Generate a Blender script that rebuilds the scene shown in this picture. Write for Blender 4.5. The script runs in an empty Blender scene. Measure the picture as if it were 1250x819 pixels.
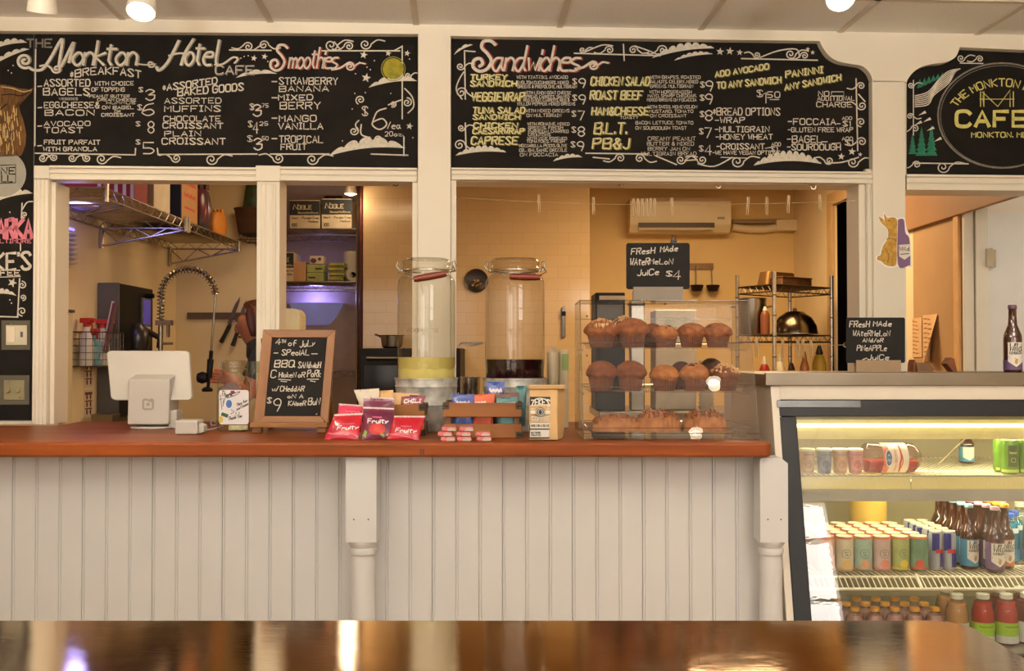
import bpy, bmesh, math, random
from math import sin, cos, pi, radians as R
from mathutils import Vector as V, Matrix
random.seed(7)
SC = bpy.context.scene
COL = SC.collection
F, CX, CY = 1250.0, 625.0, 409.5          # focal length and centre, in pixels of the 1250x819 frame
HC, PITCH = 1.32, math.atan(22.5 / 1250)  # camera height, slight upward tilt
def srgb(c):
 o = []
 for x in c[:3]:
  x = x / 255.0
  o.append(x / 12.92 if x <= .04045 else ((x + .055) / 1.055) ** 2.4)
 return (o[0], o[1], o[2], 1.0)
# ---------------------------------------------------------------- camera
cam = bpy.data.cameras.new('camera'); cam.sensor_width = 36; cam.lens = 36; cam.clip_start = .05
camo = bpy.data.objects.new('camera', cam); COL.objects.link(camo)
camo.location = (0, 0, HC); camo.rotation_euler = (pi / 2 + PITCH, 0, 0)
SC.camera = camo
# ---------------------------------------------------------------- world, exposure, lights
SC.view_settings.view_transform = 'Standard'; SC.view_settings.look = 'None'
SC.view_settings.gamma = 1; SC.view_settings.use_curve_mapping = False
SC.view_settings.exposure = -0.38
SC.cycles.max_bounces = 8; SC.cycles.transparent_max_bounces = 32; SC.cycles.glossy_bounces = 5
SC.cycles.diffuse_bounces = 4; SC.cycles.caustics_reflective = False; SC.cycles.caustics_refractive = False
SC.cycles.sample_clamp_indirect = 6; SC.cycles.use_denoising = True
w = bpy.data.worlds.new('world'); SC.world = w; w.use_nodes = True
w.node_tree.nodes['Background'].inputs[0].default_value = (.75, .85, 1, 1)
w.node_tree.nodes['Background'].inputs[1].default_value = .25
WARM = (1.0, .70, .40); WARM2 = (1.0, .78, .54); DAY = (1.0, .96, .92)
L_WINDOW = 9.5      # daylight panes in the street windows behind the camera
L_SPOT = 11.0        # each track spot over the counter
L_KITCHEN = 24.0     # kitchen ceiling fixtures
def lamp(name, kind, loc, power, color, size=.1, aim=None, spot=80, blend=.6, sizey=None):
 d = bpy.data.lights.new(name, kind); d.energy = power; d.color = color
 if kind == 'AREA':
  d.size = size
  if sizey: d.shape = 'RECTANGLE'; d.size_y = sizey
 else: d.shadow_soft_size = size
 if kind == 'SPOT': d.spot_size = R(spot); d.spot_blend = blend
 o = bpy.data.objects.new(name, d); COL.objects.link(o); o.location = loc
 if aim is not None: o.rotation_euler = (V(aim) - V(loc)).to_track_quat('-Z', 'Y').to_euler()
 return o
# kitchen fixtures and the cooler tube (their housings are built further down), then added lamps
lamp('kitchen_light', 'AREA', (-1.0, 5.0, 2.52), L_KITCHEN * .37, WARM, .5, (-1.0, 5.0, 0))
lamp('kitchen_light', 'AREA', (1.15, 5.6, 2.52), L_KITCHEN * 2.4, WARM, .8, (1.15, 5.6, 0))
lamp('door_fill_light', 'AREA', (3.2, 4.3, 2.4), 13, (1, .93, .82), .6, (3.0, 4.9, 1.0))  # added lamp, unseen and without a housing, to light the white door
lamp('cooler_tube_light', 'AREA', (1.58, 3.27, 1.105), 9, (1, .92, .58), 1.25, (1.58, 3.36, .5), sizey=.05)
lamp('cooler_shelf_fill', 'AREA', (1.58, 3.20, .915), 4.5, (1, .93, .64), 1.2, (1.58, 3.3, .3), sizey=.04)  # added under the upper shelf to brighten the lower ones
lamp('ceiling_fill', 'AREA', (-1.0, 1.0, 1.98), 125, (1, .95, .86), .30, (-1.0, 1.0, 3)); lamp('ceiling_fill', 'AREA', (1.25, 1.0, 1.98), 95, (1, .95, .86), .30, (1.25, 1.0, 3))  # unseen uplights added to lighten the cafe ceiling
# ---------------------------------------------------------------- pixel -> place
def ray(px, py):
 u, v = (px - CX) / F, (CY - py) / F
 return V((u, cos(PITCH) - v * sin(PITCH), sin(PITCH) + v * cos(PITCH)))
def at(px, py, Y):
 d = ray(px, py); t = Y / d.y
 return V((d.x * t, Y, HC + d.z * t))
KW, YW = .055, 3.74                        # the menu wall: Y = YW + KW * X
WU = V((1, KW, 0)).normalized(); WN = V((KW, -1, 0)).normalized()
def atw(px, py, off=0.0):                  # point on the menu wall, off metres in front of it
 d = ray(px, py); y0 = YW - off * math.sqrt(1 + KW * KW)
 t = y0 / (d.y - KW * d.x)
 return V((d.x * t, d.y * t, HC + d.z * t))
ZC = at(600, 540, 2.9).z                   # counter top height
def onc(px, py, z=None):
 z = ZC if z is None else z
 d = ray(px, py); t = (z - HC) / d.z
 return V((d.x * t, d.y * t, z))
# ---------------------------------------------------------------- materials
MATS = {}
def mat(name, c, rough=.5, metal=0, var=.08, sc=14, bump=0, stretch=(1, 1, 1), c2=None, emit=0, spec=.5, coat=0, trans=0, detail=4, sss=0):
 if name in MATS: return MATS[name]
 m = bpy.data.materials.new(name); m.use_nodes = True; nt = m.node_tree; nd = nt.nodes
 b = nd['Principled BSDF']; MATS[name] = m
 a = srgb(c); e = srgb(c2) if c2 else None
 tc = nd.new('ShaderNodeTexCoord'); mp = nd.new('ShaderNodeMapping'); mp.inputs['Scale'].default_value = stretch
 no = nd.new('ShaderNodeTexNoise'); no.inputs['Scale'].default_value = sc; no.inputs['Detail'].default_value = detail
 nt.links.new(tc.outputs['Object'], mp.inputs[0]); nt.links.new(mp.outputs[0], no.inputs['Vector'])
 cr = nd.new('ShaderNodeValToRGB'); cr.color_ramp.elements[0].position = .3; cr.color_ramp.elements[1].position = .7
 cr.color_ramp.elements[0].color = a if e else tuple(x * (1 - var) for x in a[:3]) + (1,)
 cr.color_ramp.elements[1].color = e if e else tuple(min(1, x * (1 + var)) for x in a[:3]) + (1,)
 nt.links.new(no.outputs[0], cr.inputs[0]); nt.links.new(cr.outputs[0], b.inputs['Base Color'])
 b.inputs['Roughness'].default_value = rough; b.inputs['Metallic'].default_value = metal
 b.inputs['Specular IOR Level'].default_value = spec; b.inputs['Coat Weight'].default_value = coat
 b.inputs['Transmission Weight'].default_value = trans
 if emit:
  b.inputs['Emission Color'].default_value = a; b.inputs['Emission Strength'].default_value = emit
 if bump:
  bp = nd.new('ShaderNodeBump'); bp.inputs['Strength'].default_value = bump; bp.inputs['Distance'].default_value = .01
  nt.links.new(no.outputs[0], bp.inputs['Height']); nt.links.new(bp.outputs[0], b.inputs['Normal'])
 return m
def glassmat(name, tint=(.97, .97, .95), edge=(.62, .62, .55), ior=1.45, gloss=1.0, rough=0.0, bump=.04):
 m = bpy.data.materials.new(name); m.use_nodes = True; nt = m.node_tree; nd = nt.nodes
 nd.remove(nd['Principled BSDF']); out = nd['Material Output']
 tr = nd.new('ShaderNodeBsdfTransparent'); gl = nd.new('ShaderNodeBsdfGlossy'); gl.inputs['Roughness'].default_value = rough
 lw = nd.new('ShaderNodeLayerWeight'); lw.inputs['Blend'].default_value = .35
 mx = nd.new('ShaderNodeMixRGB'); mx.inputs[1].default_value = tuple(tint) + (1,); mx.inputs[2].default_value = tuple(edge) + (1,)
 no = nd.new('ShaderNodeTexNoise'); no.inputs['Scale'].default_value = 30
 bp = nd.new('ShaderNodeBump'); bp.inputs['Strength'].default_value = bump
 nt.links.new(no.outputs[0], bp.inputs['Height']); nt.links.new(bp.outputs[0], gl.inputs['Normal'])
 nt.links.new(lw.outputs['Facing'], mx.inputs[0]); nt.links.new(mx.outputs[0], tr.inputs[0])
 lf = nd.new('ShaderNodeLayerWeight'); lf.inputs['Blend'].default_value = .5   # 1 - cos, the same on both faces
 f0 = ((ior - 1) / (ior + 1)) ** 2 * gloss
 pw = nd.new('ShaderNodeMath'); pw.operation = 'POWER'; pw.inputs[1].default_value = 5; nt.links.new(lf.outputs['Facing'], pw.inputs[0])
 mu = nd.new('ShaderNodeMath'); mu.operation = 'MULTIPLY_ADD'; mu.inputs[1].default_value = .75; mu.inputs[2].default_value = f0; mu.use_clamp = True
 nt.links.new(pw.outputs[0], mu.inputs[0])
 ms = nd.new('ShaderNodeMixShader'); nt.links.new(mu.outputs[0], ms.inputs[0])
 nt.links.new(tr.outputs[0], ms.inputs[1]); nt.links.new(gl.outputs[0], ms.inputs[2]); nt.links.new(ms.outputs[0], out.inputs[0])
 MATS[name] = m; return m
def woodmat(name, c, c2, rough=.4, axis=0, sc=9, coat=0):
 m = mat(name, c, rough, 0, c2=c2, sc=sc, stretch=tuple(.12 if i == axis else 1.6 for i in range(3)), detail=8, coat=coat)
 return m
# ---------------------------------------------------------------- mesh builder
class MB:
 def __init__(s): s.v = []; s.f = []
 def add(s, vs, fs):
  n = len(s.v); s.v += [tuple(v) for v in vs]; s.f += [tuple(i + n for i in f) for f in fs]; return s
 def box(s, x0, x1, y0, y1, z0, z1, M=None):
  vs = [V((x, y, z)) for z in (z0, z1) for y in (y0, y1) for x in (x0, x1)]
  if M: vs = [M @ v for v in vs]
  return s.add(vs, [(0, 2, 3, 1), (4, 5, 7, 6), (0, 1, 5, 4), (2, 6, 7, 3), (0, 4, 6, 2), (1, 3, 7, 5)])
 def lathe(s, prof, n=24, c=(0, 0, 0), M=None, flute=0, fn=0, wob=None):
  vs = []; fs = []; rows = []
  for r, z in prof:
   if r < 1e-6: rows.append([len(vs)]); vs.append(V((c[0], c[1], c[2] + z))); continue
   row = []
   for k in range(n):
    a = 2 * pi * k / n; rr = r * (1 + flute * cos(fn * a)) if flute else r
    if wob: rr *= 1 + wob(a, z)
    row.append(len(vs)); vs.append(V((c[0] + rr * cos(a), c[1] + rr * sin(a), c[2] + z)))
   rows.append(row)
  for a, b in zip(rows, rows[1:]):
   for k in range(n):
    k2 = (k + 1) % n
    if len(a) == 1 and len(b) == 1: continue
    if len(a) == 1: fs.append((a[0], b[k2], b[k]))
    elif len(b) == 1: fs.append((a[k], a[k2], b[0]))
    else: fs.append((a[k], a[k2], b[k2], b[k]))
  if M: vs = [M @ v for v in vs]
  return s.add(vs, fs)
 def tube(s, pts, r, n=6, closed=False, caps=True):
  pts = [V(p) for p in pts]; N = len(pts); rr = r if isinstance(r, (list, tuple)) else [r] * N
  vs = []; fs = []; up = None
  for i, p in enumerate(pts):
   t = (pts[(i + 1) % N] - pts[i - 1]) if closed else (pts[min(i + 1, N - 1)] - pts[max(i - 1, 0)])
   t = t.normalized() if t.length > 1e-9 else V((0, 0, 1))
   if up is None: up = V((0, 0, 1)) if abs(t.z) < .9 else V((1, 0, 0))
   a = up - t * up.dot(t)
   a = a.normalized() if a.length > 1e-6 else t.orthogonal().normalized()
   up = a; b = t.cross(a)
   for k in range(n):
    q = 2 * pi * k / n; vs.append(p + (a * cos(q) + b * sin(q)) * rr[i])
  for i in range(N if closed else N - 1):
   j = (i + 1) % N
   for k in range(n):
    k2 = (k + 1) % n; fs.append((i * n + k, i * n + k2, j * n + k2, j * n + k))
  if caps and not closed: fs += [tuple(range(n - 1, -1, -1)), tuple((N - 1) * n + k for k in range(n))]
  return s.add(vs, fs)
 def prism(s, poly, fn, d):             # poly in 2D; fn(u, v, w) -> 3D; extruded from w=0 to w=d
  n = len(poly); vs = [fn(u, v, 0) for u, v in poly] + [fn(u, v, d) for u, v in poly]
  fs = [tuple(range(n)), tuple(range(2 * n - 1, n - 1, -1))] + [(i, n + i, n + (i + 1) % n, (i + 1) % n) for i in range(n)]
  return s.add(vs, fs)
 def grid(s, fn, nu, nv):
  vs = [fn(i / nu, j / nv) for j in range(nv + 1) for i in range(nu + 1)]
  fs = [(j * (nu + 1) + i, j * (nu + 1) + i + 1, (j + 1) * (nu + 1) + i + 1, (j + 1) * (nu + 1) + i) for j in range(nv) for i in range(nu)]
  return s.add(vs, fs)
 def build(s, name, m, parent=None, smooth=False, bevel=0, seg=2, kind=None, label=None, angle=40, fix=True):
  me = bpy.data.meshes.new(name); me.from_pydata(s.v, [], s.f); me.validate()
  if fix:
   bm = bmesh.new(); bm.from_mesh(me); bmesh.ops.recalc_face_normals(bm, faces=bm.faces); bm.to_mesh(me); bm.free()
  if m is not None: me.materials.append(m)
  o = bpy.data.objects.new(name, me); COL.objects.link(o)
  if smooth:
   me.polygons.foreach_set('use_smooth', [True] * len(me.polygons)); me.set_sharp_from_angle(angle=R(angle))
  if bevel:
   b = o.modifiers.new('bevel', 'BEVEL'); b.width = bevel; b.segments = seg; b.limit_method = 'ANGLE'
   if smooth is False:
    me.polygons.foreach_set('use_smooth', [True] * len(me.polygons)); b.harden_normals = True
  if parent is not None: o.parent = parent
  if kind: o['kind'] = kind
  if label: o['label'] = label
  return o
def tag(o, label, cat, group=None):
 o['label'] = label; o['category'] = cat
 if group: o['group'] = group
 return o
def thing(name, label, cat, loc=(0, 0, 0), rz=0, group=None):
 o = bpy.data.objects.new(name, None); COL.objects.link(o); o.empty_display_size = .05
 o.location = loc; o.rotation_euler = (0, 0, rz)
 return tag(o, label, cat, group)
def fix_parent(o, root):                   # o was built where it stands: hang it under its thing without moving it
 o.parent = root; o.matrix_parent_inverse = (Matrix.Translation(root.location) @ Matrix.Rotation(root.rotation_euler.z, 4, 'Z')).inverted()
def dup(root, loc, rz=None, label=None, group=None, scale=None):
 r = root.copy(); COL.objects.link(r); r.location = loc
 if rz is not None: r.rotation_euler = (0, 0, rz)
 if label: r['label'] = label
 if group: r['group'] = group
 if scale: r.scale = scale
 for ch in list(root.children):
  c = ch.copy(); COL.objects.link(c); c.parent = r
  for g in list(ch.children):
   d = g.copy(); COL.objects.link(d); d.parent = c
 return r
def remat(root, part, m):                  # give one copy's part its own material
 for ch in root.children:
  if ch.name.split('.')[0] == part:
   ch.data = ch.data.copy(); ch.data.materials.clear(); ch.data.materials.append(m)
def arc(cx, cy, r, a0, a1, n=12): return [(cx + r * cos(R(a0 + (a1 - a0) * i / n)), cy + r * sin(R(a0 + (a1 - a0) * i / n))) for i in range(n + 1)]
def rrect(x0, x1, y0, y1, r, n=5):
 return arc(x1 - r, y0 + r, r, -90, 0, n) + arc(x1 - r, y1 - r, r, 0, 90, n) + arc(x0 + r, y1 - r, r, 90, 180, n) + arc(x0 + r, y0 + r, r, 180, 270, n)
ORD = ['first', 'second', 'third', 'fourth', 'fifth', 'sixth', 'seventh', 'eighth', 'ninth', 'tenth']
# ---------------------------------------------------------------- hand lettering: stroke alphabet on a 4 x 6 grid
GL = {
'A':'00 26 40|12 32','B':'00 06 26|~26 46 44 23 23|03 23|~23 43 40 20 20|20 00','C':'~45 36 16 05 01 10 30 41','D':'00 06 16|~16 36 44 42 30 10 10|10 00',
'E':'46 06 00 40|03 33','F':'46 06 00|03 33','G':'~45 36 16 05 01 10 30 41|41 43 23','H':'06 00|46 40|03 43','I':'06 26|16 10|00 20','J':'~36 31 20 10 01',
'K':'06 00|46 03 40','L':'06 00 40','M':'00 06 23 46 40','N':'00 06 40 46','O':'~16 05 01 10 30 41 45 36 16','P':'00 06 26|~26 46 44 23 23|23 03',
'Q':'~16 05 01 10 30 41 45 36 16|32 50','R':'00 06 26|~26 46 44 23 23|03 23 40','S':'~45 36 16 05 14 32 41 30 10 01','T':'06 46|26 20','U':'~06 01 10 30 41 46',
'V':'06 20 46','W':'06 10 24 30 46','X':'06 40|46 00','Y':'06 23 46|23 20','Z':'06 46 00 40',
'0':'~16 05 01 10 20 31 35 26 16','1':'05 16 10','2':'~05 16 26 35 33 00|00 30','3':'~05 16 26 35 24 13|~13 33 32 31 20 10 01','4':'30 36 02 42',
'5':'36 06 03|~03 23 32 31 20 00','6':'~36 15 02 01 10 20 31 32 23 02','7':'06 36 10','8':'~13 04 05 16 26 35 34 23 13 02 01 10 20 31 32 23',
'9':'~33 13 04 05 16 26 35 33 20','$':'~45 36 16 05 14 32 41 30 10 01|26 20','&':'~40 15 26 35 02 11 10 30 43','/':'00 36','.':'00 01','-':'03 33','~':'03 43',
',':'01 00','\'':'06 05','*':'02 24|04 22|15 11',':':'01 02|04 05','!':'06 02|01 00','+':'03 43|25 21','(':'~26 04 02 20','>':'05 43 01','_':'00 40',
'a':'~33 13 02 01 10 20 32|33 31 40','b':'06 00|~02 13 23 32 31 20 10 01','c':'~32 23 13 02 01 10 20 31','d':'~33 13 02 01 10 20 32|36 31 40','e':'~02 32 33 13 02 01 10 30',
'f':'~36 26 15 10|03 33','g':'~33 13 02 11 31|~33 31 20 00','h':'06 00|~02 13 23 32 30','i':'03 00|05 04','j':'23 20 00','k':'06 00|33 02 30','l':'~16 11 20 20',
'm':'03 00|~02 13 22 20|~22 33 42 40','n':'03 00|~02 13 23 32 30','o':'~13 02 01 10 20 31 32 23 13','p':'03 00|~03 23 32 21 01','q':'~33 13 02 11 31|33 30',
'r':'03 00|~02 13 23 32','s':'~33 13 02 31 20 00','t':'15 11 20|04 34','u':'~03 01 10 20 32|33 30','v':'03 10 33','w':'03 10 22 30 43','x':'03 30|33 00','y':'03 11 33|33 00','z':'03 33 00 30'}
def smooth(pts, k=4):
 P = [pts[0]] + list(pts) + [pts[-1]]; out = []
 for i in range(1, len(P) - 2):
  a, b, c, d = P[i - 1], P[i], P[i + 1], P[i + 2]
  for j in range(k):
   t = j / k
   out.append(tuple(.5 * (2 * b[q] + (c[q] - a[q]) * t + (2 * a[q] - 5 * b[q] + 4 * c[q] - d[q]) * t * t + (3 * b[q] - a[q] - 3 * c[q] + d[q]) * t ** 3) for q in (0, 1)))
 return out + [tuple(pts[-1])]
_G = {}
def glyph(ch):
 if ch not in _G:
  st = []
  for s in GL.get(ch, GL.get(ch.upper(), '')).split('|'):
   if not s: continue
   sm = s[0] == '~'; p = [(int(q[0]), int(q[1])) for q in s.lstrip('~').split()]
   st.append(smooth(p) if sm else p)
  wd = max([x for q in st for x, y in q], default=1.5)
  _G[ch] = (st, wd)
 return _G[ch]
class Ink:
 """Painted or chalked strokes: flat ribbons laid on a surface. fn(u, v) -> place; dy = -1 when v runs downward."""
 def __init__(s, fn, dy=-1): s.fn = fn; s.dy = dy; s.mb = MB()
 def line(s, pts, w, taper=False):
  pts = [V((p[0], p[1])) for p in pts]; N = len(pts)
  if N < 2: return s
  L = []; Rr = []
  for i, p in enumerate(pts):
   t = pts[min(i + 1, N - 1)] - pts[max(i - 1, 0)]
   if t.length < 1e-9: t = V((1, 0))
   n = V((-t.y, t.x)).normalized(); h = w / 2
   if taper: h *= .35 + .65 * sin(pi * min(1, max(0, (i + .3) / N)))
   if i in (0, N - 1): p = p + t.normalized() * (h * .6 if i else -h * .6)
   L.append(p + n * h); Rr.append(p - n * h)
  s.mb.add([s.fn(q.x, q.y) for q in L + Rr], [(i, i + 1, N + i + 1, N + i) for i in range(N - 1)]); return s
 def poly(s, pts): s.mb.add([s.fn(*p) for p in pts], [tuple(range(len(pts)))]); return s
 def layout(s, txt, gap):
  x = 0; out = []
  for ch in txt:
   if ch == ' ': x += 2.6; continue
   st, wd = glyph(ch); out.append((x, st)); x += wd + gap
  return out, max(x - gap, .5)
 def text(s, txt, x0, x1, yb, h, w=1.1, y1=None, shear=0, gap=1.5, bow=0, jit=.0):
  if txt == '~':      # unreadable print: a running squiggle
   n = 26; return s.line([(x0 + (x1 - x0) * i / n, yb + s.dy * h * (.35 + .3 * sin(i * 1.9) + .14 * sin(i * .8 + 1))) for i in range(n + 1)], w)
  out, W = s.layout(txt, gap); sx = (x1 - x0) / W; y1 = yb if y1 is None else y1
  for x, st in out:
   j = random.uniform(-jit, jit) * h
   for q in st:
    pp = []
    for a, b in q:
     xx = x + a; t = xx / W
     base = yb + (y1 - yb) * t - s.dy * 0 + s.dy * bow * (1 - (2 * t - 1) ** 2)
     pp.append((x0 + xx * sx + shear * b / 6 * h, base + s.dy * (b / 6 * h + j)))
    s.line(pp, w)
  return s
 def arctext(s, txt, cx, cy, rx, ry, a0, a1, h, w=1.2, gap=1.5):
  out, W = s.layout(txt, gap)
  for x, st in out:
   for q in st:
    pp = []
    for a, b in q:
     t = R(a0 + (a1 - a0) * (x + a) / W); k = b / 6 * h
     pp.append((cx + (rx + k) * cos(t), cy + s.dy * (ry + k) * sin(t)))
    s.line(pp, w)
  return s
 def spiral(s, cx, cy, r, turns=1.6, a0=0, cw=1, w=1.2, tail=None):
  n = int(20 * turns); p = []
  for i in range(n + 1):
   t = i / n; a = R(a0) + cw * 2 * pi * turns * t; rr = r * (1 - .86 * t)
   p.append((cx + rr * cos(a), cy + rr * sin(a) * .95))
  if tail is None and r >= 4 and abs(cos(R(a0))) > .7:
   q = p[0]; g = 1 if cos(R(a0)) > 0 else -1
   p = smooth([(q[0] + g * r * 2.4, q[1] - cw * g * r * .55), (q[0] + g * r * 1.1, q[1] - cw * g * r * .75), q], 4)[:-1] + p
  if tail: p = smooth([tail] + [((tail[0] + p[0][0]) / 2, (tail[1] + p[0][1]) / 2 + 1.2)] + [p[0]], 3)[:-1] + p
  return s.line(p, w)
 def star(s, cx, cy, r, a=0):
  p = [(cx + (r if k % 2 == 0 else r * .42) * sin(a + k * pi / 5), cy + s.dy * (r if k % 2 == 0 else r * .42) * cos(a + k * pi / 5)) for k in range(10)]
  for k in range(10): s.poly([(cx, cy), p[k], p[(k + 1) % 10]])
  return s
 def disc(s, cx, cy, rx, ry=None, n=18):
  ry = ry or rx; c = [(cx + rx * cos(2 * pi * k / n), cy + ry * sin(2 * pi * k / n)) for k in range(n)]; h = [((x + cx) / 2, (y + cy) / 2) for x, y in c]
  for k in range(n): j = (k + 1) % n; s.poly([c[k], c[j], h[j], h[k]]).poly([h[k], h[j], (cx, cy)])
  return s
 def ring(s, cx, cy, rx, ry, w, n=48): return s.line([(cx + rx * cos(2 * pi * k / n), cy + ry * sin(2 * pi * k / n)) for k in range(n + 1)], w)
 def cloud(s, x0, y0, x1, y1, bumps, h):     # puffs along a swooping underside
  n = 96; up = []; lo = []
  for i in range(n + 1):
   t = i / n; x = x0 + (x1 - x0) * t; y = y0 + (y1 - y0) * t - h * .55 * sin(pi * t) ** .8
   bb = bumps * 1.3 * t % 1; b = (1 - (2 * bb - 1) ** 2) ** .5 * h * .42 * sin(pi * t) ** .7 if 0 < t < 1 else 0
   up.append((x, y - b)); lo.append((x, y + h * .30 * sin(pi * t) ** .7))
  for i in range(n): s.poly([up[i], up[i + 1], lo[i + 1], lo[i]])
  return s
 def done(s, name, m, parent=None, label=None): return s.mb.build(name, m, parent, fix=False, label=label)
# ================================================================ SETTING
cream = mat('cream_paint', (236, 227, 208), .45, var=.02, sc=6)
white_paint = mat('white_paint', (226, 222, 214), .45, var=.03, sc=5, bump=.02)
ceil_m = mat('ceiling_tile', (248, 244, 236), .95, var=.06, sc=160, bump=.05)
tbar_m = mat('ceiling_bar', (214, 202, 184), .6, var=.04)
kwall = mat('kitchen_wall', (228, 207, 164), .6, var=.04, sc=4)
gold_wall = mat('kitchen_back_paint', (222, 190, 126), .6, var=.04, sc=4)
brown_wall = mat('brown_paint', (180, 144, 102), .55, var=.05, sc=5)
brown_trim = mat('brown_trim_paint', (160, 118, 80), .5, var=.05, sc=5)
room_shade = mat('room_shade', (26, 20, 17), .8, var=.2)  # the store room's shade is put into its wall colour
def struct(o): o['kind'] = 'structure'; return o
WB = V((0, YW, 0))
def ws(px, py, off): return (atw(px, py, off) - WB).dot(WU)
def wbox(mb, x0, x1, y0, y1, off, depth, yr=None):   # a box on the menu wall, edges given by pixels, truly vertical and level
 ym = (y0 + y1) / 2 if yr is None else yr; xm = (x0 + x1) / 2
 s0, s1 = ws(x0, ym, off), ws(x1, ym, off); z1, z0 = atw(xm, y0, off).z, atw(xm, y1, off).z
 return wboxs(mb, s0, s1, z0, z1, off, depth)
def wboxs(mb, s0, s1, z0, z1, off, depth):
 vs = [WB + WU * s + WN * o + V((0, 0, z)) for z in (z0, z1) for o in (off, off - depth) for s in (s0, s1)]
 return mb.add(vs, [(0, 2, 3, 1), (4, 5, 7, 6), (0, 1, 5, 4), (2, 6, 7, 3), (0, 4, 6, 2), (1, 3, 7, 5)])
def wfn(off): return lambda u, v, w=0: atw(u, v, off) - WN * w
ZCEIL = 2.512
# floor and ceilings
floor_m = woodmat('floor_wood', (196, 168, 134), (170, 138, 104), .45, axis=1, sc=5)
struct(MB().box(-3.2, 4.2, -1.06, 8.2, -.06, 0).build('floor', floor_m))
a = math.atan(KW); RW = Matrix.Rotation(a, 4, 'Z')
m = MB(); m.add([(-3.2, -1.06, ZCEIL), (3.2, -1.06, ZCEIL), (3.2, 3.95, ZCEIL), (-3.2, 3.6, ZCEIL), (-3.2, -1.06, ZCEIL + .05), (3.2, -1.06, ZCEIL + .05), (3.2, 3.95, ZCEIL + .05), (-3.2, 3.6, ZCEIL + .05)],
 [(0, 1, 2, 3), (7, 6, 5, 4), (0, 4, 5, 1), (1, 5, 6, 2), (2, 6, 7, 3), (3, 7, 4, 0)])
struct(m.build('ceiling', ceil_m))
s_seams = [ws(x, 30, 0) for x in (332.5, 508, 683, 859, 1024, 1186)]
dstep = (s_seams[-1] - s_seams[0]) / 5
for k in range(-4, 8):
 s = s_seams[0] + dstep * k
 p = WB + WU * s; q = p + WN * 4.6
 if -3 < p.x < 3 and -3 < q.x < 3.1:
  m = MB(); n = WU * .011
  m.prism([(0, 0), (1, 0), (1, 1), (0, 1)], lambda u, v, w: (p + WN * .005 - n + n * 2 * u) * (1 - v) + (q - n + n * 2 * u) * v + V((0, 0, ZCEIL - .004 + w)), .0035)
  struct(m.build('trim_9', tbar_m))
for k in range(1, 9):
 o0 = -.1 + k * .5
 m = MB(); wboxs(m, -2.9, 2.9, ZCEIL - .004, ZCEIL - .0005, o0, .022); struct(m.build('trim_8', tbar_m))
# cafe shell behind the camera: side walls and a street wall with three windows
wallm = mat('cafe_wall', (222, 208, 184), .6, var=.03, sc=4)
struct(MB().box(-3.26, -3.2, -1.0, 3.5, 0, ZCEIL).build('wall_left', wallm))
struct(MB().box(3.2, 3.26, -1.0, 3.9, 0, ZCEIL).build('wall_right', wallm))
pane_m = mat('daylight_pane', (255, 250, 245), .4, emit=L_WINDOW, var=.0); dimpane_m = mat('dimmed_pane', (255, 248, 240), .6, emit=L_WINDOW * .33, var=.02)  # first two panes only dimmed to even out the daylight; no blinds hang there
m = MB(); WX = [(-2.6, -1.3), (-.95, .35), (.85, 2.29)]; WZ = (.85, 2.475); WZH = (1.45, 2.475)  # third window's sill raised to cut down its daylight
xs = [-3.2] + [v for q in WX for v in q] + [3.2]
for i in range(0, len(xs), 2): m.box(xs[i], xs[i + 1], -1.06, -1.0, 0, ZCEIL)
for q in WX: m.box(q[0], q[1], -1.06, -1.0, 0, (WZH if q is WX[2] else WZ)[0]); m.box(q[0], q[1], -1.06, -1.0, WZ[1], ZCEIL)
struct(m.build('wall_back', wallm))
for k, q in enumerate(WX):
 WZ = WZH if k == 2 else WZ
 m = MB(); m.box(q[0], q[1], -1.05, -1.04, *WZ); pane = m.build('pane', pane_m if k == 2 else dimpane_m)
 m = MB(); t = .05
 m.box(q[0], q[0] + t, -1.04, -.97, *WZ).box(q[1] - t, q[1], -1.04, -.97, *WZ).box(q[0], q[1], -1.04, -.97, WZ[0], WZ[0] + t).box(q[0], q[1], -1.04, -.97, WZ[1] - t, WZ[1])
 for zz in (1.3, 1.73, 2.16): m.box(q[0], q[1], -1.04, -.99, zz - .012, zz + .012)
 fr = struct(m.build('window_%d' % (k + 1), white_paint)); pane.parent = fr
# --- the menu wall: header slab, left panel, posts, frames
m = MB(); zt = ZCEIL; zb = atw(500, 221, 0).z
sL, sR = -3.12, 3.12; s2 = ws(1080, 225, 0); zb4 = atw(1180, 233, 0).z
s0 = ws(52, 300, 0)
wboxs(m, s0, s2, zb, zt, 0, .12); wboxs(m, s2, sR, zb4, zt, 0, .12); wboxs(m, sL, s0, ZC + .001, zt, 0, .12)
struct(m.build('wall_front', cream))
def topline(x): return 41.5 + (x - 0) * (60.5 - 41.5) / 1250
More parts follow.
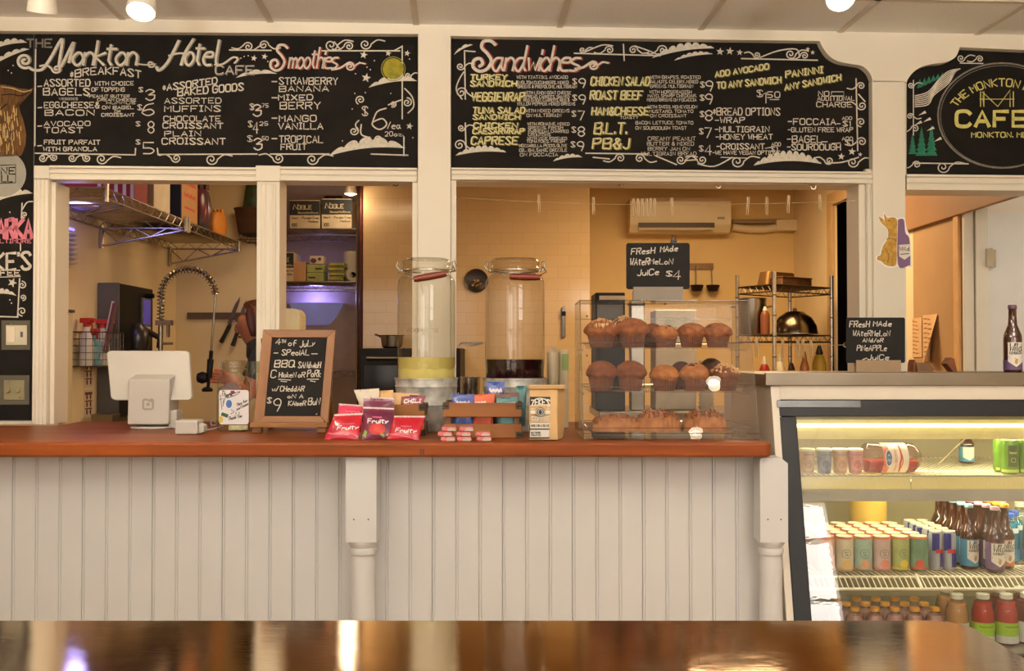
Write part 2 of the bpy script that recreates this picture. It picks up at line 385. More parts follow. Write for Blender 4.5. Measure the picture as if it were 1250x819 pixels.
# top rail with the curved brackets that flow into the right post
up = [(x, 16 + x * .0184) for x in (-500, 0, 400, 800, 1250, 1750)]
def curve(pts): return smooth(pts, 4)
lo = [(1750, topline(1750)), (1250, 61), (1172, 57.5)] + curve([(1171, 60), (1166, 70), (1154, 76), (1138, 78), (1124, 82), (1114, 89), (1108, 97)]) + [(1107, 100), (1066, 100)] \
 + curve([(1065, 97), (1061, 88), (1052, 80.5), (1038, 78), (1024, 75), (1012, 68), (1004, 57), (1001, 50.5)]) + [(1000, 50), (553, 44), (508, 41.5), (-500, 34)]
struct(MB().prism(up + lo, wfn(.04), .0385).build('trim_1', cream))
struct(wbox(MB(), -600, 1800, 24, 30, .052, .0115).build('trim_2', cream)) if False else None
def casing(name, x0, x1, y0, y1, off, depth, flutes=3, wood=cream):
 m = MB(); s0, s1 = ws(x0, (y0 + y1) / 2, off), ws(x1, (y0 + y1) / 2, off)
 z1 = atw((x0 + x1) / 2, y0, off).z; z0 = ZC + .001 if y1 > 500 else atw((x0 + x1) / 2, y1, off).z
 n = max(1, flutes * 4); prof = []
 for i in range(n + 1):
  t = i / n; g = .004 if flutes and i % 4 in (2,) else 0
  prof.append((s0 + (s1 - s0) * t, -g))
 poly = prof + [(s1, -depth), (s0, -depth)]
 fn = lambda u, v, w: WB + WU * u + WN * (off + v) + V((0, 0, z0 + w))
 m.prism(poly, fn, z1 - z0); return struct(m.build(name, wood, bevel=.002))
casing('trim_3', 40, 59, 203, 516, .035, .0345, 4)
m = MB(); wbox(m, 41, 60, 202, 218, .041, .0055); struct(m.build('trim_3', cream, bevel=.003))
casing('trim_4', 61, 67, 222, 516, .012, .13, 0)
casing('trim_5', 510, 550, 42, 516, .04, .165, 0, white_paint if False else cream)
casing('trim_5', 503, 510, 206, 516, .022, .14, 0); casing('trim_5', 550, 557, 206, 516, .022, .14, 0)
casing('trim_6', 313, 341, 206, 516, .032, .15, 0); casing('trim_6', 318, 336, 224, 516, .038, .0055, 2)
casing('trim_7', 1066, 1106, 98, 516, .04, .165, 0)
casing('trim_7', 1049, 1058, 224, 516, .018, .12, 0); casing('trim_7', 1058, 1066, 206, 516, .030, .14, 2)
# counter-height sill of the right-hand openings is the cooler; rails under the boards
def rail(name, x0, x1, y0, y1, corner=False):
 m = MB(); h = y1 - y0
 wbox(m, x0, x1, y0, y0 + h * .16, .045, .0445); wbox(m, x0, x1, y0 + h * .16, y0 + h * .55, .034, .0335)
 wbox(m, x0, x1, y0 + h * .55, y0 + h * .66, .029, .0285); wbox(m, x0, x1, y0 + h * .66, y1, .034, .0335)
 return struct(m.build(name, cream, bevel=.0015))
rail('trim_2', 60, 313, 203, 220); rail('trim_2', 341, 509, 204, 221); rail('trim_2', 551, 1065, 207, 221.5); rail('trim_2', 1107, 1420, 214, 233)
m = MB(); wbox(m, 312, 342, 202, 221, .04, .0395); struct(m.build('trim_2', cream, bevel=.002))
# --- kitchen beyond
KL, KRX = -1.97, 2.04; KZ = 2.55
struct(MB().box(KL - .06, KL, 3.78, 8.0, 0, KZ).build('kitchen_wall', kwall))
struct(MB().box(KL, -1.45, 6.0, 6.06, 0, KZ).build('kitchen_wall', kwall))
struct(MB().box(KL, -.99, 7.36, 7.42, 0, KZ).build('pantry_wall', mat('pantry_paint', (190, 172, 156), .6)))
# glazed tile wall
tile = bpy.data.materials.new('glazed_tile'); tile.use_nodes = True; nt = tile.node_tree; b = nt.nodes['Principled BSDF']
tc = nt.nodes.new('ShaderNodeTexCoord'); mp = nt.nodes.new('ShaderNodeMapping'); mp.inputs['Rotation'].default_value = (pi / 2, 0, 0)
br = nt.nodes.new('ShaderNodeTexBrick'); br.inputs['Scale'].default_value = 1; br.inputs['Brick Width'].default_value = .152; br.inputs['Row Height'].default_value = .076
br.inputs['Mortar Size'].default_value = .0022; br.inputs['Mortar Smooth'].default_value = .4
br.inputs['Color1'].default_value = srgb((212, 182, 134)); br.inputs['Color2'].default_value = srgb((209, 178, 130)); br.inputs['Mortar'].default_value = srgb((200, 168, 120))
bp = nt.nodes.new('ShaderNodeBump'); bp.inputs['Strength'].default_value = .12; bp.inputs['Distance'].default_value = .003; bp.invert = True
nt.links.new(tc.outputs['Object'], mp.inputs[0]); nt.links.new(mp.outputs[0], br.inputs[0]); nt.links.new(br.outputs[0], b.inputs[0])
nt.links.new(br.outputs['Fac'], bp.inputs['Height']); nt.links.new(bp.outputs[0], b.inputs['Normal']); b.inputs['Roughness'].default_value = .12
struct(MB().box(-.99, .517, 6.8, 7.36, 0, KZ).build('tiled_wall', tile))
struct(MB().box(.517, KRX, 7.4, 7.46, 0, KZ).build('kitchen_wall', gold_wall))
m = MB(); m.box(KRX, KRX + .012, 6.45, 7.4, 0, KZ).box(KRX, KRX + .012, 5.83, 6.45, 2.26, KZ).box(KRX, KRX + .11, 5.2, 5.83, 0, KZ)
struct(m.build('kitchen_wall', kwall))
m = MB(); m.box(KRX, KRX + .11, 4.64, 5.2, 0, KZ).box(KRX, KRX + .11, 3.95, 4.64, 1.985, KZ)
struct(m.build('hall_wall', brown_wall))
m = MB(); m.box(KRX - .022, KRX, 4.0, 5.35, 1.95, KZ - .02); struct(m.build('trim_10', brown_trim, bevel=.004))
m = MB(); m.box(KRX - .014, KRX, 4.645, 4.70, 0, 1.95); struct(m.build('trim_10', mat('tan_trim', (214, 170, 116), .5), bevel=.003))
m = MB(); m.box(KRX - .02, KRX, 6.455, 6.56, 0, 2.34).box(KRX - .02, KRX, 5.83, 6.455, 2.26, 2.34); struct(m.build('trim_11', mat('tan_trim2', (198, 160, 108), .5), bevel=.003))
struct(MB().box(KL, 4.1, 3.97, 8.0, KZ, KZ + .05).build('ceiling', mat('kitchen_ceiling', (190, 150, 104), .7)))
m = MB(); m.box(2.9, 2.95, 5.3, 7.3, 0, KZ).box(2.15, 2.95, 6.9, 6.95, 0, KZ).box(2.15, 2.95, 5.3, 5.34, 0, KZ); struct(m.build('storeroom_wall', room_shade))
m = MB(); m.box(3.9, 3.96, 3.8, 5.3, 0, KZ).box(2.16, 3.9, 5.28, 5.30, 0, KZ); struct(m.build('hall_wall', wallm))
# white door standing open in the hall
dm = mat('door_white', (232, 232, 226), .4, var=.02); jm = mat('jamb_white', (238, 234, 218), .4, var=.02)
m = MB(); m.box(KRX + .001, KRX + .045, 4.615, 4.639, 0, 1.984).box(KRX + .05, KRX + .109, 4.607, 4.639, 0, 1.984); struct(m.build('trim_12', jm, bevel=.003))
m = MB(); m.box(2.16, 2.98, 4.66, 4.70, .01, 1.96)
d = struct(m.build('door_1', dm, bevel=.003))
hm = mat('steel_hinge', (190, 184, 166), .35, 1)
for zz in (at(1205, 315, 4.63).z, .35):
 m = MB(); m.box(2.135, 2.158, 4.598, 4.606, zz - .04, zz + .04).tube([(2.16, 4.604, zz - .042), (2.16, 4.604, zz + .042)], .006).box(2.164, 2.2, 4.648, 4.6595, zz - .04, zz + .04)
 m.build('hinge', hm, d)
# ================================================================ MENU BOARDS
slate = mat('chalkboard_black', (19, 16, 14), .8, c2=(30, 26, 23), sc=9, detail=6, spec=.2)
chalk = mat('chalk_white', (214, 206, 190), .9, var=.12, sc=90)
chalk_grey = mat('chalk_grey', (128, 122, 108), .9, var=.2, sc=60)
chalk_yellow = mat('chalk_yellow', (214, 206, 120), .9, var=.15, sc=90)
chalk_olive = mat('chalk_olive', (150, 142, 62), .9, var=.2, sc=60)
chalk_red = mat('chalk_red', (150, 58, 50), .9, var=.2, sc=60)
chalk_green = mat('chalk_green', (40, 120, 92), .9, var=.2, sc=60)
chalk_pink = mat('chalk_pink', (226, 132, 148), .9, var=.12, sc=60)
def board(name, poly, label):
 root = thing(name, label, 'menu board', WB + WU * ws(sum(p[0] for p in poly) / len(poly), 120, .001) + V((0, 0, atw(300, 205, 0).z)))
 m = MB().prism(poly, wfn(.0065), .0055); o = m.build('panel', slate)
 fix_parent(o, root); return root
def wink(d=.0): return Ink(wfn(.0078 + d), -1)
def put(ink, name, m, root, label=None):
 o = ink.done(name, m, None, label); fix_parent(o, root); return o
# ---- breakfast board
tl = lambda x: topline(x) - 6
B1 = board('menu_board', [(41.5, 206), (510, 207.5), (510, tl(510)), (41.5, tl(41))], 'wide black chalk menu board with breakfast items, muffins and smoothies')
k = wink()
T = k.text
for a in [('ASSORTED', 54, 110, 105, 9, 1.6), ('WITH CHOICE', 116, 163, 104, 5, 1.0), ('OF TOPPING', 112, 152, 111.5, 5, 1.0), ('BAGELS', 53, 109, 116, 9, 1.7),
 ('-PEANUT BUTTER', 106, 158, 119, 3.6, .8), ('CREAM CHEESE', 119, 166, 123.3, 3.4, .8), ('HUMMUS', 130, 165, 127, 2.8, .6), ('VEGGIES', 72, 95, 122, 2.8, .5),
 ('EGG,CHEESE&', 54, 121, 131.5, 7.5, 1.4), ('BACON', 55, 115, 140.5, 7, 1.5), ('ON BAGEL', 125, 163, 133, 4, 1.0), ('OR', 140, 147, 137.5, 3, .7), ('CROISSANT', 124, 164, 142, 4, 1.0),
 ('AVOCADO', 54, 110, 153.5, 6, 1.3), ('TOAST', 54, 101, 162, 7, 1.4), ('FRUIT PARFAIT', 54, 122, 176, 5.5, 1.3), ('WITH GRANOLA', 53, 118, 184, 5, 1.3),
 ('$', 169.5, 174.5, 112, 6, 1), ('3', 178, 189, 122, 14, 1.5), ('$', 168, 173, 134, 7, 1), ('6', 174, 188, 141, 16, 1.5), ('$', 166, 171, 154, 6, 1), ('8', 181, 188, 162, 15, 1.5), ('$', 166, 171, 176, 6, 1), ('5', 175, 188, 187, 15, 1.5),
 ('ASSORTED', 201, 270, 126, 7, 1.2), ('MUFFINS', 201, 269, 136, 7.5, 1.4), ('CHOCOLATE', 200, 269, 148, 7, 1.3), ('CROISSANT', 199, 272, 156.5, 7, 1.6), ('PLAIN', 201, 245, 166, 6.5, 1.3), ('CROISSANT', 198, 275, 176, 8, 1.6),
 ('$', 305, 310, 134, 8, 1), ('3', 309, 319, 142, 15, 1.7), ('75', 320, 327.5, 131, 5, .9), ('$', 303, 308, 155, 8, 1), ('4', 309, 315, 163, 15, 1.5), ('25', 317, 327, 153, 5, .9), ('$', 302, 308, 173, 8, 1), ('3', 310, 320, 183, 15, 1.7), ('50', 320, 327.5, 171, 5, .9),
 ('-', 332, 338, 103, 8, 1.6), ('STRAWBERRY', 341, 412, 103, 9, 1.5), ('BANANA', 341, 401, 111.5, 7, 1.4), ('-', 332, 338, 123, 8, 1.6), ('MIXED', 340, 382, 122, 7, 1.5), ('BERRY', 342, 391, 133, 9, 1.5),
 ('-', 332, 338, 148, 8, 1.6), ('MANGO', 341, 386, 148, 8, 1.5), ('VANILLA', 340, 394, 157.5, 8, 1.6), ('-', 332, 338, 173, 8, 1.6), ('TROPICAL', 341, 394, 174, 9, 1.4), ('FRUIT', 343, 374, 182.5, 7.5, 1.4),
 ('$', 442, 449, 141, 12, 1.4), ('6', 455, 472, 157, 28, 1.9), ('/ea', 473, 489, 157, 9, 1.2), ('20oz.', 470, 492, 166, 6, 1.0)]:
 T(a[0], a[1], a[2], a[3], a[4] * .9, a[5] * .9, jit=.04)
for y in (105.5, 131.5, 154, 178): k.line([(46, y), (51, y - .3)], 1.4)
k.text('*BREAKFAST', 86, 172, 95.5, 8.5, 1.6, bow=5)
k.text('*ASSORTED', 199, 265, 111, 7.5, 1.6, y1=102); k.text('BAKED GOODS', 217, 297, 117, 8.5, 1.7, y1=110)
put(k, 'lettering', chalk, B1)
def script(txt, x0, x1, yb, h, w, y1=None, m=chalk, sh=None, root=None, shear=.16, cap=None, dx=1.8):
 for q, mm, d, o in ((0, sh, -.0005, dx), (1, m, .0003, 0)):
  if mm is None: continue
  s = wink(d); s.text(txt, x0 + o, x1 + o, yb + o * .5, h, w if q else w * 1.1, y1=y1, shear=shear, gap=.35)
  if cap: cap(s, o, w)
  put(s, 'script_title' if q else 'title_shadow', mm, root)
def capM(s, o, w):
 s.line(smooth([(44 + o, 86), (52 + o, 84), (62 + o, 70), (72 + o, 52), (76 + o, 50), (72 + o, 84), (88 + o, 54), (89 + o, 56), (84 + o, 76)], 4), w * 1.1); s.spiral(30 + o, 74, 10, 1.6, 60, 1, w, (45 + o, 86)); s.spiral(69 + o, 84, 6, 1.4, 180, -1, w * .7)
script('onkton', 88, 166, 79, 29, 3.0, m=chalk, sh=chalk_grey, root=B1, cap=capM)
def capH(s, o, w):
 s.line(smooth([(218 + o, 50), (210 + o, 66), (203 + o, 78), (194 + o, 86), (191 + o, 82)], 4), w * 1.2); s.line(smooth([(236 + o, 48), (226 + o, 64), (221 + o, 79)], 4), w * 1.2); s.line(smooth([(206 + o, 68), (218 + o, 65), (230 + o, 66)], 3), w * .8); s.spiral(184 + o, 78, 5, 1.3, 0, 1, w * .6, (168 + o, 78))
 s.line(smooth([(262 + o, 79), (272 + o, 78), (284 + o, 70), (290 + o, 72), (286 + o, 77)], 4), w * .7)
script('otel', 225, 266, 79, 30, 2.8, m=chalk, sh=chalk_grey, root=B1, cap=capH)
s = wink(); s.text('THE', 33, 63, 57.5, 9.5, 2.2); s.text('CAFE', 264, 310, 91, 10.5, 2.4); put(s, 'lettering', chalk_grey, B1)
s = wink(.0004); s.text('CAFE', 263, 309, 90, 9.5, 1.0); put(s, 'lettering', chalk, B1)
def capS(x0, x1, yt, yb, tx, ty):
 def f(s, o, w):
  W = x1 - x0; H = yb - yt
  P = [(.95, .12), (.75, 0), (.45, .02), (.38, .22), (.62, .42), (.78, .66), (.6, .92), (.28, 1), (.02, .86), (.05, .64), (.3, .58), (.42, .74), (.28, .84)]
  s.line(smooth([(x0 + o + W * a, yt + H * b) for a, b in P], 5), w * 1.35)
  s.spiral(tx + o, ty, 5.5, 1.3, 0, 1, w * .8); s.line(smooth([(tx - 22 + o, ty + 4), (tx - 12 + o, ty + 2), (tx + o, ty - 5), (tx + 5.5 + o, ty)], 4), w)
 return f
script('moothies', 352, 411, 83, 25, 2.2, sh=chalk_red, root=B1, cap=capS(330, 352, 55, 86, 427, 81))
s = wink(-.0002)
s.line([(43.5, 60), (43, 110), (42.5, 178)], 1.6)
for x0, y0, x1, y1 in ((33, 187, 165, 189), (193, 188.5, 314, 188), (330, 188, 402, 188), (453, 188, 498, 189.5), (280, 61, 331, 61.5), (393, 62, 488, 62), (491, 56, 491, 145), (493, 167, 493, 190), (481, 62, 490, 57), (165, 189, 165.5, 181), (193, 189, 192, 181)):
 s.line([(max(x0, 43), y0), (x1, y1)], 1.6)
for c in ((52, 193, 5, 0, 1), (66, 192, 4.5, 180, -1), (88, 193, 5, 0, 1), (106, 193, 5, 200, -1), (124, 194, 7, 20, 1), (215, 193, 6, 180, -1), (258, 194.5, 7.5, 0, 1), (340, 193, 7, 180, -1), (381, 194.5, 7.5, 0, 1),
   (303, 57, 6, 200, 1), (322, 55, 6, 0, -1), (404, 55, 8, 0, 1), (426, 56.5, 6, 180, 1), (446, 54, 7, 0, 1), (497, 125, 6, 270, 1), (440, 122, 6, 120, 1), (432, 160, 6, 300, 1), (462, 170, 4.5, 180, 1), (498, 92, 4, 0, 1), (480, 127, 4, 120, -1)):
 s.spiral(c[0], c[1], c[2], 1.5, c[3], c[4], 1.5)
for p in ([(438, 147), (434, 152), (437, 160)], [(441, 152), (441, 164), (452, 168)], [(474, 128), (484, 124), (490, 122)], [(494, 108), (503, 118), (505, 130), (498, 138)], [(310, 61), (320, 54)], [(415, 60), (408, 51)]): s.line(smooth(p, 4), 1.6)
put(s, 'scrollwork', chalk, B1)
s = wink(-.0001)
for c in ((310, 71, 4), (323, 69, 4), (444, 67, 5), (474, 65, 4), (497, 65, 4), (447, 95, 6), (500, 154, 4.5)): s.star(*c, .2)
for c in ((289, 70), (294, 71), (298, 69), (303, 68), (327, 75), (434, 90), (448, 82), (452, 85), (457, 74), (439, 76), (433, 114), (446, 113), (477, 114), (430, 133), (418, 172), (504, 168), (500, 72)): s.disc(c[0], c[1], .8)
s.cloud(288, 95, 338, 90, 2.5, 8); s.cloud(450, 107, 509, 99, 4, 12); s.cloud(402, 190, 495, 181, 4, 19)
put(s, 'chalk_drawing', chalk, B1)
s = wink(.0); s.disc(480, 84, 13); put(s, 'painted_sun', mat('chalk_sun', (176, 160, 44), .9, c2=(120, 122, 40), sc=40), B1)
s = wink(.0002); s.ring(480, 84, 14.5, 14.5, 1.0); put(s, 'sun_outline', chalk_olive, B1)
# ---- sandwiches board with the scooped corner
poly = [(551, 210), (1064.5, 213), (1064.5, 86), (1040, 71), (1020, 66), (1002, 46), (551, tl(551) + 2)]
B2 = board('menu_board', poly, 'wide black chalk menu board headed Sandwiches with a scooped upper corner')
k = wink(.0003); s = wink(-.0003)
for a in [('TURKEY', 574, 618, 97, 6, 1.4), ('SANDWICH', 574, 630, 105, 6.2, 1.4), ('VEGGIEWRAP', 575, 639, 123, 10, 1.5), ('TUNA SALAD', 577, 640, 138, 7, 1.4), ('SANDWICH', 577, 634, 145.5, 5.5, 1.3), ('CHICKEN', 578, 631, 156, 6, 1.4), ('CAESARWRAP', 577, 639, 163, 6, 1.4), ('CAPRESE', 575, 631, 176, 9, 1.5),
 ('CHICKEN SALAD', 721, 792, 104, 10, 1.5), ('ROAST BEEF', 720, 783, 121, 10, 1.6), ('HAM&CHEESE', 722, 791, 140, 9, 1.6), ('B.L.T.', 725, 764, 163, 13, 1.8), ('PB&J', 723, 767, 181, 12, 1.8)]:
 k.text(a[0], a[1], a[2], a[3], a[4], a[5], shear=.12); s.text(a[0], a[1] + 1.2, a[2] + 1.2, a[3] + .7, a[4], a[5] * 1.3, shear=.12)
for a in [('ADD AVOCADO', 873, 938, 94, 6.5, 1.3, 84), ('TO ANY SANDWICH', 875, 953, 108, 7.5, 1.3, 101), ('PANINNI', 959, 1004, 94.5, 7.5, 1.4, 88.5), ('ANY SANDWICH', 958, 1026, 110, 7, 1.4, 97.5)]:
 k.text(a[0], a[1], a[2], a[3], a[4], a[5], y1=a[6]); s.text(a[0], a[1] + 1, a[2] + 1, a[3] + .8, a[4], a[5] * 1.4, y1=a[6] + .8)
put(k, 'lettering', mat('chalk_cream', (226, 218, 172), .9, var=.1, sc=80), B2); put(s, 'lettering_shadow', chalk_olive, B2)
k = wink()
for a in [('WITH TZATZIKI, AVOCADO', 631, 693, 96, 4), ('ENGLISH CUCUMBERS, MIXED', 631, 694, 102.5, 4), ('GREENS & PROVOLONE, MULTIGRAIN', 632, 704, 107.5, 4), ('WITH LEMON GOAT CHEESE', 641, 697, 115, 4), ('SPREAD, CARROTS, SHAVED', 640, 695, 120, 4), ('RED ONION, CARROTS, RED &', 639, 695, 124, 3.6), ('YELLOW PEPPER, MIXED GREENS', 631, 702, 128.5, 3.8),
 ('WITH MIXED GREENS', 642, 695, 137, 4), ('ON MULTIGRAIN', 643, 685, 142.5, 4), ('WITH ROMAINE, MIXED', 644, 695, 153, 3.8), ('GREENS, FRESH', 645, 687, 157.5, 3.6), ('PARMESAN, CHARRED', 645, 694, 162, 3.8), ('CROUTONS', 645, 672, 166, 3.6), ('WITH VINE RIPENED', 644, 692, 170.5, 3.6), ('TOMATOES, FRESH', 643, 689, 174, 3.6), ('MOZZARELLA, PESTO, OLIVE', 634, 692, 179.5, 3.8), ('OIL, BALSAMIC DRIZZLE', 634, 692, 185, 4), ('ON FOCCACIA', 635, 681, 190.5, 4),
 ('WITH GRAPES, ROASTED', 794, 855, 96, 4), ('WALNUTS, CELERY, MIXED', 793, 852, 101.5, 4), ('GREENS, MULTIGRAIN', 794, 846, 107, 4), ('WITH HORSERADISH', 793, 844, 114, 4), ('MAYO, SHARP CHEDDAR,', 791, 850, 118.5, 3.8), ('MIXED GREENS ON FOCACCIA', 790, 850, 123.5, 3.8), ('WITH SWISS, HONEYDIJON', 791, 851, 132, 3.8), ('MUSTARD, TOMATO', 793, 846, 137.5, 3.8), ('ON CROISSANT', 794, 838, 143, 3.8), ('BACON, LETTUCE, TOMATO', 776, 846, 151.5, 4), ('ON SOURDOUGH TOAST', 776, 838, 158, 4),
 ('CREAMY PEANUT', 791, 849, 171.5, 5), ('BUTTER & MIXED', 790, 847, 177.5, 4.6), ('BERRY JAM ON', 791, 842, 183.5, 4.4), ('MULTIGRAIN BREAD', 783, 850, 189.5, 4.6), ('TOASTY', 757, 779, 145, 3.4)]: k.text(a[0], a[1], a[2], a[3], a[4] * .9, .62, jit=.06)
for x, y, d in ((699, 107, '9'), (699, 127, '9'), (698, 146.5, '7'), (698, 166, '8'), (697, 184, '9')): k.text('$', x, x + 5, y - 4.5, 6.5, 1); k.text(d, x + 8, x + 15.5, y, 11, 1.4)
for x, y, d in ((855, 111, '9'), (854.5, 127, '9'), (854.5, 147, '8'), (853.5, 168, '7'), (853.5, 189, '4')): k.text('$', x, x + 5, y - 4.5, 6.5, 1); k.text(d, x + 7, x + 15, y, 12, 1.4)
for a in [('$', 924, 931, 118, 8, 1.1), ('1', 932, 935, 126, 13, 1.2), ('50', 937, 952, 119, 7, 1.2), ('NO', 999, 1012, 117, 5.5, 1.1), ('ADDITIONAL', 998, 1043, 122.5, 5, .9), ('CHARGE', 997, 1040, 130.5, 6, 1.1), ('*BREAD OPTIONS', 871, 952, 140.5, 8.5, 1.3), ('-WRAP', 873, 909, 150, 6.5, 1.3), ('-MULTIGRAIN', 873, 939, 161, 6.5, 1.2), ('-HONEY WHEAT', 874, 943, 170, 6, 1.2), ('-CROISSANT', 875, 933, 182, 6.5, 1.3), ('ADD', 942, 953, 178, 4, .8), ('$1', 941, 949, 185, 6, 1), ('-WE HAVE VEGAN OPTIONS', 870, 952, 188.5, 4.4, .9),
 ('-FOCCAIA', 962, 1020, 152, 7, 1.3), ('ADD', 1028, 1040, 146, 3.6, .8), ('$1', 1029, 1038, 154, 6, 1.1), ('-GLUTEN FREE WRAP', 962, 1041, 161, 5.2, 1.0), ('-BAGEL', 961, 1003, 174, 8, 1.3), ('ADD', 1028, 1041, 171, 3.8, .8), ('$1', 1032, 1041, 177, 6, 1.1), ('-SOURDOUGH', 961, 1026, 183, 7, 1.3)]: k.text(*a, jit=.03)
k.line([(1015, 112), (1030, 112), (1030, 117), (1015, 117), (1015, 112)], .9); k.line([(940, 121.5), (951, 121.5)], 1); k.line([(1021, 151), (1026, 151)], 1); k.line([(1003, 173), (1010, 173)], 1); k.line([(1016, 175), (1026, 174.5)], 1); k.line([(934, 181), (940, 180)], 1); k.line([(880, 192), (912, 193)], 1)
put(k, 'lettering', chalk, B2)
script('andwiches', 600, 706, 86, 30, 2.8, sh=chalk_red, root=B2, shear=.2, cap=capS(577, 606, 50, 87, 724, 80))
s = wink(-.0002)
for x0, y0, x1, y1 in ((567, 62, 580, 63), (567, 62, 568, 121), (701, 65, 806, 68), (905, 71.5, 998, 73.5), (1045, 96, 1047, 184), (715, 187, 790, 188), (568, 150, 569, 185), (761, 54, 762, 74)): s.line([(x0, y0), (x1, y1)], 1.6)
for c in ((711, 61, 4, 0, 1), (744, 61, 5.5, 180, 1), (773, 61, 5.5, 0, -1), (809, 61, 6.5, 180, 1), (924, 67, 4.5, 180, -1), (965, 66, 6.5, 0, 1), (982, 68, 5, 180, 1), (562, 81, 5, 0, 1), (563, 113, 7, 0, -1), (563, 156, 4.5, 0, 1), (561, 177, 7, 0, -1), (1051, 105, 5, 180, 1), (1052, 129, 6, 180, -1), (1051, 149, 6, 90, 1), (1052, 173, 6, 180, 1), (757, 193, 6, 180, 1), (781, 193.5, 6, 0, -1), (831, 195, 6, 0, 1), (857, 195, 6, 180, -1), (900, 197, 8, 0, 1), (1012, 196, 5.5, 180, -1), (1041, 198, 7, 0, 1)):
 s.spiral(c[0], c[1], c[2], 1.5, c[3], c[4], 1.5)
for p in ([(715, 63), (735, 55), (748, 56)], [(775, 56), (792, 62), (806, 68)], [(928, 70), (950, 62), (972, 60), (976, 70)], [(566, 88), (560, 98), (557, 110), (564, 121)], [(1048, 115), (1056, 124)], [(800, 190), (826, 201)], [(836, 196), (850, 195)], [(852, 200), (872, 203), (894, 192)], [(1008, 199), (1028, 198), (1048, 192)], [(724, 192), (744, 194)]): s.line(smooth(p, 4), 1.6)
put(s, 'scrollwork', chalk, B2)
s = wink(-.0001)
for c in ((879, 63, 5), (891, 62.5, 5), (903, 64, 4), (1027, 191, 4.5), (1040, 185, 5), (1050, 188.5, 3), (986, 60, 3), (992, 64, 3)): s.star(*c, .1)
s.cloud(554, 67, 577, 55, 2, 6); s.cloud(556, 190, 618, 186, 6, 11); s.cloud(675, 197, 711, 192, 4, 7); s.cloud(796, 71, 872, 59, 6, 13); s.cloud(823, 74, 870, 66, 5, 7); s.cloud(920, 202, 1003, 200, 8, 18)
put(s, 'chalk_drawing', chalk, B2)
# ---- emblem board
poly = [(1107.5, 216), (1420, 224), (1420, 62), (1168, 52), (1154, 68), (1124, 72), (1107.5, 88)]
B3 = board('menu_board', poly, 'black chalk board with the round CAFE emblem, river and pine trees')
s = wink(.0); s.ring(1223, 141, 78, 64, 2.0); s.ring(1224, 142, 76, 62, .7); put(s, 'emblem_ring', chalk_grey, B3)
s = wink(.0003); s.text('CAFE', 1168, 1253, 154, 18, 4.6, gap=1.6); put(s, 'lettering', chalk_yellow, B3)
s = wink(.0003); s.arctext('THE MONKTON HOTEL', 1223, 152, 62, 47, 152, 28, 9, 1.5); s.text('MONKTON, MD.', 1186, 1256, 167.5, 6, 1.3)
s.line([(1197, 112), (1197, 130)], 1.2); s.line([(1201, 112), (1201, 130)], 1.2); s.line([(1196, 121), (1238, 121)], .9); s.line([(1201, 130), (1199, 112), (1218, 130), (1233, 110), (1233, 130)], 1.3); s.line([(1237, 112), (1237, 130)], 1.2)
put(s, 'monogram', chalk_yellow, B3)
s = wink()
for cx, yb, h, w in ((1114, 188, 22, 10), (1125, 190, 30, 14), (1137, 190, 32, 14)):
 for j in range(5):
  y = yb - h * j / 5; ww = w * (1 - j / 6) * .55; s.poly([(cx - ww, y), (cx + ww, y), (cx, y - h * .38)])
for j in range(9): x = 1122 + j * 5.5; s.poly([(x - 3, 108 - j * 2.6), (x + 4, 106 - j * 2.6), (x + 1, 96 - j * 1.5)])
put(s, 'painted_pines', chalk_green, B3)
s = wink(.0001)
for j in range(7): s.line(smooth([(1172 - j, 84 + j * .5), (1158, 87 + j * 2.4), (1146 - j, 97 + j * 3.2), (1133, 112 + j * 2.6), (1117, 117 + j * 2.2)], 4), 1.3)
for x, y in ((1126, 139), (1132, 147), (1121, 151), (1136, 158), (1145, 171)): s.poly([(x - 5, y + 2), (x + 5, y - 1), (x + 3, y - 4)])
put(s, 'painted_river', chalk, B3)
s = wink()
s.line([(1115, 98), (1115, 165)], 1.3); s.line([(1115, 199), (1182, 200)], 1.5); s.line([(1172, 77), (1200, 77.5)], 1.3)
for c in ((1117, 157, 5, 180, 1), (1151, 204, 8, 0, 1), (1119, 201, 5, 180, 1), (1173, 71, 5, 0, 1), (1196, 72, 4.5, 180, 1), (1112, 104, 4, 0, 1), (1111, 142, 4, 0, -1)): s.spiral(c[0], c[1], c[2], 1.5, c[3], c[4], 1.3)
put(s, 'scrollwork', chalk, B3)
# ---- tall board at the left edge
poly = [(40, 513), (-160, 513), (-160, tl(-160)), (40.5, tl(40))]
B4 = board('chalkboard', poly, 'tall black chalkboard strip with a painted bird and coffee names beside the register')
def at4(d=0): return wink(d)
s = at4(.0); feather = mat('bird_paint', (128, 88, 42), .9, c2=(70, 46, 24), sc=60, stretch=(2, 1, .4))
body = [(-14, 112), (-8, 106), (4, 103), (14, 105), (24, 108), (36, 109), (41, 107), (38, 113), (30, 119), (23, 123), (24, 134), (29, 148), (32, 164), (31, 178), (26, 190), (-14, 192)]
c0 = (4, 150)
for i in range(len(body)): s.poly([c0, body[i], body[(i + 1) % len(body)]])
put(s, 'painted_bird', feather, B4)
s = at4(.0003); lt = mat('bird_light', (206, 176, 118), .9, var=.2, sc=40)
for j in range(64):
 x = random.uniform(-6, 26); y = random.uniform(128, 182); s.line([(x, y), (x + random.uniform(-1, 1.5), y + random.uniform(5, 10))], 1.3, True)
s.line(smooth([(2, 106), (16, 108), (28, 112), (38, 110)], 3), 1.2); put(s, 'feather_strokes', lt, B4)
s = at4(.0003); s.line(smooth([(2, 116), (14, 115), (26, 117), (37, 111)], 3), 1.2); s.line([(0, 134), (8, 127)], 1.5); put(s, 'beak_line', slate, B4)
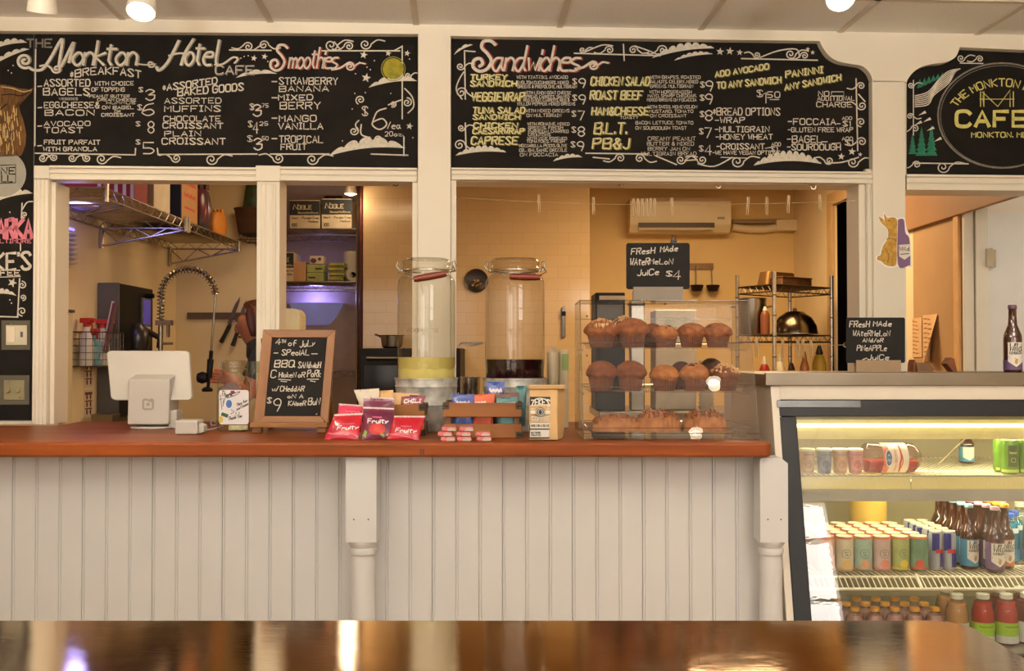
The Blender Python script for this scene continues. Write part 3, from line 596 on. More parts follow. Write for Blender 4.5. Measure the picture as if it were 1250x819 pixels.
s = at4(.0); s.disc(4, 212, 28, 28, 30); put(s, 'painted_disc', mat('chalk_disc', (168, 164, 150), .9, var=.08, sc=30), B4)
s = at4(.0003); s.line([(-4, 202), (19, 201), (19, 223), (-4, 224)], 1.2); s.text('WINE', -14, 18, 212.5, 8, 1.6); s.text('LL', 2, 15, 222, 8, 1.6); put(s, 'lettering', slate, B4)
s = at4(.0); s.text('ARKA', -3, 39, 290, 22, 5, gap=1.0); put(s, 'lettering', chalk_pink, B4)
s = at4(.0); s.text('BALTIMORE', -12, 38, 296.5, 4.6, 1.0); put(s, 'lettering', chalk_pink, B4)
s = at4(.0); s.text("KE'S", -6, 37, 330, 20, 3.6, y1=328); s.text('FFEE', -8, 24, 336, 6, 1.6)
s.line([(-10, 338.5), (25, 337.5)], 1); s.star(15, 345, 6, .4)
s.line([(27, 248), (26, 266)], 1.5); s.line([(25, 298), (25, 306)], 1.5); s.line([(24, 340), (21.5, 386)], 1.6); s.line(smooth([(27, 256), (33, 247), (40, 246)], 3), 1.5); s.line([(-10, 386), (22, 387)], 1.6); s.line([(44, 60), (44, 61)], .2)
for c in ((30, 262, 4, 90, 1), (27, 348, 5, 270, 1), (28, 363, 4, 90, -1), (27, 380, 6, 90, 1)): s.spiral(*c[:3], 1.4, c[3], c[4], 1.4)
put(s, 'lettering', chalk, B4)
s = at4(-.0001); s.cloud(-14, 62, 33, 52, 4, 10); s.cloud(-16, 84, 36, 60, 4, 9); s.cloud(-14, 250, 40, 236, 4, 12); s.cloud(-14, 360, 20, 361, 4, 9)
for c in ((14, 89), (10, 86), (16, 80), (12, 259), (12, 366), (14, 370)): s.disc(c[0], c[1], .9)
put(s, 'chalk_drawing', chalk, B4)
# ================================================================ COUNTER
red_wood = woodmat('counter_wood', (150, 74, 26), (86, 38, 10), .42, axis=0, sc=11); red_wood.node_tree.nodes['Principled BSDF'].inputs['Specular IOR Level'].default_value = .22
bead_m = mat('beadboard_paint', (204, 203, 202), .5, var=.02, sc=5)
XR = at(943, 550, 2.9).x
root = thing('countertop', 'long reddish brown varnished wooden countertop on the white beadboard counter', 'countertop', (-.9, 3.3, ZC - .042))
m = MB()
yb = lambda x: YW + KW * x - .06
prof = [(-2.6, 2.9), (XR, 2.9), (XR, yb(XR) + .1), (-2.6, yb(-2.6))]
m.prism([(XR - .012, 2.9), (XR, 2.912), (XR, 3.78), (-1.60, 3.80), (-1.60, yb(-1.6)), (-2.6, yb(-2.6)), (-2.6, 2.9)], lambda u, v, w: V((u, v, ZC - .042 + w)), .042)
o = m.build('top', red_wood, None, bevel=.012, seg=3); fix_parent(o, root)
for px in (514, 517):
 m = MB(); p = at(px, 552, 2.9); m.box(p.x - .002, p.x + .002, 2.8985, 2.905, ZC - .034, ZC - .018); o = m.build('knot', mat('dark_knot', (50, 18, 8), .5), None); fix_parent(o, root)
# counter body with beadboard and two turned posts
root = thing('counter_base', 'white painted beadboard counter front with turned posts', 'counter', (-.9, 3.03, 0))
YB = 3.03; XE = at(925, 650, YB).x + .01
g = 28.4 * YB / F; x0 = at(16.5, 650, YB).x
pts = [(-2.6, 0)]; k = int((-2.6 - x0) / g) + 1; x = x0 + k * g; i = 0
while x < XE - .01:
 d = .005 if k % 3 == 0 else .003; e = .0016
 pts += [(x - e - .004, 0), (x - .004, d), (x - .004 + e, 0), (x + .003 - e, 0), (x + .003, .0022), (x + .003 + e, 0)]
 x += g; k += 1
pts.append((XE, 0))
m = MB(); poly = [(a, b) for a, b in pts] + [(XE, .025), (-2.6, .025)]
m.prism(poly, lambda u, v, w: V((u, YB + v, .0 + w)), ZC - .043)
o = m.build('beadboard', bead_m); fix_parent(o, root)
m = MB(); m.box(-2.6, XE - .002, YB + .026, 3.74, .0, ZC - .0435); o = m.build('cabinet_body', bead_m); fix_parent(o, root)
def post(pxl, pxr, Y, top):
 xa, xb = at(pxl, 610, Y).x, at(pxr, 610, Y).x; xm = (xa + xb) / 2; hw = (xb - xa) / 2; zb = at(0, 664, Y).z; zt = ZC - .044 - top
 m = MB(); d = hw
 m.box(xa, xb, Y, Y + 2 * d, zb + .004, zt)
 if top:  # chamfered cap
  m = MB(); m.prism([(xa, zb + .004), (xb, zb + .004), (xb, zt - .012), (xb - .02, zt + .004), (xa + .004, zt + .004), (xa, zt - .004)], lambda u, v, w: V((u, Y + w, v)), 2 * d)
 r = hw
 prof = [(0, zb + .006), (r * .98, zb + .006), (r * 1.0, zb + .001), (r * .96, zb - .006), (r * .84, zb - .011), (r * .80, zb - .016), (r * .9, zb - .019), (r * .93, zb - .026), (r * .88, zb - .034), (r * .76, zb - .038), (r * .74, zb - .044),
   (r * .80, zb - .06), (r * .78, zb - .1), (r * .82, zb - .2), (r * .92, zb - .33), (r * .9, zb - .42), (r * .7, zb - .46), (r * .9, zb - .47), (r * .9, zb - .50), (0, zb - .50)]
 m.lathe(prof, 28, (xm, Y + d, 0)); m.box(xa, xb, Y, Y + 2 * d, 0, zb - .5)
 o = m.build('turned_post', bead_m, None, smooth=True, angle=35); fix_parent(o, root)
 for px in (0.27, .74):
  mm = MB().lathe([(0, 0), (.0022, 0), (.0022, .0008), (0, .0008)], 8, M=Matrix.Translation(V((xa + (xb - xa) * px, Y - .0006, at(0, 634, Y).z))) @ Matrix.Rotation(pi / 2, 4, 'X')); q = mm.build('nail_hole', mat('nail_dark', (40, 34, 30), .6), None); fix_parent(q, root)
post(422, 459.5, 2.925, .0); post(928, 962, 2.925, .006)
# ================================================================ STEEL TABLE in front
root = thing('steel_table', 'brushed stainless steel work table with a rounded corner facing the counter', 'table', (-.6, 1.1, 0))
steel = bpy.data.materials.new('brushed_steel'); steel.use_nodes = True; nt = steel.node_tree; b = nt.nodes['Principled BSDF']
b.inputs['Metallic'].default_value = 1; b.inputs['Roughness'].default_value = .16; b.inputs['Base Color'].default_value = srgb((216, 202, 182))
b.inputs['Anisotropic'].default_value = .0
tc = nt.nodes.new('ShaderNodeTexCoord'); mp = nt.nodes.new('ShaderNodeMapping'); mp.inputs['Scale'].default_value = (4, 260, 4)
no = nt.nodes.new('ShaderNodeTexNoise'); no.inputs['Scale'].default_value = 3; no.inputs['Detail'].default_value = 6
no2 = nt.nodes.new('ShaderNodeTexNoise'); no2.inputs['Scale'].default_value = 5
bp = nt.nodes.new('ShaderNodeBump'); bp.inputs['Strength'].default_value = .03; bp.inputs['Distance'].default_value = .002
bp2 = nt.nodes.new('ShaderNodeBump'); bp2.inputs['Strength'].default_value = .03; bp2.inputs['Distance'].default_value = .02
rr = nt.nodes.new('ShaderNodeMapRange'); rr.inputs[3].default_value = .03; rr.inputs[4].default_value = .08
nt.links.new(tc.outputs['Object'], mp.inputs[0]); nt.links.new(mp.outputs[0], no.inputs[0]); nt.links.new(tc.outputs['Object'], no2.inputs[0])
nt.links.new(no2.outputs[0], bp2.inputs['Height']); nt.links.new(no.outputs[0], bp.inputs['Height']); nt.links.new(bp2.outputs[0], bp.inputs['Normal']); nt.links.new(bp.outputs[0], b.inputs['Normal'])
nt.links.new(no.outputs[0], rr.inputs[0]); nt.links.new(rr.outputs[0], b.inputs['Roughness'])
P1, P2 = at(1165, 757, 1.62), at(400, 756.5, 1.62); ZT = P2.z; XT = P1.x + .012
def rtab(i):
 r = .05; x1, y1 = XT - i, 1.62 - i
 return [(-1.9 + i, .72 + i), (x1, .72 + i)] + [(x1 - r + r * cos(R(q)), y1 - r + r * sin(R(q))) for q in range(0, 91, 10)] + [(-1.9 + i, y1)]
rings = [(.0, -.030), (.0, -.005), (.0015, -.0015), (.005, 0)]
m = MB(); n = len(rtab(0)); vs = []
for i, dz in rings: vs += [V((x, y, ZT + dz)) for x, y in rtab(i)]
fs = [(k * n + j, k * n + (j + 1) % n, (k + 1) * n + (j + 1) % n, (k + 1) * n + j) for k in range(len(rings) - 1) for j in range(n)]
fs.append(tuple((len(rings) - 1) * n + j for j in range(n))); fs.append(tuple(range(n)))
m.add(vs, fs); o = m.build('tabletop', steel, None, smooth=True, angle=50); o.data.polygons[len(o.data.polygons) - 2].use_smooth = False; o.data.polygons[len(o.data.polygons) - 1].use_smooth = False; fix_parent(o, root)
for x, y in ((XT - .1, 1.5), (-1.8, 1.5), (XT - .1, .82), (-1.8, .82)):
 o = MB().lathe([(0, 0), (.022, 0), (.016, .03), (.02, .06), (.02, ZT - .031), (0, ZT - .031)], 16, (x, y, 0)).build('leg', mat('steel_leg', (170, 168, 164), .3, 1), None, smooth=True); fix_parent(o, root)
o = MB().box(-1.82, XT - .08, .8, 1.52, .22, .25).build('undershelf', mat('steel_leg', (0, 0, 0)), None, bevel=.005); fix_parent(o, root)
# ================================================================ TRACK SPOTS
lamp_white = mat('lamp_white', (232, 222, 206), .4)
bulb_m = mat('bulb_glow', (255, 244, 220), .4, emit=48, var=0)
def spot(px, py, Y, aim, label, rad=.043, power=L_SPOT, cone=95):
 p = at(px, py, Y) if py is not None else V((px[0], px[1], 2.38)); d = (V(aim) - p).normalized()
 root = thing('track_spotlight', label, 'spotlight', p + V((0, 0, 0)), 0, 'white track spotlights')
 M = d.to_track_quat('-Z', 'Y').to_matrix().to_4x4(); M.translation = p
 prof = [(.0, .13), (.018, .13), (.026, .12), (.030, .09), (rad * .86, .05), (rad, .004), (rad, -.002), (rad * .93, -.002), (rad * .9, .012)]
 o = MB().lathe(prof, 28, M=M).build('lamp_shade', lamp_white, None, smooth=True, angle=60); fix_parent(o, root)
 o = MB().lathe([(0, .003), (rad * .5, .004), (rad * .86, .012), (rad * .86, .016), (0, .016)], 24, M=M).build('bulb', bulb_m, None, smooth=True); fix_parent(o, root)
 back = p - d * .12
 o = MB().tube([back, (back.x, back.y, back.z + .03), (back.x, back.y, ZCEIL - .012)], .008, 8).build('stem', lamp_white, None, smooth=True); fix_parent(o, root)
 o = MB().box(back.x - .03, back.x + .03, back.y - .03, back.y + .03, ZCEIL - .024, ZCEIL - .002).build('canopy', lamp_white, None, bevel=.004); fix_parent(o, root)
 lamp('spot_beam', 'SPOT', p + d * .025, power, WARM2, .03, p + d, cone, .9)
spot(52, 14, 3.02, at(55, 330, 3.3), 'white bell spotlight aimed down above the painted bird')
spot(172, 14, 3.02, V((-1.02, 2.0, .2)), 'white bell spotlight over the Hotel heading, its glowing face turned outward')
spot(1026, -2, 3.0, V((.75, 1.9, 1.2)), 'white spotlight above the scooped corner of the sandwich board')
for i, (x, y, tx, ty, tz) in enumerate(((-.35, 2.35, -.5, 3.7, 2.0), (.95, 1.03, .85, 1.5, .6), (1.6, 2.0, 1.7, 3.8, 1.8), (-1.5, 2.2, -1.6, 3.6, 2.0), (.975, 1.47, .9, 1.95, .6), (-.5, .6, -.6, 3.0, 1.2))):
 spot((x, y), None, 0, V((tx, ty, tz)), 'white track spotlight hanging from the cafe ceiling out of the picture')
# bowl uplights added above the frame, unseen, to lighten the ceiling
for px_, lab in ((-1.0, 'added white bowl uplight out of view on the bird side, lightening the ceiling'), (1.25, 'added white bowl uplight out of view on the cooler side, lightening the ceiling')):
 P0 = V((px_, 1.0, 1.90)); root = thing('added_uplight', lab, 'pendant lamp', P0, 0, 'added bowl uplights')
 o = MB().lathe([(0, 0), (.10, .01), (.17, .05), (.20, .10), (.196, .10), (.165, .055), (.1, .016), (0, .006)], 32, P0).build('bowl', lamp_white, None, smooth=True); fix_parent(o, root)
 m = MB()
 for k in range(3): a_ = 2 * pi * k / 3; m.tube([P0 + V((.19 * cos(a_), .19 * sin(a_), .095)), V((px_, 1.0, ZCEIL - .02))], .003, 6)
 m.lathe([(0, 0), (.04, 0), (.05, .018), (0, .018)], 20, (px_, 1.0, ZCEIL - .02)); o = m.build('hanger', lamp_white); fix_parent(o, root)
# ================================================================ THINGS ON THE COUNTER
def loc_ink(fn, w, txts, m, name, root, dy=1, label=None):
 s = Ink(fn, dy)
 for a in txts: s.text(*a)
 o = s.done(name, m, None, label); fix_parent(o, root); return o
def P(mb, name, m, root, **k):
 o = mb.build(name, m, None, **k); fix_parent(o, root); return o
plastic_w = mat('white_plastic', (196, 190, 181), .35, var=.02)
ink_black = mat('ink_black', (26, 22, 20), .7)
# ---- register stand with tablet
p = onc(183, 522.5); root = thing('register_stand', 'white tablet register on a square pedestal stand at the counter', 'register', p, 0)
m = MB().lathe([(0, 0), (.075, 0), (.078, .004), (.074, .008), (0, .008)], 32, p + V((.015, .0, 0))); P(m, 'base_plate', mat('grey_plate', (190, 186, 178), .4), root, smooth=True)
Y0 = p.y - .055; sc = Y0 / F
xa, xb = at(155.5, 490, Y0).x, at(206, 490, Y0).x; z0, z1 = at(0, 518, Y0).z, at(0, 463, Y0).z
# pedestal: a bent white sheet, wedge seen from the side
m = MB(); m.prism([(0, z0), (.0, z0 + .004), (.008, z1), (.09, z1 + .02), (.10, z1 + .012), (.11, z0)], lambda u, v, w: V((xa + w, Y0 + u, v)), xb - xa); P(m, 'pedestal', plastic_w, root, bevel=.006, seg=3)
# tablet: leaning back away from the clerk's side
zc0, zc1 = at(0, 489, Y0 + .0).z, at(0, 428, Y0 + .06).z
def tabfn(u, v, w):   # u 0..1 across, v 0..1 up
 yy = Y0 + .03 + v * .10; xl = at(137 - 6 * v, 460, yy).x; xr = at(236 - 4 * v, 460, yy).x
 return V((xl + (xr - xl) * u, yy - .012 + w * .018, zc0 + (zc1 - zc0) * v))
m = MB(); m.prism(rrect(0, 1, 0, 1, .075, 6), lambda u, v, w: tabfn(u, .5 + (v - .5), w), 1.0); P(m, 'tablet', plastic_w, root, bevel=.005, seg=3)
yl = Y0 - .0006 + .008
def lf(px, py):
 q = at(px, py, Y0); t = (q.z - z0) / (z1 - z0); return V((q.x, Y0 + .008 * t - .0018, q.z))
s = Ink(lf, -1); s.line(rrect(174.5, 186.5, 487.5, 499.5, 2.5) + [(186.5, 490)], 2.6); s.poly([(178.6, 491.6), (182.4, 491.6), (182.4, 495.4), (178.6, 495.4)])
o = s.done('square_mark', mat('grey_mark', (160, 152, 140), .5), None); fix_parent(o, root)
m = MB(); a, b = at(205, 515, Y0 + .02), at(216, 500, Y0 + .02); m.box(a.x, b.x, Y0 + .02, Y0 + .08, ZC + .001, at(0, 501, Y0 + .02).z); P(m, 'hub', plastic_w, root, bevel=.004)
# power brick and cables
p = onc(226, 531); root = thing('power_adapter', 'white power adapter block lying beside the register stand', 'power adapter', p, 0)
xa, xb = at(213, 520, p.y).x, at(241, 520, p.y).x; zt = at(0, 513, p.y).z
m = MB(); m.prism([(0, ZC + .0005), (.03, ZC + .0005), (.066, ZC + .0005), (.066, zt), (.0, zt - .001)], lambda u, v, w: V((xa + w, p.y + u, v)), xb - xa); P(m, 'block', plastic_w, root, bevel=.006, seg=3)
m = MB(); m.prism([(0, 0), (.016, .006), (.016, .026), (0, .034)], lambda u, v, w: V((xb + u, p.y + .012 + w, ZC + .002 + v)), .04); P(m, 'plug_end', plastic_w, root, bevel=.003)
pl = [onc(213, 523), onc(208, 521), onc(204, 520)]
def cable(pts, label, nm='charging_cable'):
 q = [onc(x, y) + V((0, 0, .003 + h)) for x, y, h in pts]; sm = []
 for i in range(len(q) - 1):
  for j in range(4):
   sm.append(q[i].lerp(q[i + 1], j / 4))
 sm.append(q[-1]); sm2 = [sm[0]] + [(sm[i - 1] + sm[i] * 2 + sm[i + 1]) / 4 for i in range(1, len(sm) - 1)] + [sm[-1]]
 o = MB().tube(sm2, .0022, 6).build(nm, plastic_w, None, smooth=True); tag(o, label, 'cable', 'white cables by the tip jar'); return o
cable([(247, 526, 0), (256, 525.5, 0), (264, 524, 0), (272, 521, 0)], 'white cable running straight from the power adapter behind the tip jar')
cable([(240, 514.5, 0), (252, 513.8, .004), (262, 516.5, .002), (266, 519, 0), (258, 521, 0), (257, 517, .004), (262, 514.5, .002), (272, 515.5, 0)], 'white cable curled in a loop behind the power adapter')
# ---- jars
jar_glass = glassmat('jar_glass', (.95, .95, .92), (.72, .72, .66), 1.5)
def jar(px, pxr, pyt, pyb, name, label, cat, square=True, label_on=True):
 p = onc((px + pxr) / 2, pyb); Y = p.y + (pxr - px) / 2 * p.y / F; x0, x1 = at(px, 500, Y).x, at(pxr, 500, Y).x; r = (x1 - x0) / 2; H = at(0, pyt, Y).z - ZC
 p = V(((x0 + x1) / 2, p.y + r, ZC)); root = thing(name, label, cat, p, 0)
 n = 32
 def sq(a, z):
  if not square or z > H * .74: return 0
  c = max(abs(cos(a + .0)), abs(sin(a + .0))); return min(1 / c, 1.22) * .93 - 1
 prof = [(0, .004), (r * .86, .0005), (r * .98, .008), (r, .03), (r, H * .62), (r * .97, H * .70), (r * .82, H * .78), (r * .78, H * .82), (r * .86, H * .84), (r * .86, H * .87), (r * .80, H * .885), (r * .86, H * .90), (r * .86, H * .93), (r * .8, H * .95), (r * .84, H * .99), (r * .80, H), (r * .74, H * .985), (r * .74, H * .82)]
 P(MB().lathe(prof, 40, p, wob=sq), 'glass', jar_glass, root, smooth=True, angle=50)
 return root, p, r, H
root, p, r, H = jar(266.5, 304, 440, 527.5, 'tip_jar', 'glass tip jar covered by a scribbled white sticker', 'jar')
yf = p.y - r * .93 - .0015
lbl = lambda px, py: at(px, py, yf)
m = MB().prism(rrect(267.5, 303.5, 476, 518, 3), lambda u, v, w: at(u, v, yf) + V((0, w, 0)), .001); P(m, 'sticker', mat('sticker_white', (236, 232, 232), .5, var=.02), root)
lf2 = lambda px, py: at(px, py, yf - .0008)
s = Ink(lf2, -1)
s.text('Thank', 270, 284, 484, 6, .8, shear=.2, jit=.2); s.line(smooth([(272, 496), (276, 484), (286, 480), (293, 478), (288, 482), (277, 486)], 4), .7); s.text('Tips for', 289, 302, 496, 3.4, .7, y1=490); s.text('college', 289, 303, 501, 3.4, .7, y1=494); s.line([(282, 500), (286, 502.5), (282, 505)], .8); s.text('Thank You', 279, 295, 513, 4, .7, y1=509)
s.line([(269, 482), (271, 500)], .7); s.line([(268, 488), (273, 486), (272, 492)], .6); s.text('!!', 288, 292, 506, 3, .6)
o = s.done('scribbles', ink_black, None); fix_parent(o, root)
for (cx, cy, rx, ry, c, nm) in ((279.5, 493, 3.6, 5, (70, 110, 170), 'blue_mark'), (269.5, 512, 2.6, 4.2, (216, 190, 60), 'yellow_mark'), (284, 478.5, 3, 1.8, (150, 60, 60), 'red_mark')):
 s = Ink(lf2, -1); s.disc(cx, cy, rx, ry); o = s.done(nm, mat(nm, c, .6), None); fix_parent(o, root)
s = Ink(lf2, -1); s.poly([(271, 503), (279, 506), (277.5, 510), (269.5, 507)]); o = s.done('green_mark', mat('green_mark', (58, 96, 52), .6), None); fix_parent(o, root)
m = MB().prism([(279, 519), (302.5, 519), (302.5, 524.5), (279, 525)], lambda u, v, w: at(u, v, yf) + V((0, w, 0)), .0008); P(m, 'lower_sticker', mat('note_green', (196, 198, 150), .6, c2=(150, 150, 110), sc=120), root)
for i in range(4):
 a = i * .9; m = MB(); c = p + V((.02 * cos(a * 2), .02 * sin(a * 2), .012 + .012 * i)); M = Matrix.Translation(c) @ Matrix.Rotation(a, 4, 'Z') @ Matrix.Rotation(.35 - .2 * i, 4, 'X')
 m.grid(lambda u, v: M @ V(((u - .5) * .05, (v - .5) * .032, .004 * sin(u * 7))), 8, 3)
 o = m.build('bank_note', mat('bank_note', (120, 126, 92), .8, c2=(160, 164, 130), sc=80)); tag(o, 'crumpled green bank note lying at the bottom of the tip jar', 'bank note', 'bank notes in the tip jar')
jar(300, 318, 441, 519, 'glass_jar', 'second clear glass jar half hidden behind the tip jar', 'jar', False)
# ---- A-frame chalkboard
YF = onc(354, 528).y
root = thing('sandwich_board', 'wood framed chalkboard on feet advertising a 4th of July special', 'chalkboard sign', onc(354, 528), 0)
oak = woodmat('oak_frame', (152, 102, 52), (110, 66, 28), .45, axis=2, sc=8); oakh = woodmat('oak_frame_h', (152, 102, 52), (110, 66, 28), .45, axis=0, sc=8)
ZB, ZTP = at(0, 519, YF).z, at(0, 402.5, YF + .05).z
TL = .055
def sbp(px, py, d=0.0):       # board plane leaning back; px, py in frame pixels
 t = (519 - py) / (519 - 402.5); q = at(px, py, YF + TL * t); n = V((0, -1, .25)).normalized()
 return q + n * d
def sbar(quad, d0, d1, mt, nm='frame_rail'):
 m = MB(); m.prism(quad, lambda u, v, w: sbp(u, v, d0 + (d1 - d0) * w), 1); return P(m, nm, mt, root, bevel=.002)
# outer TL(322,403) TR(410,403) BR(400,516) BL(309,517); inner (331,412)-(398,412)-(390,508)-(322,508)
sbar([(321.5, 402.5), (332.5, 412), (323, 509), (309, 518)], -.012, .004, oak, 'frame_stile'); sbar([(410, 403), (399.5, 412), (391, 509), (400.5, 518)], -.012, .004, oak, 'frame_stile')
sbar([(321.5, 402.5), (410, 403), (399.5, 412.4), (332, 412.4)], -.012, .0045, oakh); sbar([(322.5, 508), (391, 508), (400, 519), (308, 519)], -.012, .0035, oakh)
sbar([(331, 411), (400.5, 411), (391.5, 510), (322, 510)], -.008, -.001, mat('slate_grey', (26, 24, 23), .8, c2=(36, 33, 31), sc=20, spec=.2), 'slate')
m = MB(); q0, q1 = at(307, 520, YF), at(401, 520, YF); m.box(q0.x, q1.x, YF - .022, YF + .02, at(0, 520.5, YF).z - .002, at(0, 515, YF).z); P(m, 'chalk_ledge', oakh, root, bevel=.002)
for a, b in ((309, 320), (388, 399)):
 m = MB(); m.box(at(a, 520, YF).x, at(b, 520, YF).x, YF - .012, YF + .012, ZC + .0005, at(0, 519, YF).z - .001); P(m, 'foot', oak, root, bevel=.002)
 xx = at(a, 520, YF).x; m = MB(); m.prism([(0, 0), (.012, 0), (-.09, .30), (-.102, .30)], lambda u, v, w: V((xx + w * .02 + (.006 if a < 350 else .0), YF + .17 + u, ZC + .001 + v)), 1); P(m, 'rear_leg', oak, root, bevel=.002)
m = MB(); z9 = ZC + .03; m.box(at(331, 525, YF + .15).x, at(384, 525, YF + .15).x, YF + .145, YF + .16, ZC + .006, ZC + .03); P(m, 'rear_rail', oakh, root)
s = Ink(lambda u, v: sbp(u, v, .0012), -1)
for a in [('4', 336, 342, 421.5, 7, 1.2, 420), ('TH', 343.5, 348.5, 418.5, 3.6, .8), ('of', 352, 361, 422, 6.5, 1.1), ('JuLy', 366, 384, 424, 7.5, 1.1, 422), ('-', 334, 339, 434, 6, 1.1), ('SPeciAL', 344, 377, 433.5, 6.5, 1.1), ('-', 380, 387, 435, 6, 1.0), ('BBQ', 335, 360, 448, 8, 1.3), ('SANdwicH', 364, 391, 449, 7, 1.1), ('C', 330.5, 336.5, 461, 9, 1.2), ('HickeN', 340.5, 361, 460.5, 6, 1.0), ('oR', 364, 372, 460.5, 6, 1.1), ('PoRk', 375, 391, 460, 8, 1.1), ('w/', 332, 339.5, 477.5, 6, 1.0), ('CHeddAR', 342, 371, 477.5, 6, 1.0), ('oN A', 351, 370, 486, 4.5, .9), ('$', 326, 331, 492, 6.5, 1.0), ('9', 333, 341.5, 502, 15, 1.2), ('KAiseR', 352, 373, 495, 5.5, 1.0), ('BuN', 376, 390, 494, 8, 1.1)]:
 s.text(*a, shear=.15) if len(a) == 6 else s.text(a[0], a[1], a[2], a[3], a[4], a[5], y1=a[6], shear=.15)
for l in ([(340, 463), (355, 464)], [(343, 465.3), (350, 466)], [(375, 463), (389, 463)], [(379, 465), (385, 466)], [(386, 506), (387, 505)]): s.line(l, 1.0)
put_ = s.done('lettering', chalk, None); fix_parent(put_, root)
# ---- galvanised pails with glass drink dispensers
galv = mat('galvanised', (222, 218, 208), .42, .3, c2=(150, 148, 140), sc=26, detail=2)
disp_glass = glassmat('dispenser_glass', (.93, .92, .88), (.70, .68, .62), 1.5)
wire_m = mat('wire_steel', (188, 182, 170), .25, 1)
def dispenser(pxl, pxr, side, liquid, liq_y, what, handle):
 YD = 3.37; xa, xb = at(pxl, 460, YD).x, at(pxr, 460, YD).x; R0 = (xb - xa) / 2; x = (xa + xb) / 2; zp = at(0, 462, YD - R0).z
 c = V((x, YD, ZC)); hp = zp - ZC
 root = thing('metal_pail', 'galvanised metal pail carrying the ' + what + ' dispenser', 'pail', c, 0, 'galvanised pails')
 prof = [(0, .002), (R0 * .84, .0005), (R0 * .86, .004), (R0 * .855, .014), (R0 * .925, hp * .48), (R0 * .94, hp * .5), (R0 * .925, hp * .53), (R0 * .965, hp * .82), (R0 * .98, hp * .84), (R0 * .965, hp * .87), (R0 * .98, hp * .975), (R0 * 1.0, hp * .98), (R0, hp), (R0 * .97, hp), (R0 * .94, hp * .8), (R0 * .94, hp * .8), (0, hp * .8)]
 P(MB().lathe(prof, 40, c), 'pail_body', galv, root, smooth=True, angle=35)
 for sgn in (-1, 1):
  m = MB(); m.tube([c + V((sgn * R0 * (.975 + .04 * sin(pi * t / 8)), -.0 + .04 * cos(pi * t / 8), hp * .7 - .03 * sin(pi * t / 8))) for t in range(9)], .003, 6); P(m, 'pail_handle', wire_m, root, smooth=True)
 # dispenser
 zb = ZC + hp * .8 + .001; rj = at(pxr - 3.8, 400, YD).x - x; zt = at(0, 315, YD).z; H = zt - zb; zs = at(0, 339, YD).z - zb; zl = at(0, 331, YD).z - zb
 root = thing('drink_dispenser', what[0].upper() * 0 + 'glass drink dispenser holding ' + what + ', in a galvanised pail', 'drink dispenser', V((x, YD, zb)), 0, 'glass drink dispensers')
 cc = V((x, YD, zb)); rl = rj * .80
 prof = [(0, .003), (rj * .9, .002), (rj * .96, .012), (rj * .97, .06), (rj, .08), (rj, zs - .03), (rj * .985, zs - .012), (rj * .93, zs - .002), (rj * .84, zs + .006), (rl * .96, zs + .012), (rl * .96, zl + .006)]
 P(MB().lathe(prof, 56, cc, wob=lambda a, z: .004 * sin(9 * a)), 'glass_body', disp_glass, root, smooth=True, angle=60)
 prof = [(rl * .9, zl - .004), (rl * 1.02, zl + .002), (rl * 1.05, zl + .008), (rl * 1.0, zl + .012), (rl * .98, zl + .016), (rl * 1.04, zl + .02), (rl * 1.05, zl + .028), (rl * .98, zl + .036), (rl * .9, zl + .040), (rl * .7, zl + .037), (0, zl + .034)]
 P(MB().lathe(prof, 40, cc), 'glass_lid', disp_glass, root, smooth=True, angle=60)
 m = MB(); zl2 = at(0, liq_y, YD).z - zb; rr = rj * .975
 m.lathe([(0, .006), (rr * .95, .006), (rr, .016), (rr, zl2), (0, zl2)], 48, cc); P(m, 'liquid', liquid, root, smooth=True, angle=30)
 # wire bail: ring round the neck, side loops and a drooping wire with a wooden grip
 m = MB(); zr = zl - .0
 m.tube([cc + V((rl * 1.0 * cos(t * pi / 16), rl * 1.0 * sin(t * pi / 16), zr + .001)) for t in range(32)], .0026, 6, closed=True)
 for sgn in (-1, 1):
  q = cc + V((sgn * rl * 1.02, -.012, zr)); m.tube([q, q + V((sgn * .012, 0, .004)), q + V((sgn * .020, -.002, .016)), q + V((sgn * .016, -.004, .032)), q + V((sgn * .008, -.004, .028)), q + V((sgn * .010, -.003, .008)), q + V((sgn * .004, -.004, -.004))], .0026, 6)
 h0, h1 = (at(handle[i][0], handle[i][1], YD - rj * 1.06) for i in (0, 1))
 e0 = cc + V((-rl * 1.16, -.012, zr + .016)); e1 = cc + V((rl * 1.16, -.012, zr + .016))
 d = (h1 - h0).normalized()
 m.tube([e0, e0.lerp(h0, .25) + V((-.012, -.02, -.012)), e0.lerp(h0, .7) + V((0, -.03, -.004)), h0, h1, e1.lerp(h1, .7) + V((.0, -.03, -.004)), e1.lerp(h1, .25) + V((.014, -.02, -.012)), e1], .0022, 6)
 P(m, 'wire_bail', wire_m, root, smooth=True)
 m = MB(); g = [.0, .12, .5, .88, 1]; m.tube([h0.lerp(h1, t) for t in g], [.0085, .0105, .0118, .0105, .0085], 14); P(m, 'wooden_grip', woodmat('grip_wood', (122, 46, 24), (92, 30, 16), .4, axis=0), root, smooth=True)
 # embossed maker's mark
 def emb(u, v):
  an = -pi / 2 + u / rj; return cc + V(((rj + .0012) * cos(an), (rj + .0012) * sin(an), v))
 if side:
  s = Ink(emb, 1); s.text('ANCHOR HOCKING', -.06, .045, zs * .50, .012, .0022, gap=1.6)
  o = s.done('embossed_lettering', glassmat('emboss', (.8, .8, .76), (.5, .5, .46), 1.6), None); fix_parent(o, root)
lemonade = mat('lemonade', (216, 200, 116), .25, var=.02, sss=0); cola = mat('dark_juice', (34, 12, 14), .12, var=.05)
dispenser(481.5, 559.5, 1, lemonade, 436, 'yellow lemonade', ((505, 341), (545, 334)))
dispenser(588.5, 668.5, 0, cola, 438.5, 'dark red juice', ((622, 337.5), (660, 338.5)))
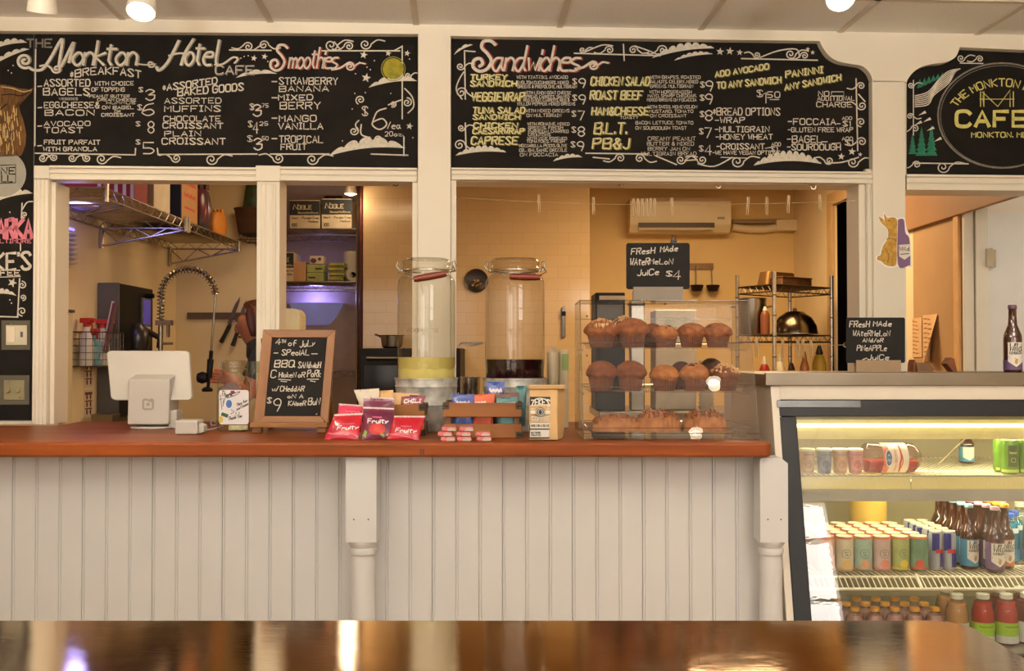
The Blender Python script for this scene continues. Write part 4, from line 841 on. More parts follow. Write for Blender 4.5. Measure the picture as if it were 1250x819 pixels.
# ---- steel cup
p = V((at(574, 470, 3.47).x, 3.47, ZC)); root = thing('steel_cup', 'tall stainless steel cup standing between the two pails', 'cup', p)
H = at(0, 460, 3.47).z - ZC; r = 12.6 * 3.47 / F
P(MB().lathe([(0, .001), (r * .8, .001), (r * .83, .004), (r * .98, H * .97), (r, H), (r * .95, H * .985), (r * .8, .02), (0, .02)], 32, p), 'cup_body', mat('polished_steel', (190, 184, 174), .18, 1, var=.03), root, smooth=True, angle=40)
# ---- snack bags
def bag(name, pts4, Yb, lean, depth, body_m, label, group, cat='snack bag', seal=None, rz=0, txt=None, extra=None, z0=None, cut=.14, floor=None):
 """pts4: pixel corners of the bag's front (top left, top right, bottom right, bottom left); lean = how far the top tips back."""
 zb = pts4[2][1]; root = thing(name, label, cat, at((pts4[2][0] + pts4[3][0]) / 2, max(pts4[2][1], pts4[3][1]), Yb), 0, group)
 if z0 is None: z0 = ZC + .0012
 def base(u, v):           # v 0 bottom .. 1 top
  x = (pts4[3][0] * (1 - u) + pts4[2][0] * u) * (1 - v) + (pts4[0][0] * (1 - u) + pts4[1][0] * u) * v
  y = (pts4[3][1] * (1 - u) + pts4[2][1] * u) * (1 - v) + (pts4[0][1] * (1 - u) + pts4[1][1] * u) * v
  q = at(x, y, Yb + lean * v + rz * (u - .5)); q.z = max(q.z, z0); return q
 sd = random.random() * 9
 def bul(u, v):
  e = (max(0, sin(pi * u)) ** .55) * (max(0, sin(pi * min(1, max(0, (v - .03) / (1 - cut - .03))))) ** .6) if v < 1 - cut else 0
  return depth * (e + .10 * e * sin(9 * u + sd) * sin(7 * v + sd))
 N = 18
 rip = lambda u, v: .0016 * sin(u * 60) * (1 if v > 1 - cut or v < .05 else 0)
 F_ = lambda u, v, d=0: base(u, v) + V((0, -.5 * bul(u, v) - .0008 - d + rip(u, v), 0))
 B_ = lambda u, v: base(u, v) + V((0, .5 * bul(u, v) + .0008 + rip(u, v), 0))
 m = MB(); m.grid(F_, N, N); m.grid(B_, N, N)
 for a_, b_ in (((0, 0), (0, 1)), ((1, 0), (1, 1)), ((0, 0), (1, 0)), ((0, 1), (1, 1))):
  for i in range(N):
   t, t2 = i / N, (i + 1) / N; pa = (a_[0] + (b_[0] - a_[0]) * t, a_[1] + (b_[1] - a_[1]) * t); pb = (a_[0] + (b_[0] - a_[0]) * t2, a_[1] + (b_[1] - a_[1]) * t2)
   m.add([F_(*pa), F_(*pb), B_(*pb), B_(*pa)], [(0, 1, 2, 3)])
 P(m, 'pouch', body_m, root, smooth=True, angle=50)
 if seal:
  m = MB(); m.grid(lambda u, v: F_(u, seal[1] + (seal[2] - seal[1]) * v, .0008), N, 2); P(m, 'top_seal', seal[0], root)
 def face(u, v): return F_(u, v, .0012)
 for (nm, mt, fn) in (extra or []):
  s = Ink(face, 1); fn(s); o = s.done(nm, mt, None); fix_parent(o, root)
 if txt:
  s = Ink(face, 1)
  for t in txt[1:]: s.text(*t, shear=.03)
  o = s.done('lettering', txt[0], None); fix_parent(o, root)
 return root
foil_pink = mat('pink_foil', (196, 30, 62), .3, c2=(222, 74, 104), sc=18, coat=.3); foil_red = mat('red_foil', (196, 22, 44), .3, c2=(170, 16, 40), sc=14, coat=.3)
foil_plum = mat('plum_foil', (84, 20, 50), .3, c2=(120, 34, 70), sc=16, coat=.3); seal_w = mat('seal_white', (232, 206, 206), .4)
print_w = mat('print_white', (244, 232, 232), .5); print_pink = mat('print_pink', (232, 120, 150), .5); leafg = mat('print_green', (126, 158, 70), .5); fruit_red = mat('print_fruit', (206, 50, 34), .45, c2=(160, 24, 30), sc=30)
def fruity(s): s.text('Fruity', .28, .94, .40, .13, .03, shear=.04)
G = 'fruit snack bags at the crate'
swoosh = ('printed_swoosh', print_pink, lambda s: (s.line(smooth([(.05, .3), (.35, .24), (.7, .28), (.97, .14)], 4), .03), s.text('~', .42, .8, .60, .07, .02)))
bag('snack_bag', [(408.5, 505.5), (443, 504), (437, 537), (395, 538)], 2.985, .05, .03, foil_red, 'bright pink fruit snack bag in front, beside the chalkboard feet', G, seal=(seal_w, .93, 1.0), txt=(print_w, ('Fruity', .30, .95, .42, .14, .035)), extra=[swoosh], cut=.12)
bag('snack_bag', [(414, 492.5), (443, 494.5), (441, 528), (410, 528)], 3.05, .05, .02, foil_pink, 'bright pink fruit snack bag standing just behind another, its top band showing', G, seal=(seal_w, .95, 1.0), extra=[('printed_band', print_pink, lambda s: s.text('~', .3, .9, .72, .08, .03))])
bag('snack_bag', [(443.5, 484), (481.5, 486), (481, 526), (444, 526)], 3.06, .03, .02, foil_plum, 'dark plum fruit snack bag at the back, taller than its twin', G, seal=(seal_w, .96, 1.0))
bag('snack_bag', [(443.5, 496.5), (481, 498), (481.5, 536), (442, 536)], 2.99, .05, .034, foil_plum, 'dark plum fruit snack bag in front with a red fruit print', G, seal=(seal_w, .95, 1.0), txt=(print_w, ('Fruity', .18, .82, .52, .13, .035)),
 extra=[('printed_fruit', fruit_red, lambda s: s.disc(.48, .33, .26, .18)), ('printed_leaves', leafg, lambda s: (s.poly([(-.03 + .04, .10), (.12, .05), (.16, .25), (.08, .3)]), s.poly([(.55, .16), (.66, .05), (.72, .10), (.62, .22)]), s.poly([(.74, .12), (.95, .10), (.93, .2), (.8, .2)]))), ('printed_top', print_pink, lambda s: s.text('~', .32, .62, .68, .06, .02))])
bag('snack_bag', [(481.5, 507.5), (519, 507.5), (511, 539), (472.5, 535.5)], 2.975, .045, .03, foil_red, 'bright pink fruit snack bag in front of the crate corner', G, seal=(seal_w, .94, 1.0), txt=(print_w, ('Fruity', .2, .85, .34, .16, .035)), extra=[('printed_swoosh', print_pink, lambda s: (s.line(smooth([(.02, .22), (.4, .2), (.75, .13), (.97, .05)], 4), .03), s.text('~', .32, .66, .56, .07, .025)))])
# ---- crates
crate_w = woodmat('crate_wood', (158, 98, 40), (112, 64, 22), .6, axis=0, sc=9); crate_d = woodmat('crate_wood_side', (120, 74, 32), (90, 52, 20), .6, axis=1, sc=9)
bracket_m = mat('bracket_dark', (66, 58, 48), .35, .9)
def crate(x0, x1, y0, y1, h, label, rz=0):
 c = V(((x0 + x1) / 2, (y0 + y1) / 2, ZC + .0006)); root = thing('wooden_crate', label, 'crate', c, rz, 'slatted wooden crates')
 w, d = (x1 - x0) / 2, (y1 - y0) / 2; sl = h * .40
 def A(m, nm, mt, **k): return m.build(nm, mt, root, **k)
 A(MB().box(-w + .008, w - .008, -d + .008, d - .008, .002, .010), 'bottom_board', crate_w)
 for z in (0, h - sl):
  A(MB().box(-w, w, -d, -d + .008, z, z + sl), 'slat', crate_w, bevel=.0015); A(MB().box(-w, w, d - .008, d, z, z + sl), 'slat', crate_w, bevel=.0015)
  for sg in (-1, 1): A(MB().box(min(sg * w, sg * (w - .008)), max(sg * w, sg * (w - .008)), -d + .0085, d - .0085, z, z + sl), 'side_slat', crate_d, bevel=.0015)
 for sx in (-1, 1):
  for sy in (-1, 1):
   A(MB().box(min(sx * (w - .0085), sx * (w - .022)), max(sx * (w - .0085), sx * (w - .022)), min(sy * (d - .0085), sy * (d - .022)), max(sy * (d - .0085), sy * (d - .022)), .011, h - .003), 'corner_block', crate_d)
   for z in (.001, h - .019):
    m = MB(); b = .0016; L = .018
    m.box(min(sx * (w + b), sx * (w - L)), max(sx * (w + b), sx * (w - L)), min(sy * (d + b), sy * (d + .0002)), max(sy * (d + b), sy * (d + .0002)), z, z + L)
    m.box(min(sx * (w + b), sx * (w + .0002)), max(sx * (w + b), sx * (w + .0002)), min(sy * (d + b), sy * (d - L)), max(sy * (d + b), sy * (d - L)), z, z + L)
    if z > .01: m.box(min(sx * (w + b), sx * (w - L)), max(sx * (w + b), sx * (w - L)), min(sy * (d + b), sy * (d - L)), max(sy * (d + b), sy * (d - L)), h + .0002, h + .0016)
    A(m, 'corner_bracket', bracket_m)
    for q in (.35, .75): A(MB().lathe([(0, .0), (.002, 0), (.0014, .0012), (0, .0014)], 8, M=Matrix.Translation(V((sx * (w - L * q + .003), sy * (d + b), z + L * .5))) @ Matrix.Rotation(pi / 2 * sy * (1 if sy < 0 else 1), 4, 'X')), 'rivet', wire_m)
 return root
YC = onc(590, 535).y; a, b = at(541, 520, YC), at(637, 520, YC); hC = at(0, 492, YC).z - ZC
crate(a.x, b.x, YC, YC + .17, hC, 'slatted wooden crate of snack bags between the plum bags and the coffee bag', 0)
YC2 = 3.13; a2, b2 = at(447, 500, YC2), at(518.5, 500, YC2); hC2 = at(0, 494, YC2).z - ZC
crate(a2.x, b2.x, YC2, YC2 + .115, hC2, 'slatted wooden crate standing behind the pink and plum snack bags', 0)
# bags standing in the crates
zf = ZC + .0115
foil_blue = mat('blue_foil', (24, 44, 128), .25, c2=(70, 96, 170), sc=22, coat=.3); foil_orange = mat('orange_foil', (196, 72, 34), .35, c2=(214, 100, 50), sc=14); foil_teal = mat('teal_foil', (44, 92, 96), .35, c2=(90, 140, 140), sc=14); foil_brown = mat('brown_foil', (76, 36, 30), .35, c2=(110, 70, 54), sc=24); foil_white = mat('white_foil', (222, 212, 190), .4, c2=(236, 222, 200), sc=16); foil_tan = mat('tan_foil', (216, 168, 106), .4, c2=(232, 196, 140), sc=16); foil_wine = mat('wine_foil', (140, 26, 44), .3, c2=(100, 20, 40), sc=16)
G2 = 'snack bags standing in the slatted crates'
def cbag(c4, Y, mt, lab, txt=None, dep=.02, ln=.012, seal=None): bag('chip_bag', c4, Y, ln, dep, mt, lab, G2, cat='snack bag', z0=zf, txt=txt, cut=.1, seal=seal)
cbag([(552, 481), (579, 481), (578, 527), (553, 527)], YC + .028, foil_blue, 'bright blue snack bag at the crate end by the steel cup', (print_w, ('~', .2, .8, .72, .12, .05)))
cbag([(578, 482), (604, 480), (601, 527), (577, 527)], YC + .03, foil_orange, 'orange snack bag in the middle of the crate', (print_w, ('~', .1, .6, .76, .07, .03)))
cbag([(594, 466), (616, 466), (614, 523), (596, 523)], YC + .075, foil_blue, 'dark blue snack bag rising highest behind the orange one', (print_w, ('~', .15, .85, .78, .1, .05)))
cbag([(603, 480), (634, 479), (632, 527), (604, 527)], YC + .05, foil_brown, 'dark brown snack bag in the crate behind a teal one')
cbag([(606, 486), (632, 484), (631, 527), (607, 527)], YC + .026, foil_teal, 'teal snack bag at the crate end by the coffee bag', (print_w, ('~', .5, .9, .8, .06, .03)))
cbag([(630, 471), (643, 471), (641, 520), (629, 520)], YC + .12, foil_teal, 'pale teal snack bag at the back of the crate beside the coffee bag')
cbag([(432, 476), (463, 474), (462, 520), (448, 520)], YC2 + .06, foil_white, 'large white snack bag leaning out at the end of the hidden crate')
cbag([(461, 477), (480, 476), (480, 520), (462, 520)], YC2 + .07, foil_tan, 'orange and cream snack bag standing behind the plum bags')
cbag([(479, 479), (512, 480), (510, 520), (480, 520)], YC2 + .085, foil_tan, 'cream snack bag at the back of the crate, next to the pail')
cbag([(490, 484), (520, 483), (507, 522), (487, 522)], YC2 + .035, foil_wine, 'wine red snack bag with white letters over the crate corner', (print_w, ('CHILI', .15, .85, .80, .1, .045)))
cbag([(500, 482), (515, 483), (499, 522), (490, 522)], YC2 + .05, foil_blue, 'narrow blue snack bag peeping out behind the wine red one')
cbag([(420, 487), (440, 485), (452, 520), (449, 520)], YC2 + .05, foil_white, 'crumpled white snack bag low behind the pink ones') if False else None
# ---- foil wrapped bars stacked in front of the crate
bar_m = mat('bar_foil', (196, 40, 48), .25, c2=(214, 150, 144), sc=50, stretch=(1, 3, 3)); bar_end = mat('bar_silver', (176, 166, 156), .35, .5)
proto = None
def barpos(px, row, back=0):
 Y = 2.955 + back; q = at(px, 520, Y); return V((q.x, Y, ZC + .0004 + row * .0142))
n = 0
for (px, row, back, rz, lab) in ((547, 0, .0, .05, 'red foil wrapped bar on the counter, outer end of the row by the plum bags'), (544, 1, .002, -.03, 'red foil bar in the middle of the stack away from the coffee bag'), (548, 2, .004, .07, 'red foil bar lying on top of the stack away from the coffee bag'),
 (567, 0, .0, .0, 'red foil bar at the bottom of the middle stack before the crate'), (566, 1, .002, .04, 'red foil bar second in the middle stack before the crate'), (570, 2, .0, -.04, 'red foil bar topping the middle stack before the crate'), (591, 0, .0, .02, 'red foil bar lying lowest in the stack beside the coffee bag'), (590, 1, .0, -.02, 'red foil bar lying on top of the stack beside the coffee bag')):
 if proto is None:
  proto = thing('wrapped_bar', lab, 'candy bar', barpos(px, row, back), rz, 'foil wrapped bars before the crate')
  w = .0215; d = .017; h = .0128
  def bf(u, v, top):
   e = min(1, 14 * min(u, 1 - u)); return V(((u - .5) * 2 * w, (v - .5) * 2 * d, h / 2 + (1 if top else -1) * (h / 2 - .0004) * (.12 + .88 * e)))
  m = MB(); m.grid(lambda u, v: bf(u, v, True), 14, 4); m.grid(lambda u, v: bf(u, v, False), 14, 4)
  for vv in (0, 1):
   for i in range(14): m.add([bf(i / 14, vv, True), bf((i + 1) / 14, vv, True), bf((i + 1) / 14, vv, False), bf(i / 14, vv, False)], [(0, 1, 2, 3)])
  m.build('wrapper', bar_m, proto, smooth=True)
  m = MB(); m.box(-.2 * w, .85 * w, -d - .0006, -d - .0001, .001, h * .55); m.build('silver_panel', bar_end, proto)
 else: dup(proto, barpos(px, row, back), rz, lab)
# ---- coffee bag
YK = onc(660, 538).y; root = thing('coffee_bag', 'brown paper coffee bag with a black and white label, folded at the top', 'coffee bag', onc(668, 538), 0)
kraft = mat('kraft_paper', (206, 168, 116), .7, var=.06, sc=30, bump=.05)
x0, x1, x2 = at(645.5, 500, YK).x, at(676, 500, YK).x, at(692, 500, YK).x; zt = at(0, 471, YK).z; xm = at(683, 500, YK).x
m = MB(); fr = YK; bk = YK + .075
bot = [(x0, fr, ZC + .001), (x1 + .012, fr, ZC + .001), (x1 + .030, bk, ZC + .001), (x0 + .012, bk, ZC + .001)]
mid = [(x0, fr - .003, ZC + .08), (x1 + .010, fr - .003, ZC + .08), (x1 + .042, bk, ZC + .085), (x0 + .01, bk, ZC + .085)]
top = [(x0 + .001, fr + .02, zt - .006), (x1 + .012, fr + .018, zt - .006), (x1 + .035, fr + .045, zt - .012), (x0 + .006, fr + .05, zt - .006)]
vs = [V(v) for v in bot + mid + top]; fs = [(0, 1, 2, 3), (11, 10, 9, 8)] + [(i + 4 * k, (i + 1) % 4 + 4 * k, (i + 1) % 4 + 4 * k + 4, i + 4 * k + 4) for k in (0, 1) for i in range(4)]
m.add(vs, fs); P(m, 'paper_bag', kraft, root, bevel=.004)
m = MB(); m.box(x0, x1 + .034, fr + .012, fr + .05, zt - .011, zt + .002); P(m, 'folded_top', kraft, root, bevel=.003)
m = MB(); m.box(x0 - .001, x1 + .036, fr + .008, fr + .0115, zt - .008, zt - .001); P(m, 'tin_tie', mat('tin_tie', (186, 146, 92), .5), root)
def cf(px, py):
 q = at(px, py, YK - .0035); t = max(0, (q.z - ZC - .08) / (zt - .006 - ZC - .08)); q.y += .022 * t - .0035 + (0 if q.z > ZC + .08 else .003 * (1 - (q.z - ZC) / .08)); return q
def cpoly(pts, nm, mt, d):
 s = Ink(lambda u, v: cf(u, v) + V((0, -d, 0)), -1); s.poly(pts); o = s.done(nm, mt, None); fix_parent(o, root)
cpoly([(647, 484.5), (672, 484.5), (670.5, 535), (646, 535)], 'label', ink_black, .0006)
cpoly([(647.6, 501), (671.6, 501), (671.4, 505), (647.5, 505)], 'label_band', mat('label_white', (226, 220, 208), .6), .0010)
cpoly([(647.4, 516), (671, 516), (670.8, 523), (647.2, 523)], 'label_panel', mat('label_white', (0, 0, 0)), .0010); cpoly([(647.2, 524.5), (670.7, 524.5), (670.4, 533.6), (646.9, 533.6)], 'label_panel', mat('label_white', (0, 0, 0)), .0010)
s = Ink(lambda u, v: cf(u, v) + V((0, -.0013, 0)), -1); s.disc(659.5, 503, 6, 6); o = s.done('emblem_disc', ink_black, None); fix_parent(o, root)
s = Ink(lambda u, v: cf(u, v) + V((0, -.0016, 0)), -1); s.text("ZEKE'S", 649, 671, 496, 7.5, 1.6, bow=1.5); s.text('COFFEE', 649.5, 670, 512, 4, 1.1, bow=-1.2); s.ring(659.5, 503, 4.8, 4.8, .7, 20); s.ring(659.5, 503, 2.6, 3.2, .6, 14); s.line([(654, 487), (659, 486), (665, 487)], 1); s.line([(648.5, 514), (670, 514)], .6)
for x, y in ((650, 489), (669, 489), (650, 499), (669, 499)): s.line([(x - 1.5, y), (x + 1.5, y)], .7)
o = s.done('label_lettering', mat('label_white', (0, 0, 0)), None); fix_parent(o, root)
s = Ink(lambda u, v: cf(u, v) + V((0, -.0014, 0)), -1); s.text('WHOLE BEAN BLEND', 648.5, 670, 520.8, 2.6, .5); s.text('BALTIMORE', 648.5, 660, 529, 2, .5); s.text('ROASTED', 648.5, 660, 532, 2, .5)
o = s.done('label_small_print', ink_black, None); fix_parent(o, root)
# ================================================================ BAKERY CASE
acr = glassmat('clear_acrylic', (.965, .965, .955), (.80, .80, .78), 1.49, .5, bump=0)
acr_edge = mat('acrylic_edge', (222, 214, 198), .15, var=.02)
YB0, YT0, YBK = onc(820, 537.5).y, 3.11, 3.34
bx0, bx1 = at(712, 530, YB0).x, at(927, 530, YB0).x; ct = at(0, 366.5, YT0).z; cb = ZC + .001
root = thing('bakery_case', 'clear acrylic bakery display case with sloping front and three trays', 'display case', V(((bx0 + bx1) / 2, 3.15, ZC)), 0)
th = .004
def side_poly(i=0): return [(YB0 + i, cb), (YBK - i, cb), (YBK - i, ct - i), (YT0 + i * .8, ct - i)]
for x in (bx0, bx1 - th):
 m = MB(); m.add([V((x + th / 2, y, z)) for y, z in side_poly()], [(0, 1, 2, 3)]); P(m, 'side_panel', acr, root)
m = MB(); m.add([V((bx0, YB0, cb)), V((bx1, YB0, cb)), V((bx1, YT0, ct)), V((bx0, YT0, ct))], [(0, 1, 2, 3)]); P(m, 'front_panel', acr, root)
m = MB(); m.add([V((bx0, YT0, ct)), V((bx1, YT0, ct)), V((bx1, YBK, ct)), V((bx0, YBK, ct))], [(0, 1, 2, 3)]); P(m, 'top_panel', acr, root)
m = MB(); m.add([V((bx0, YBK, cb)), V((bx1, YBK, cb)), V((bx1, YBK, ct)), V((bx0, YBK, ct))], [(0, 1, 2, 3)]); P(m, 'rear_doors', acr, root)
m = MB(); m.add([V((bx0, YB0, cb + .001)), V((bx1, YB0, cb + .001)), V((bx1, YBK, cb + .001)), V((bx0, YBK, cb + .001))], [(0, 1, 2, 3)]); P(m, 'floor_panel', acr, root)
er = .0014; m = MB()
for x in (bx0, bx1):
 m.tube([(x, YB0, cb + .002), (x, YT0, ct)], er, 6); m.tube([(x, YT0, ct), (x, YBK, ct)], er, 6); m.tube([(x, YBK, cb), (x, YBK, ct)], er, 6); m.tube([(x, YB0, cb + .002), (x, YBK, cb + .002)], er, 6)
for y, z in ((YB0, cb + .002), (YT0, ct), (YBK, ct), (YBK, ct - .05), (YBK, cb + .002), (YB0 + .006, cb + .018)): m.tube([(bx0, y, z), (bx1, y, z)], er, 6)
xm = at(786, 380, YBK).x; m.tube([(xm, YBK, cb), (xm, YBK, ct)], er, 6)
P(m, 'edge_strips', glassmat('acrylic_edge_clear', (.78, .77, .72), (.6, .6, .56), 1.6), root, smooth=True)
for sx, sy, sz in ((716.5, 386, 0), (716.5, 434, 0), (745, 370, 1), (812, 371, 1)):
 q = at(sx, sy, YBK if sz else 3.2); P(MB().lathe([(0, -.004), (.0035, -.004), (.0035, .004), (0, .004)], 10, M=Matrix.Translation(q) @ Matrix.Rotation(pi / 2, 4, 'X')), 'screw', mat('screw_dark', (90, 80, 70), .4, .8), root)
# trays
trays = []
for (yl, yt, xl, xr) in ((425.5, 420, 715, 902), (479, 473, 715, 908), (529, 521, 717, 914)):
 z = at(0, yl, 3.02 if yl > 500 else 3.07).z; zl = z + .016; fy = YB0 + (YT0 - YB0) * (z - cb + .016) / (ct - cb) + .012
 trays.append((z, fy)); x0, x1 = bx0 + .008, bx1 - .012; y0, y1 = fy, YBK - .012
 t = thing('bakery_tray', ('top', 'middle', 'bottom')[len(trays) - 1] + ' clear acrylic tray of the bakery case', 'tray', V(((x0 + x1) / 2, (y0 + y1) / 2, z)), 0)
 def rr(i, zz): return [V((x, y, zz)) for x, y in rrect(x0 + i, x1 - i, y0 + i, y1 - i, .03, 4)]
 m = MB(); n = len(rr(0, 0)); vs = rr(-.0, zl + .002) + rr(.008, zl) + rr(.018, z + .002) + rr(.022, z)
 fs = [(k * n + j, k * n + (j + 1) % n, (k + 1) * n + (j + 1) % n, (k + 1) * n + j) for k in range(3) for j in range(n)] + [tuple(3 * n + j for j in range(n))]
 m.add(vs, fs); P(m, 'tray_body', acr, t, smooth=True, angle=30)
 m = MB(); m.tube(rr(-.001, zl + .002), .0014, 6, closed=True); P(m, 'rim', MATS['acrylic_edge_clear'], t, smooth=True)
 if len(trays) < 3:
  m = MB()
  for x in (bx0 + .0045, bx1 - .0105): m.box(x, x + .003, y0, y1, z - .006, z - .001)
  P(m, 'tray_support', acr, root)
# ---- muffins
def muffin_m(nm, a, b): return mat(nm, a, .8, c2=b, sc=60, bump=.25, detail=6)
top_gold = muffin_m('muffin_golden', (172, 98, 38), (112, 54, 18)); top_dark = muffin_m('muffin_brown', (136, 72, 28), (88, 42, 14)); top_choc = muffin_m('muffin_chocolate', (84, 44, 26), (60, 30, 18)); top_pale = muffin_m('muffin_pale', (186, 116, 50), (136, 72, 26))
cup_m = mat('muffin_paper', (130, 72, 34), .8, c2=(94, 50, 22), sc=30); crumb_m = mat('streusel', (236, 198, 146), .85, c2=(186, 128, 72), sc=40)
berry = mat('muffin_berry', (70, 26, 24), .6)
def muffin(px, pyb, w, topy, tray, back, mt, label, kind='plain', seed=1):
 z, fy = trays[tray]; w = w * .89; Y = fy + .060 + back; q = at(px, pyb, Y); q = V((q.x, Y, z + .003)); s = Y / F; r = w * s / 2; H = at(0, topy, Y).z - q.z
 rnd = random.Random(seed); root = thing('muffin', label, 'muffin', q, 0, 'muffins in the bakery case'); rc = r * .80; hc = H * .46
 m = MB(); m.lathe([(0, .001), (rc * .80, .001), (rc * .82, .004), (rc * 1.0, hc)], 72, flute=.04, fn=36); m.build('paper_cup', cup_m, root, smooth=True, angle=60)
 ph = [rnd.uniform(0, 6) for _ in range(6)]
 def wob(a, zz): return .05 * sin(2 * a + ph[0]) + .04 * sin(3 * a + ph[1]) + .02 * sin(7 * a + ph[2] + zz * 160) + .015 * sin(11 * a + ph[3] - zz * 220)
 prof = [(rc * .97, hc * .86), (rc * 1.02, hc * .98), (r * .97, hc + H * .05), (r, hc + H * .13), (r * .95, hc + H * .24), (r * .80, hc + H * .37), (r * .55, hc + H * .47), (r * .28, hc + H * .53), (0, hc + H * .54)]
 m = MB(); m.lathe(prof, 36, wob=wob); m.build('top', mt, root, smooth=True, angle=80)
 if kind == 'streusel':
  m = MB()
  for i in range(90):
   a = rnd.uniform(0, 2 * pi); t = rnd.uniform(.0, 1) ** .6 * .9; rr_ = r * t; zz = hc + H * (.54 - .36 * t * t) ; sz = rnd.uniform(.003, .0062)
   M = Matrix.Translation((rr_ * cos(a), rr_ * sin(a), zz)) @ Matrix.Rotation(rnd.uniform(0, 3), 4, V((rnd.random(), rnd.random(), rnd.random())).normalized()); m.box(-sz, sz, -sz * .8, sz * .8, -sz * .6, sz * .6, M)
  o = m.build('streusel', crumb_m, root); o['kind'] = 'stuff'
 if kind == 'berry':
  for i in range(4):
   a = -pi / 2 + rnd.uniform(-1, 1); t = rnd.uniform(.3, .8); sz = r * rnd.uniform(.09, .15)
   MB().lathe([(0, -sz), (sz * .8, -sz * .5), (sz, 0), (sz * .7, sz * .5), (0, sz * .6)], 10, (r * t * cos(a), r * t * sin(a), hc + H * (.545 - .30 * t * t))).build('berry', berry, root, smooth=True)
 return root
muffin(734, 425, 46, 390, 0, .0, top_gold, 'muffin with thick crumb streusel at the end of the top tray', 'streusel', 3)
muffin(772, 425, 44, 388, 0, .0, top_gold, 'large golden muffin dusted with streusel behind its crown, second on the top tray', 'plain', 4)
muffin(797, 424, 34, 395, 0, .105, top_dark, 'brown muffin peeping out at the back of the top tray')
muffin(812.5, 425, 38, 397, 0, .0, top_pale, 'pale muffin with dark berries on its crown, top tray', 'berry', 6)
muffin(844, 424, 40, 394, 0, .0, top_gold, 'golden muffin fourth along the top tray in a pleated paper cup', 'plain', 7)
muffin(876, 424, 40, 394, 0, .0, top_gold, 'golden muffin last on the top tray beside the empty corner', 'plain', 8)
muffin(762, 424, 40, 387, 0, .105, top_dark, 'streusel topped muffin in the back row of the top tray', 'streusel', 9)
muffin(734, 474, 43, 440, 1, .0, top_dark, 'brown muffin at the end of the middle tray, towards the coffee bag', 'plain', 10)
muffin(770, 475, 42, 440, 1, .0, top_dark, 'tall brown muffin second along the middle tray', 'plain', 11)
muffin(811, 474, 40, 445, 1, .0, top_pale, 'small pale muffin alone in the gap of the middle tray', 'plain', 12)
muffin(848, 474, 40, 443, 1, .0, top_pale, 'pale lumpy muffin with a berry, fourth on the middle tray', 'berry', 13)
muffin(832, 472, 32, 441, 1, .105, top_choc, 'dark chocolate muffin behind the pale lumpy one on the middle tray', 'plain', 14)
muffin(885, 473, 42, 445, 1, .01, top_dark, 'crumb topped muffin at the far end of the middle tray', 'streusel', 15)
muffin(868, 472, 34, 437, 1, .105, top_choc, 'chocolate muffin at the back of the middle tray beside the crumb topped one', 'plain', 16)
# nut-topped pastries on the bottom tray
past = mat('pastry_golden', (176, 114, 56), .7, c2=(136, 76, 32), sc=40, bump=.2); nuts = mat('pecan_topping', (110, 58, 28), .6, c2=(150, 92, 48), sc=50)
def pastry(pxl, pxr, topy, label, seed):
 z, fy = trays[2]; Y = fy + .085; a, b = at(pxl, 520, Y), at(pxr, 520, Y); H = at(0, topy, Y).z - z; L = (b.x - a.x) / 2; c = V(((a.x + b.x) / 2, Y, z + .003)); rnd = random.Random(seed)
 root = thing('nut_pastry', label, 'pastry', c, 0, 'nut topped pastries on the bottom tray'); W = .052
 def f(u, v):
  x = (u - .5) * 2; e = max(0, 1 - abs(x) ** 2.6) ** .5; an = pi * v
  rg = 1 + .05 * sin(u * 62) * sin(an)
  return V((x * L, -cos(an) * W * (.35 + .65 * e) * rg, max(.0005, sin(an) ** .8 * H * .86 * (.3 + .7 * e) * rg)))
 m = MB(); m.grid(f, 48, 14); m.build('pastry_body', past, root, smooth=True, angle=80)
 m = MB()
 for i in range(120):
  u = .5 + rnd.uniform(-.44, .44); v = rnd.uniform(.25, .72); p = f(u, v); sz = rnd.uniform(.003, .007)
  M = Matrix.Translation(p) @ Matrix.Rotation(rnd.uniform(0, 3), 4, V((rnd.random(), rnd.random(), rnd.random() + .1)).normalized()); m.box(-sz, sz, -sz * .7, sz * .7, -sz * .45, sz * .45, M)
 o = m.build('nut_topping', nuts, root); o['kind'] = 'stuff'
 return root
pastry(722, 783, 505, 'nut topped pastry at the end of the bottom tray towards the coffee bag', 1)
pastry(776, 831, 499, 'tallest nut topped pastry in the middle of the bottom tray', 2)
pastry(833, 886, 499, 'nut topped pastry on the bottom tray at the end by the cooler', 3)
# ---- little black sign on the case
Ys = 3.17; root = thing('tabletop_sign', 'black sign for watermelon juice in a metal holder on the bakery case', 'sign', at(803, 366, Ys), 0)
root.location.z = ct + .002
sg = mat('sign_black', (30, 28, 27), .75, var=.12, sc=30, spec=.2)
m = MB().prism(rrect(764.5, 842, 296.5, 353, 3), lambda u, v, w: at(u, v, Ys) + V((0, w, 0)), .004); P(m, 'sign_panel', sg, root, bevel=.0008)
m = MB(); a, b = at(773, 350, Ys - .012), at(834, 365, Ys - .012); m.box(a.x, b.x, Ys - .012, Ys - .009, ct + .002, a.z); m.box(a.x, b.x, Ys - .012, Ys + .05, ct + .0018, ct + .004); m.box(a.x, b.x, Ys + .006, Ys + .009, ct + .002, a.z - .012); P(m, 'holder', mat('holder_steel', (120, 110, 96), .5, .5), root, bevel=.0008)
m = MB(); q = at(822.5, 296, Ys); m.box(q.x - .009, q.x + .009, Ys - .004, Ys + .008, q.z - .004, q.z + .008); m.tube([q + V((-.006, 0, .006)), q + V((-.004, 0, .022)), q + V((.004, 0, .022)), q + V((.006, 0, .006))], .002, 6); P(m, 'binder_clip', mat('clip_black', (40, 34, 32), .4, .5), root)
s = Ink(lambda u, v: at(u, v, Ys - .0008), -1)
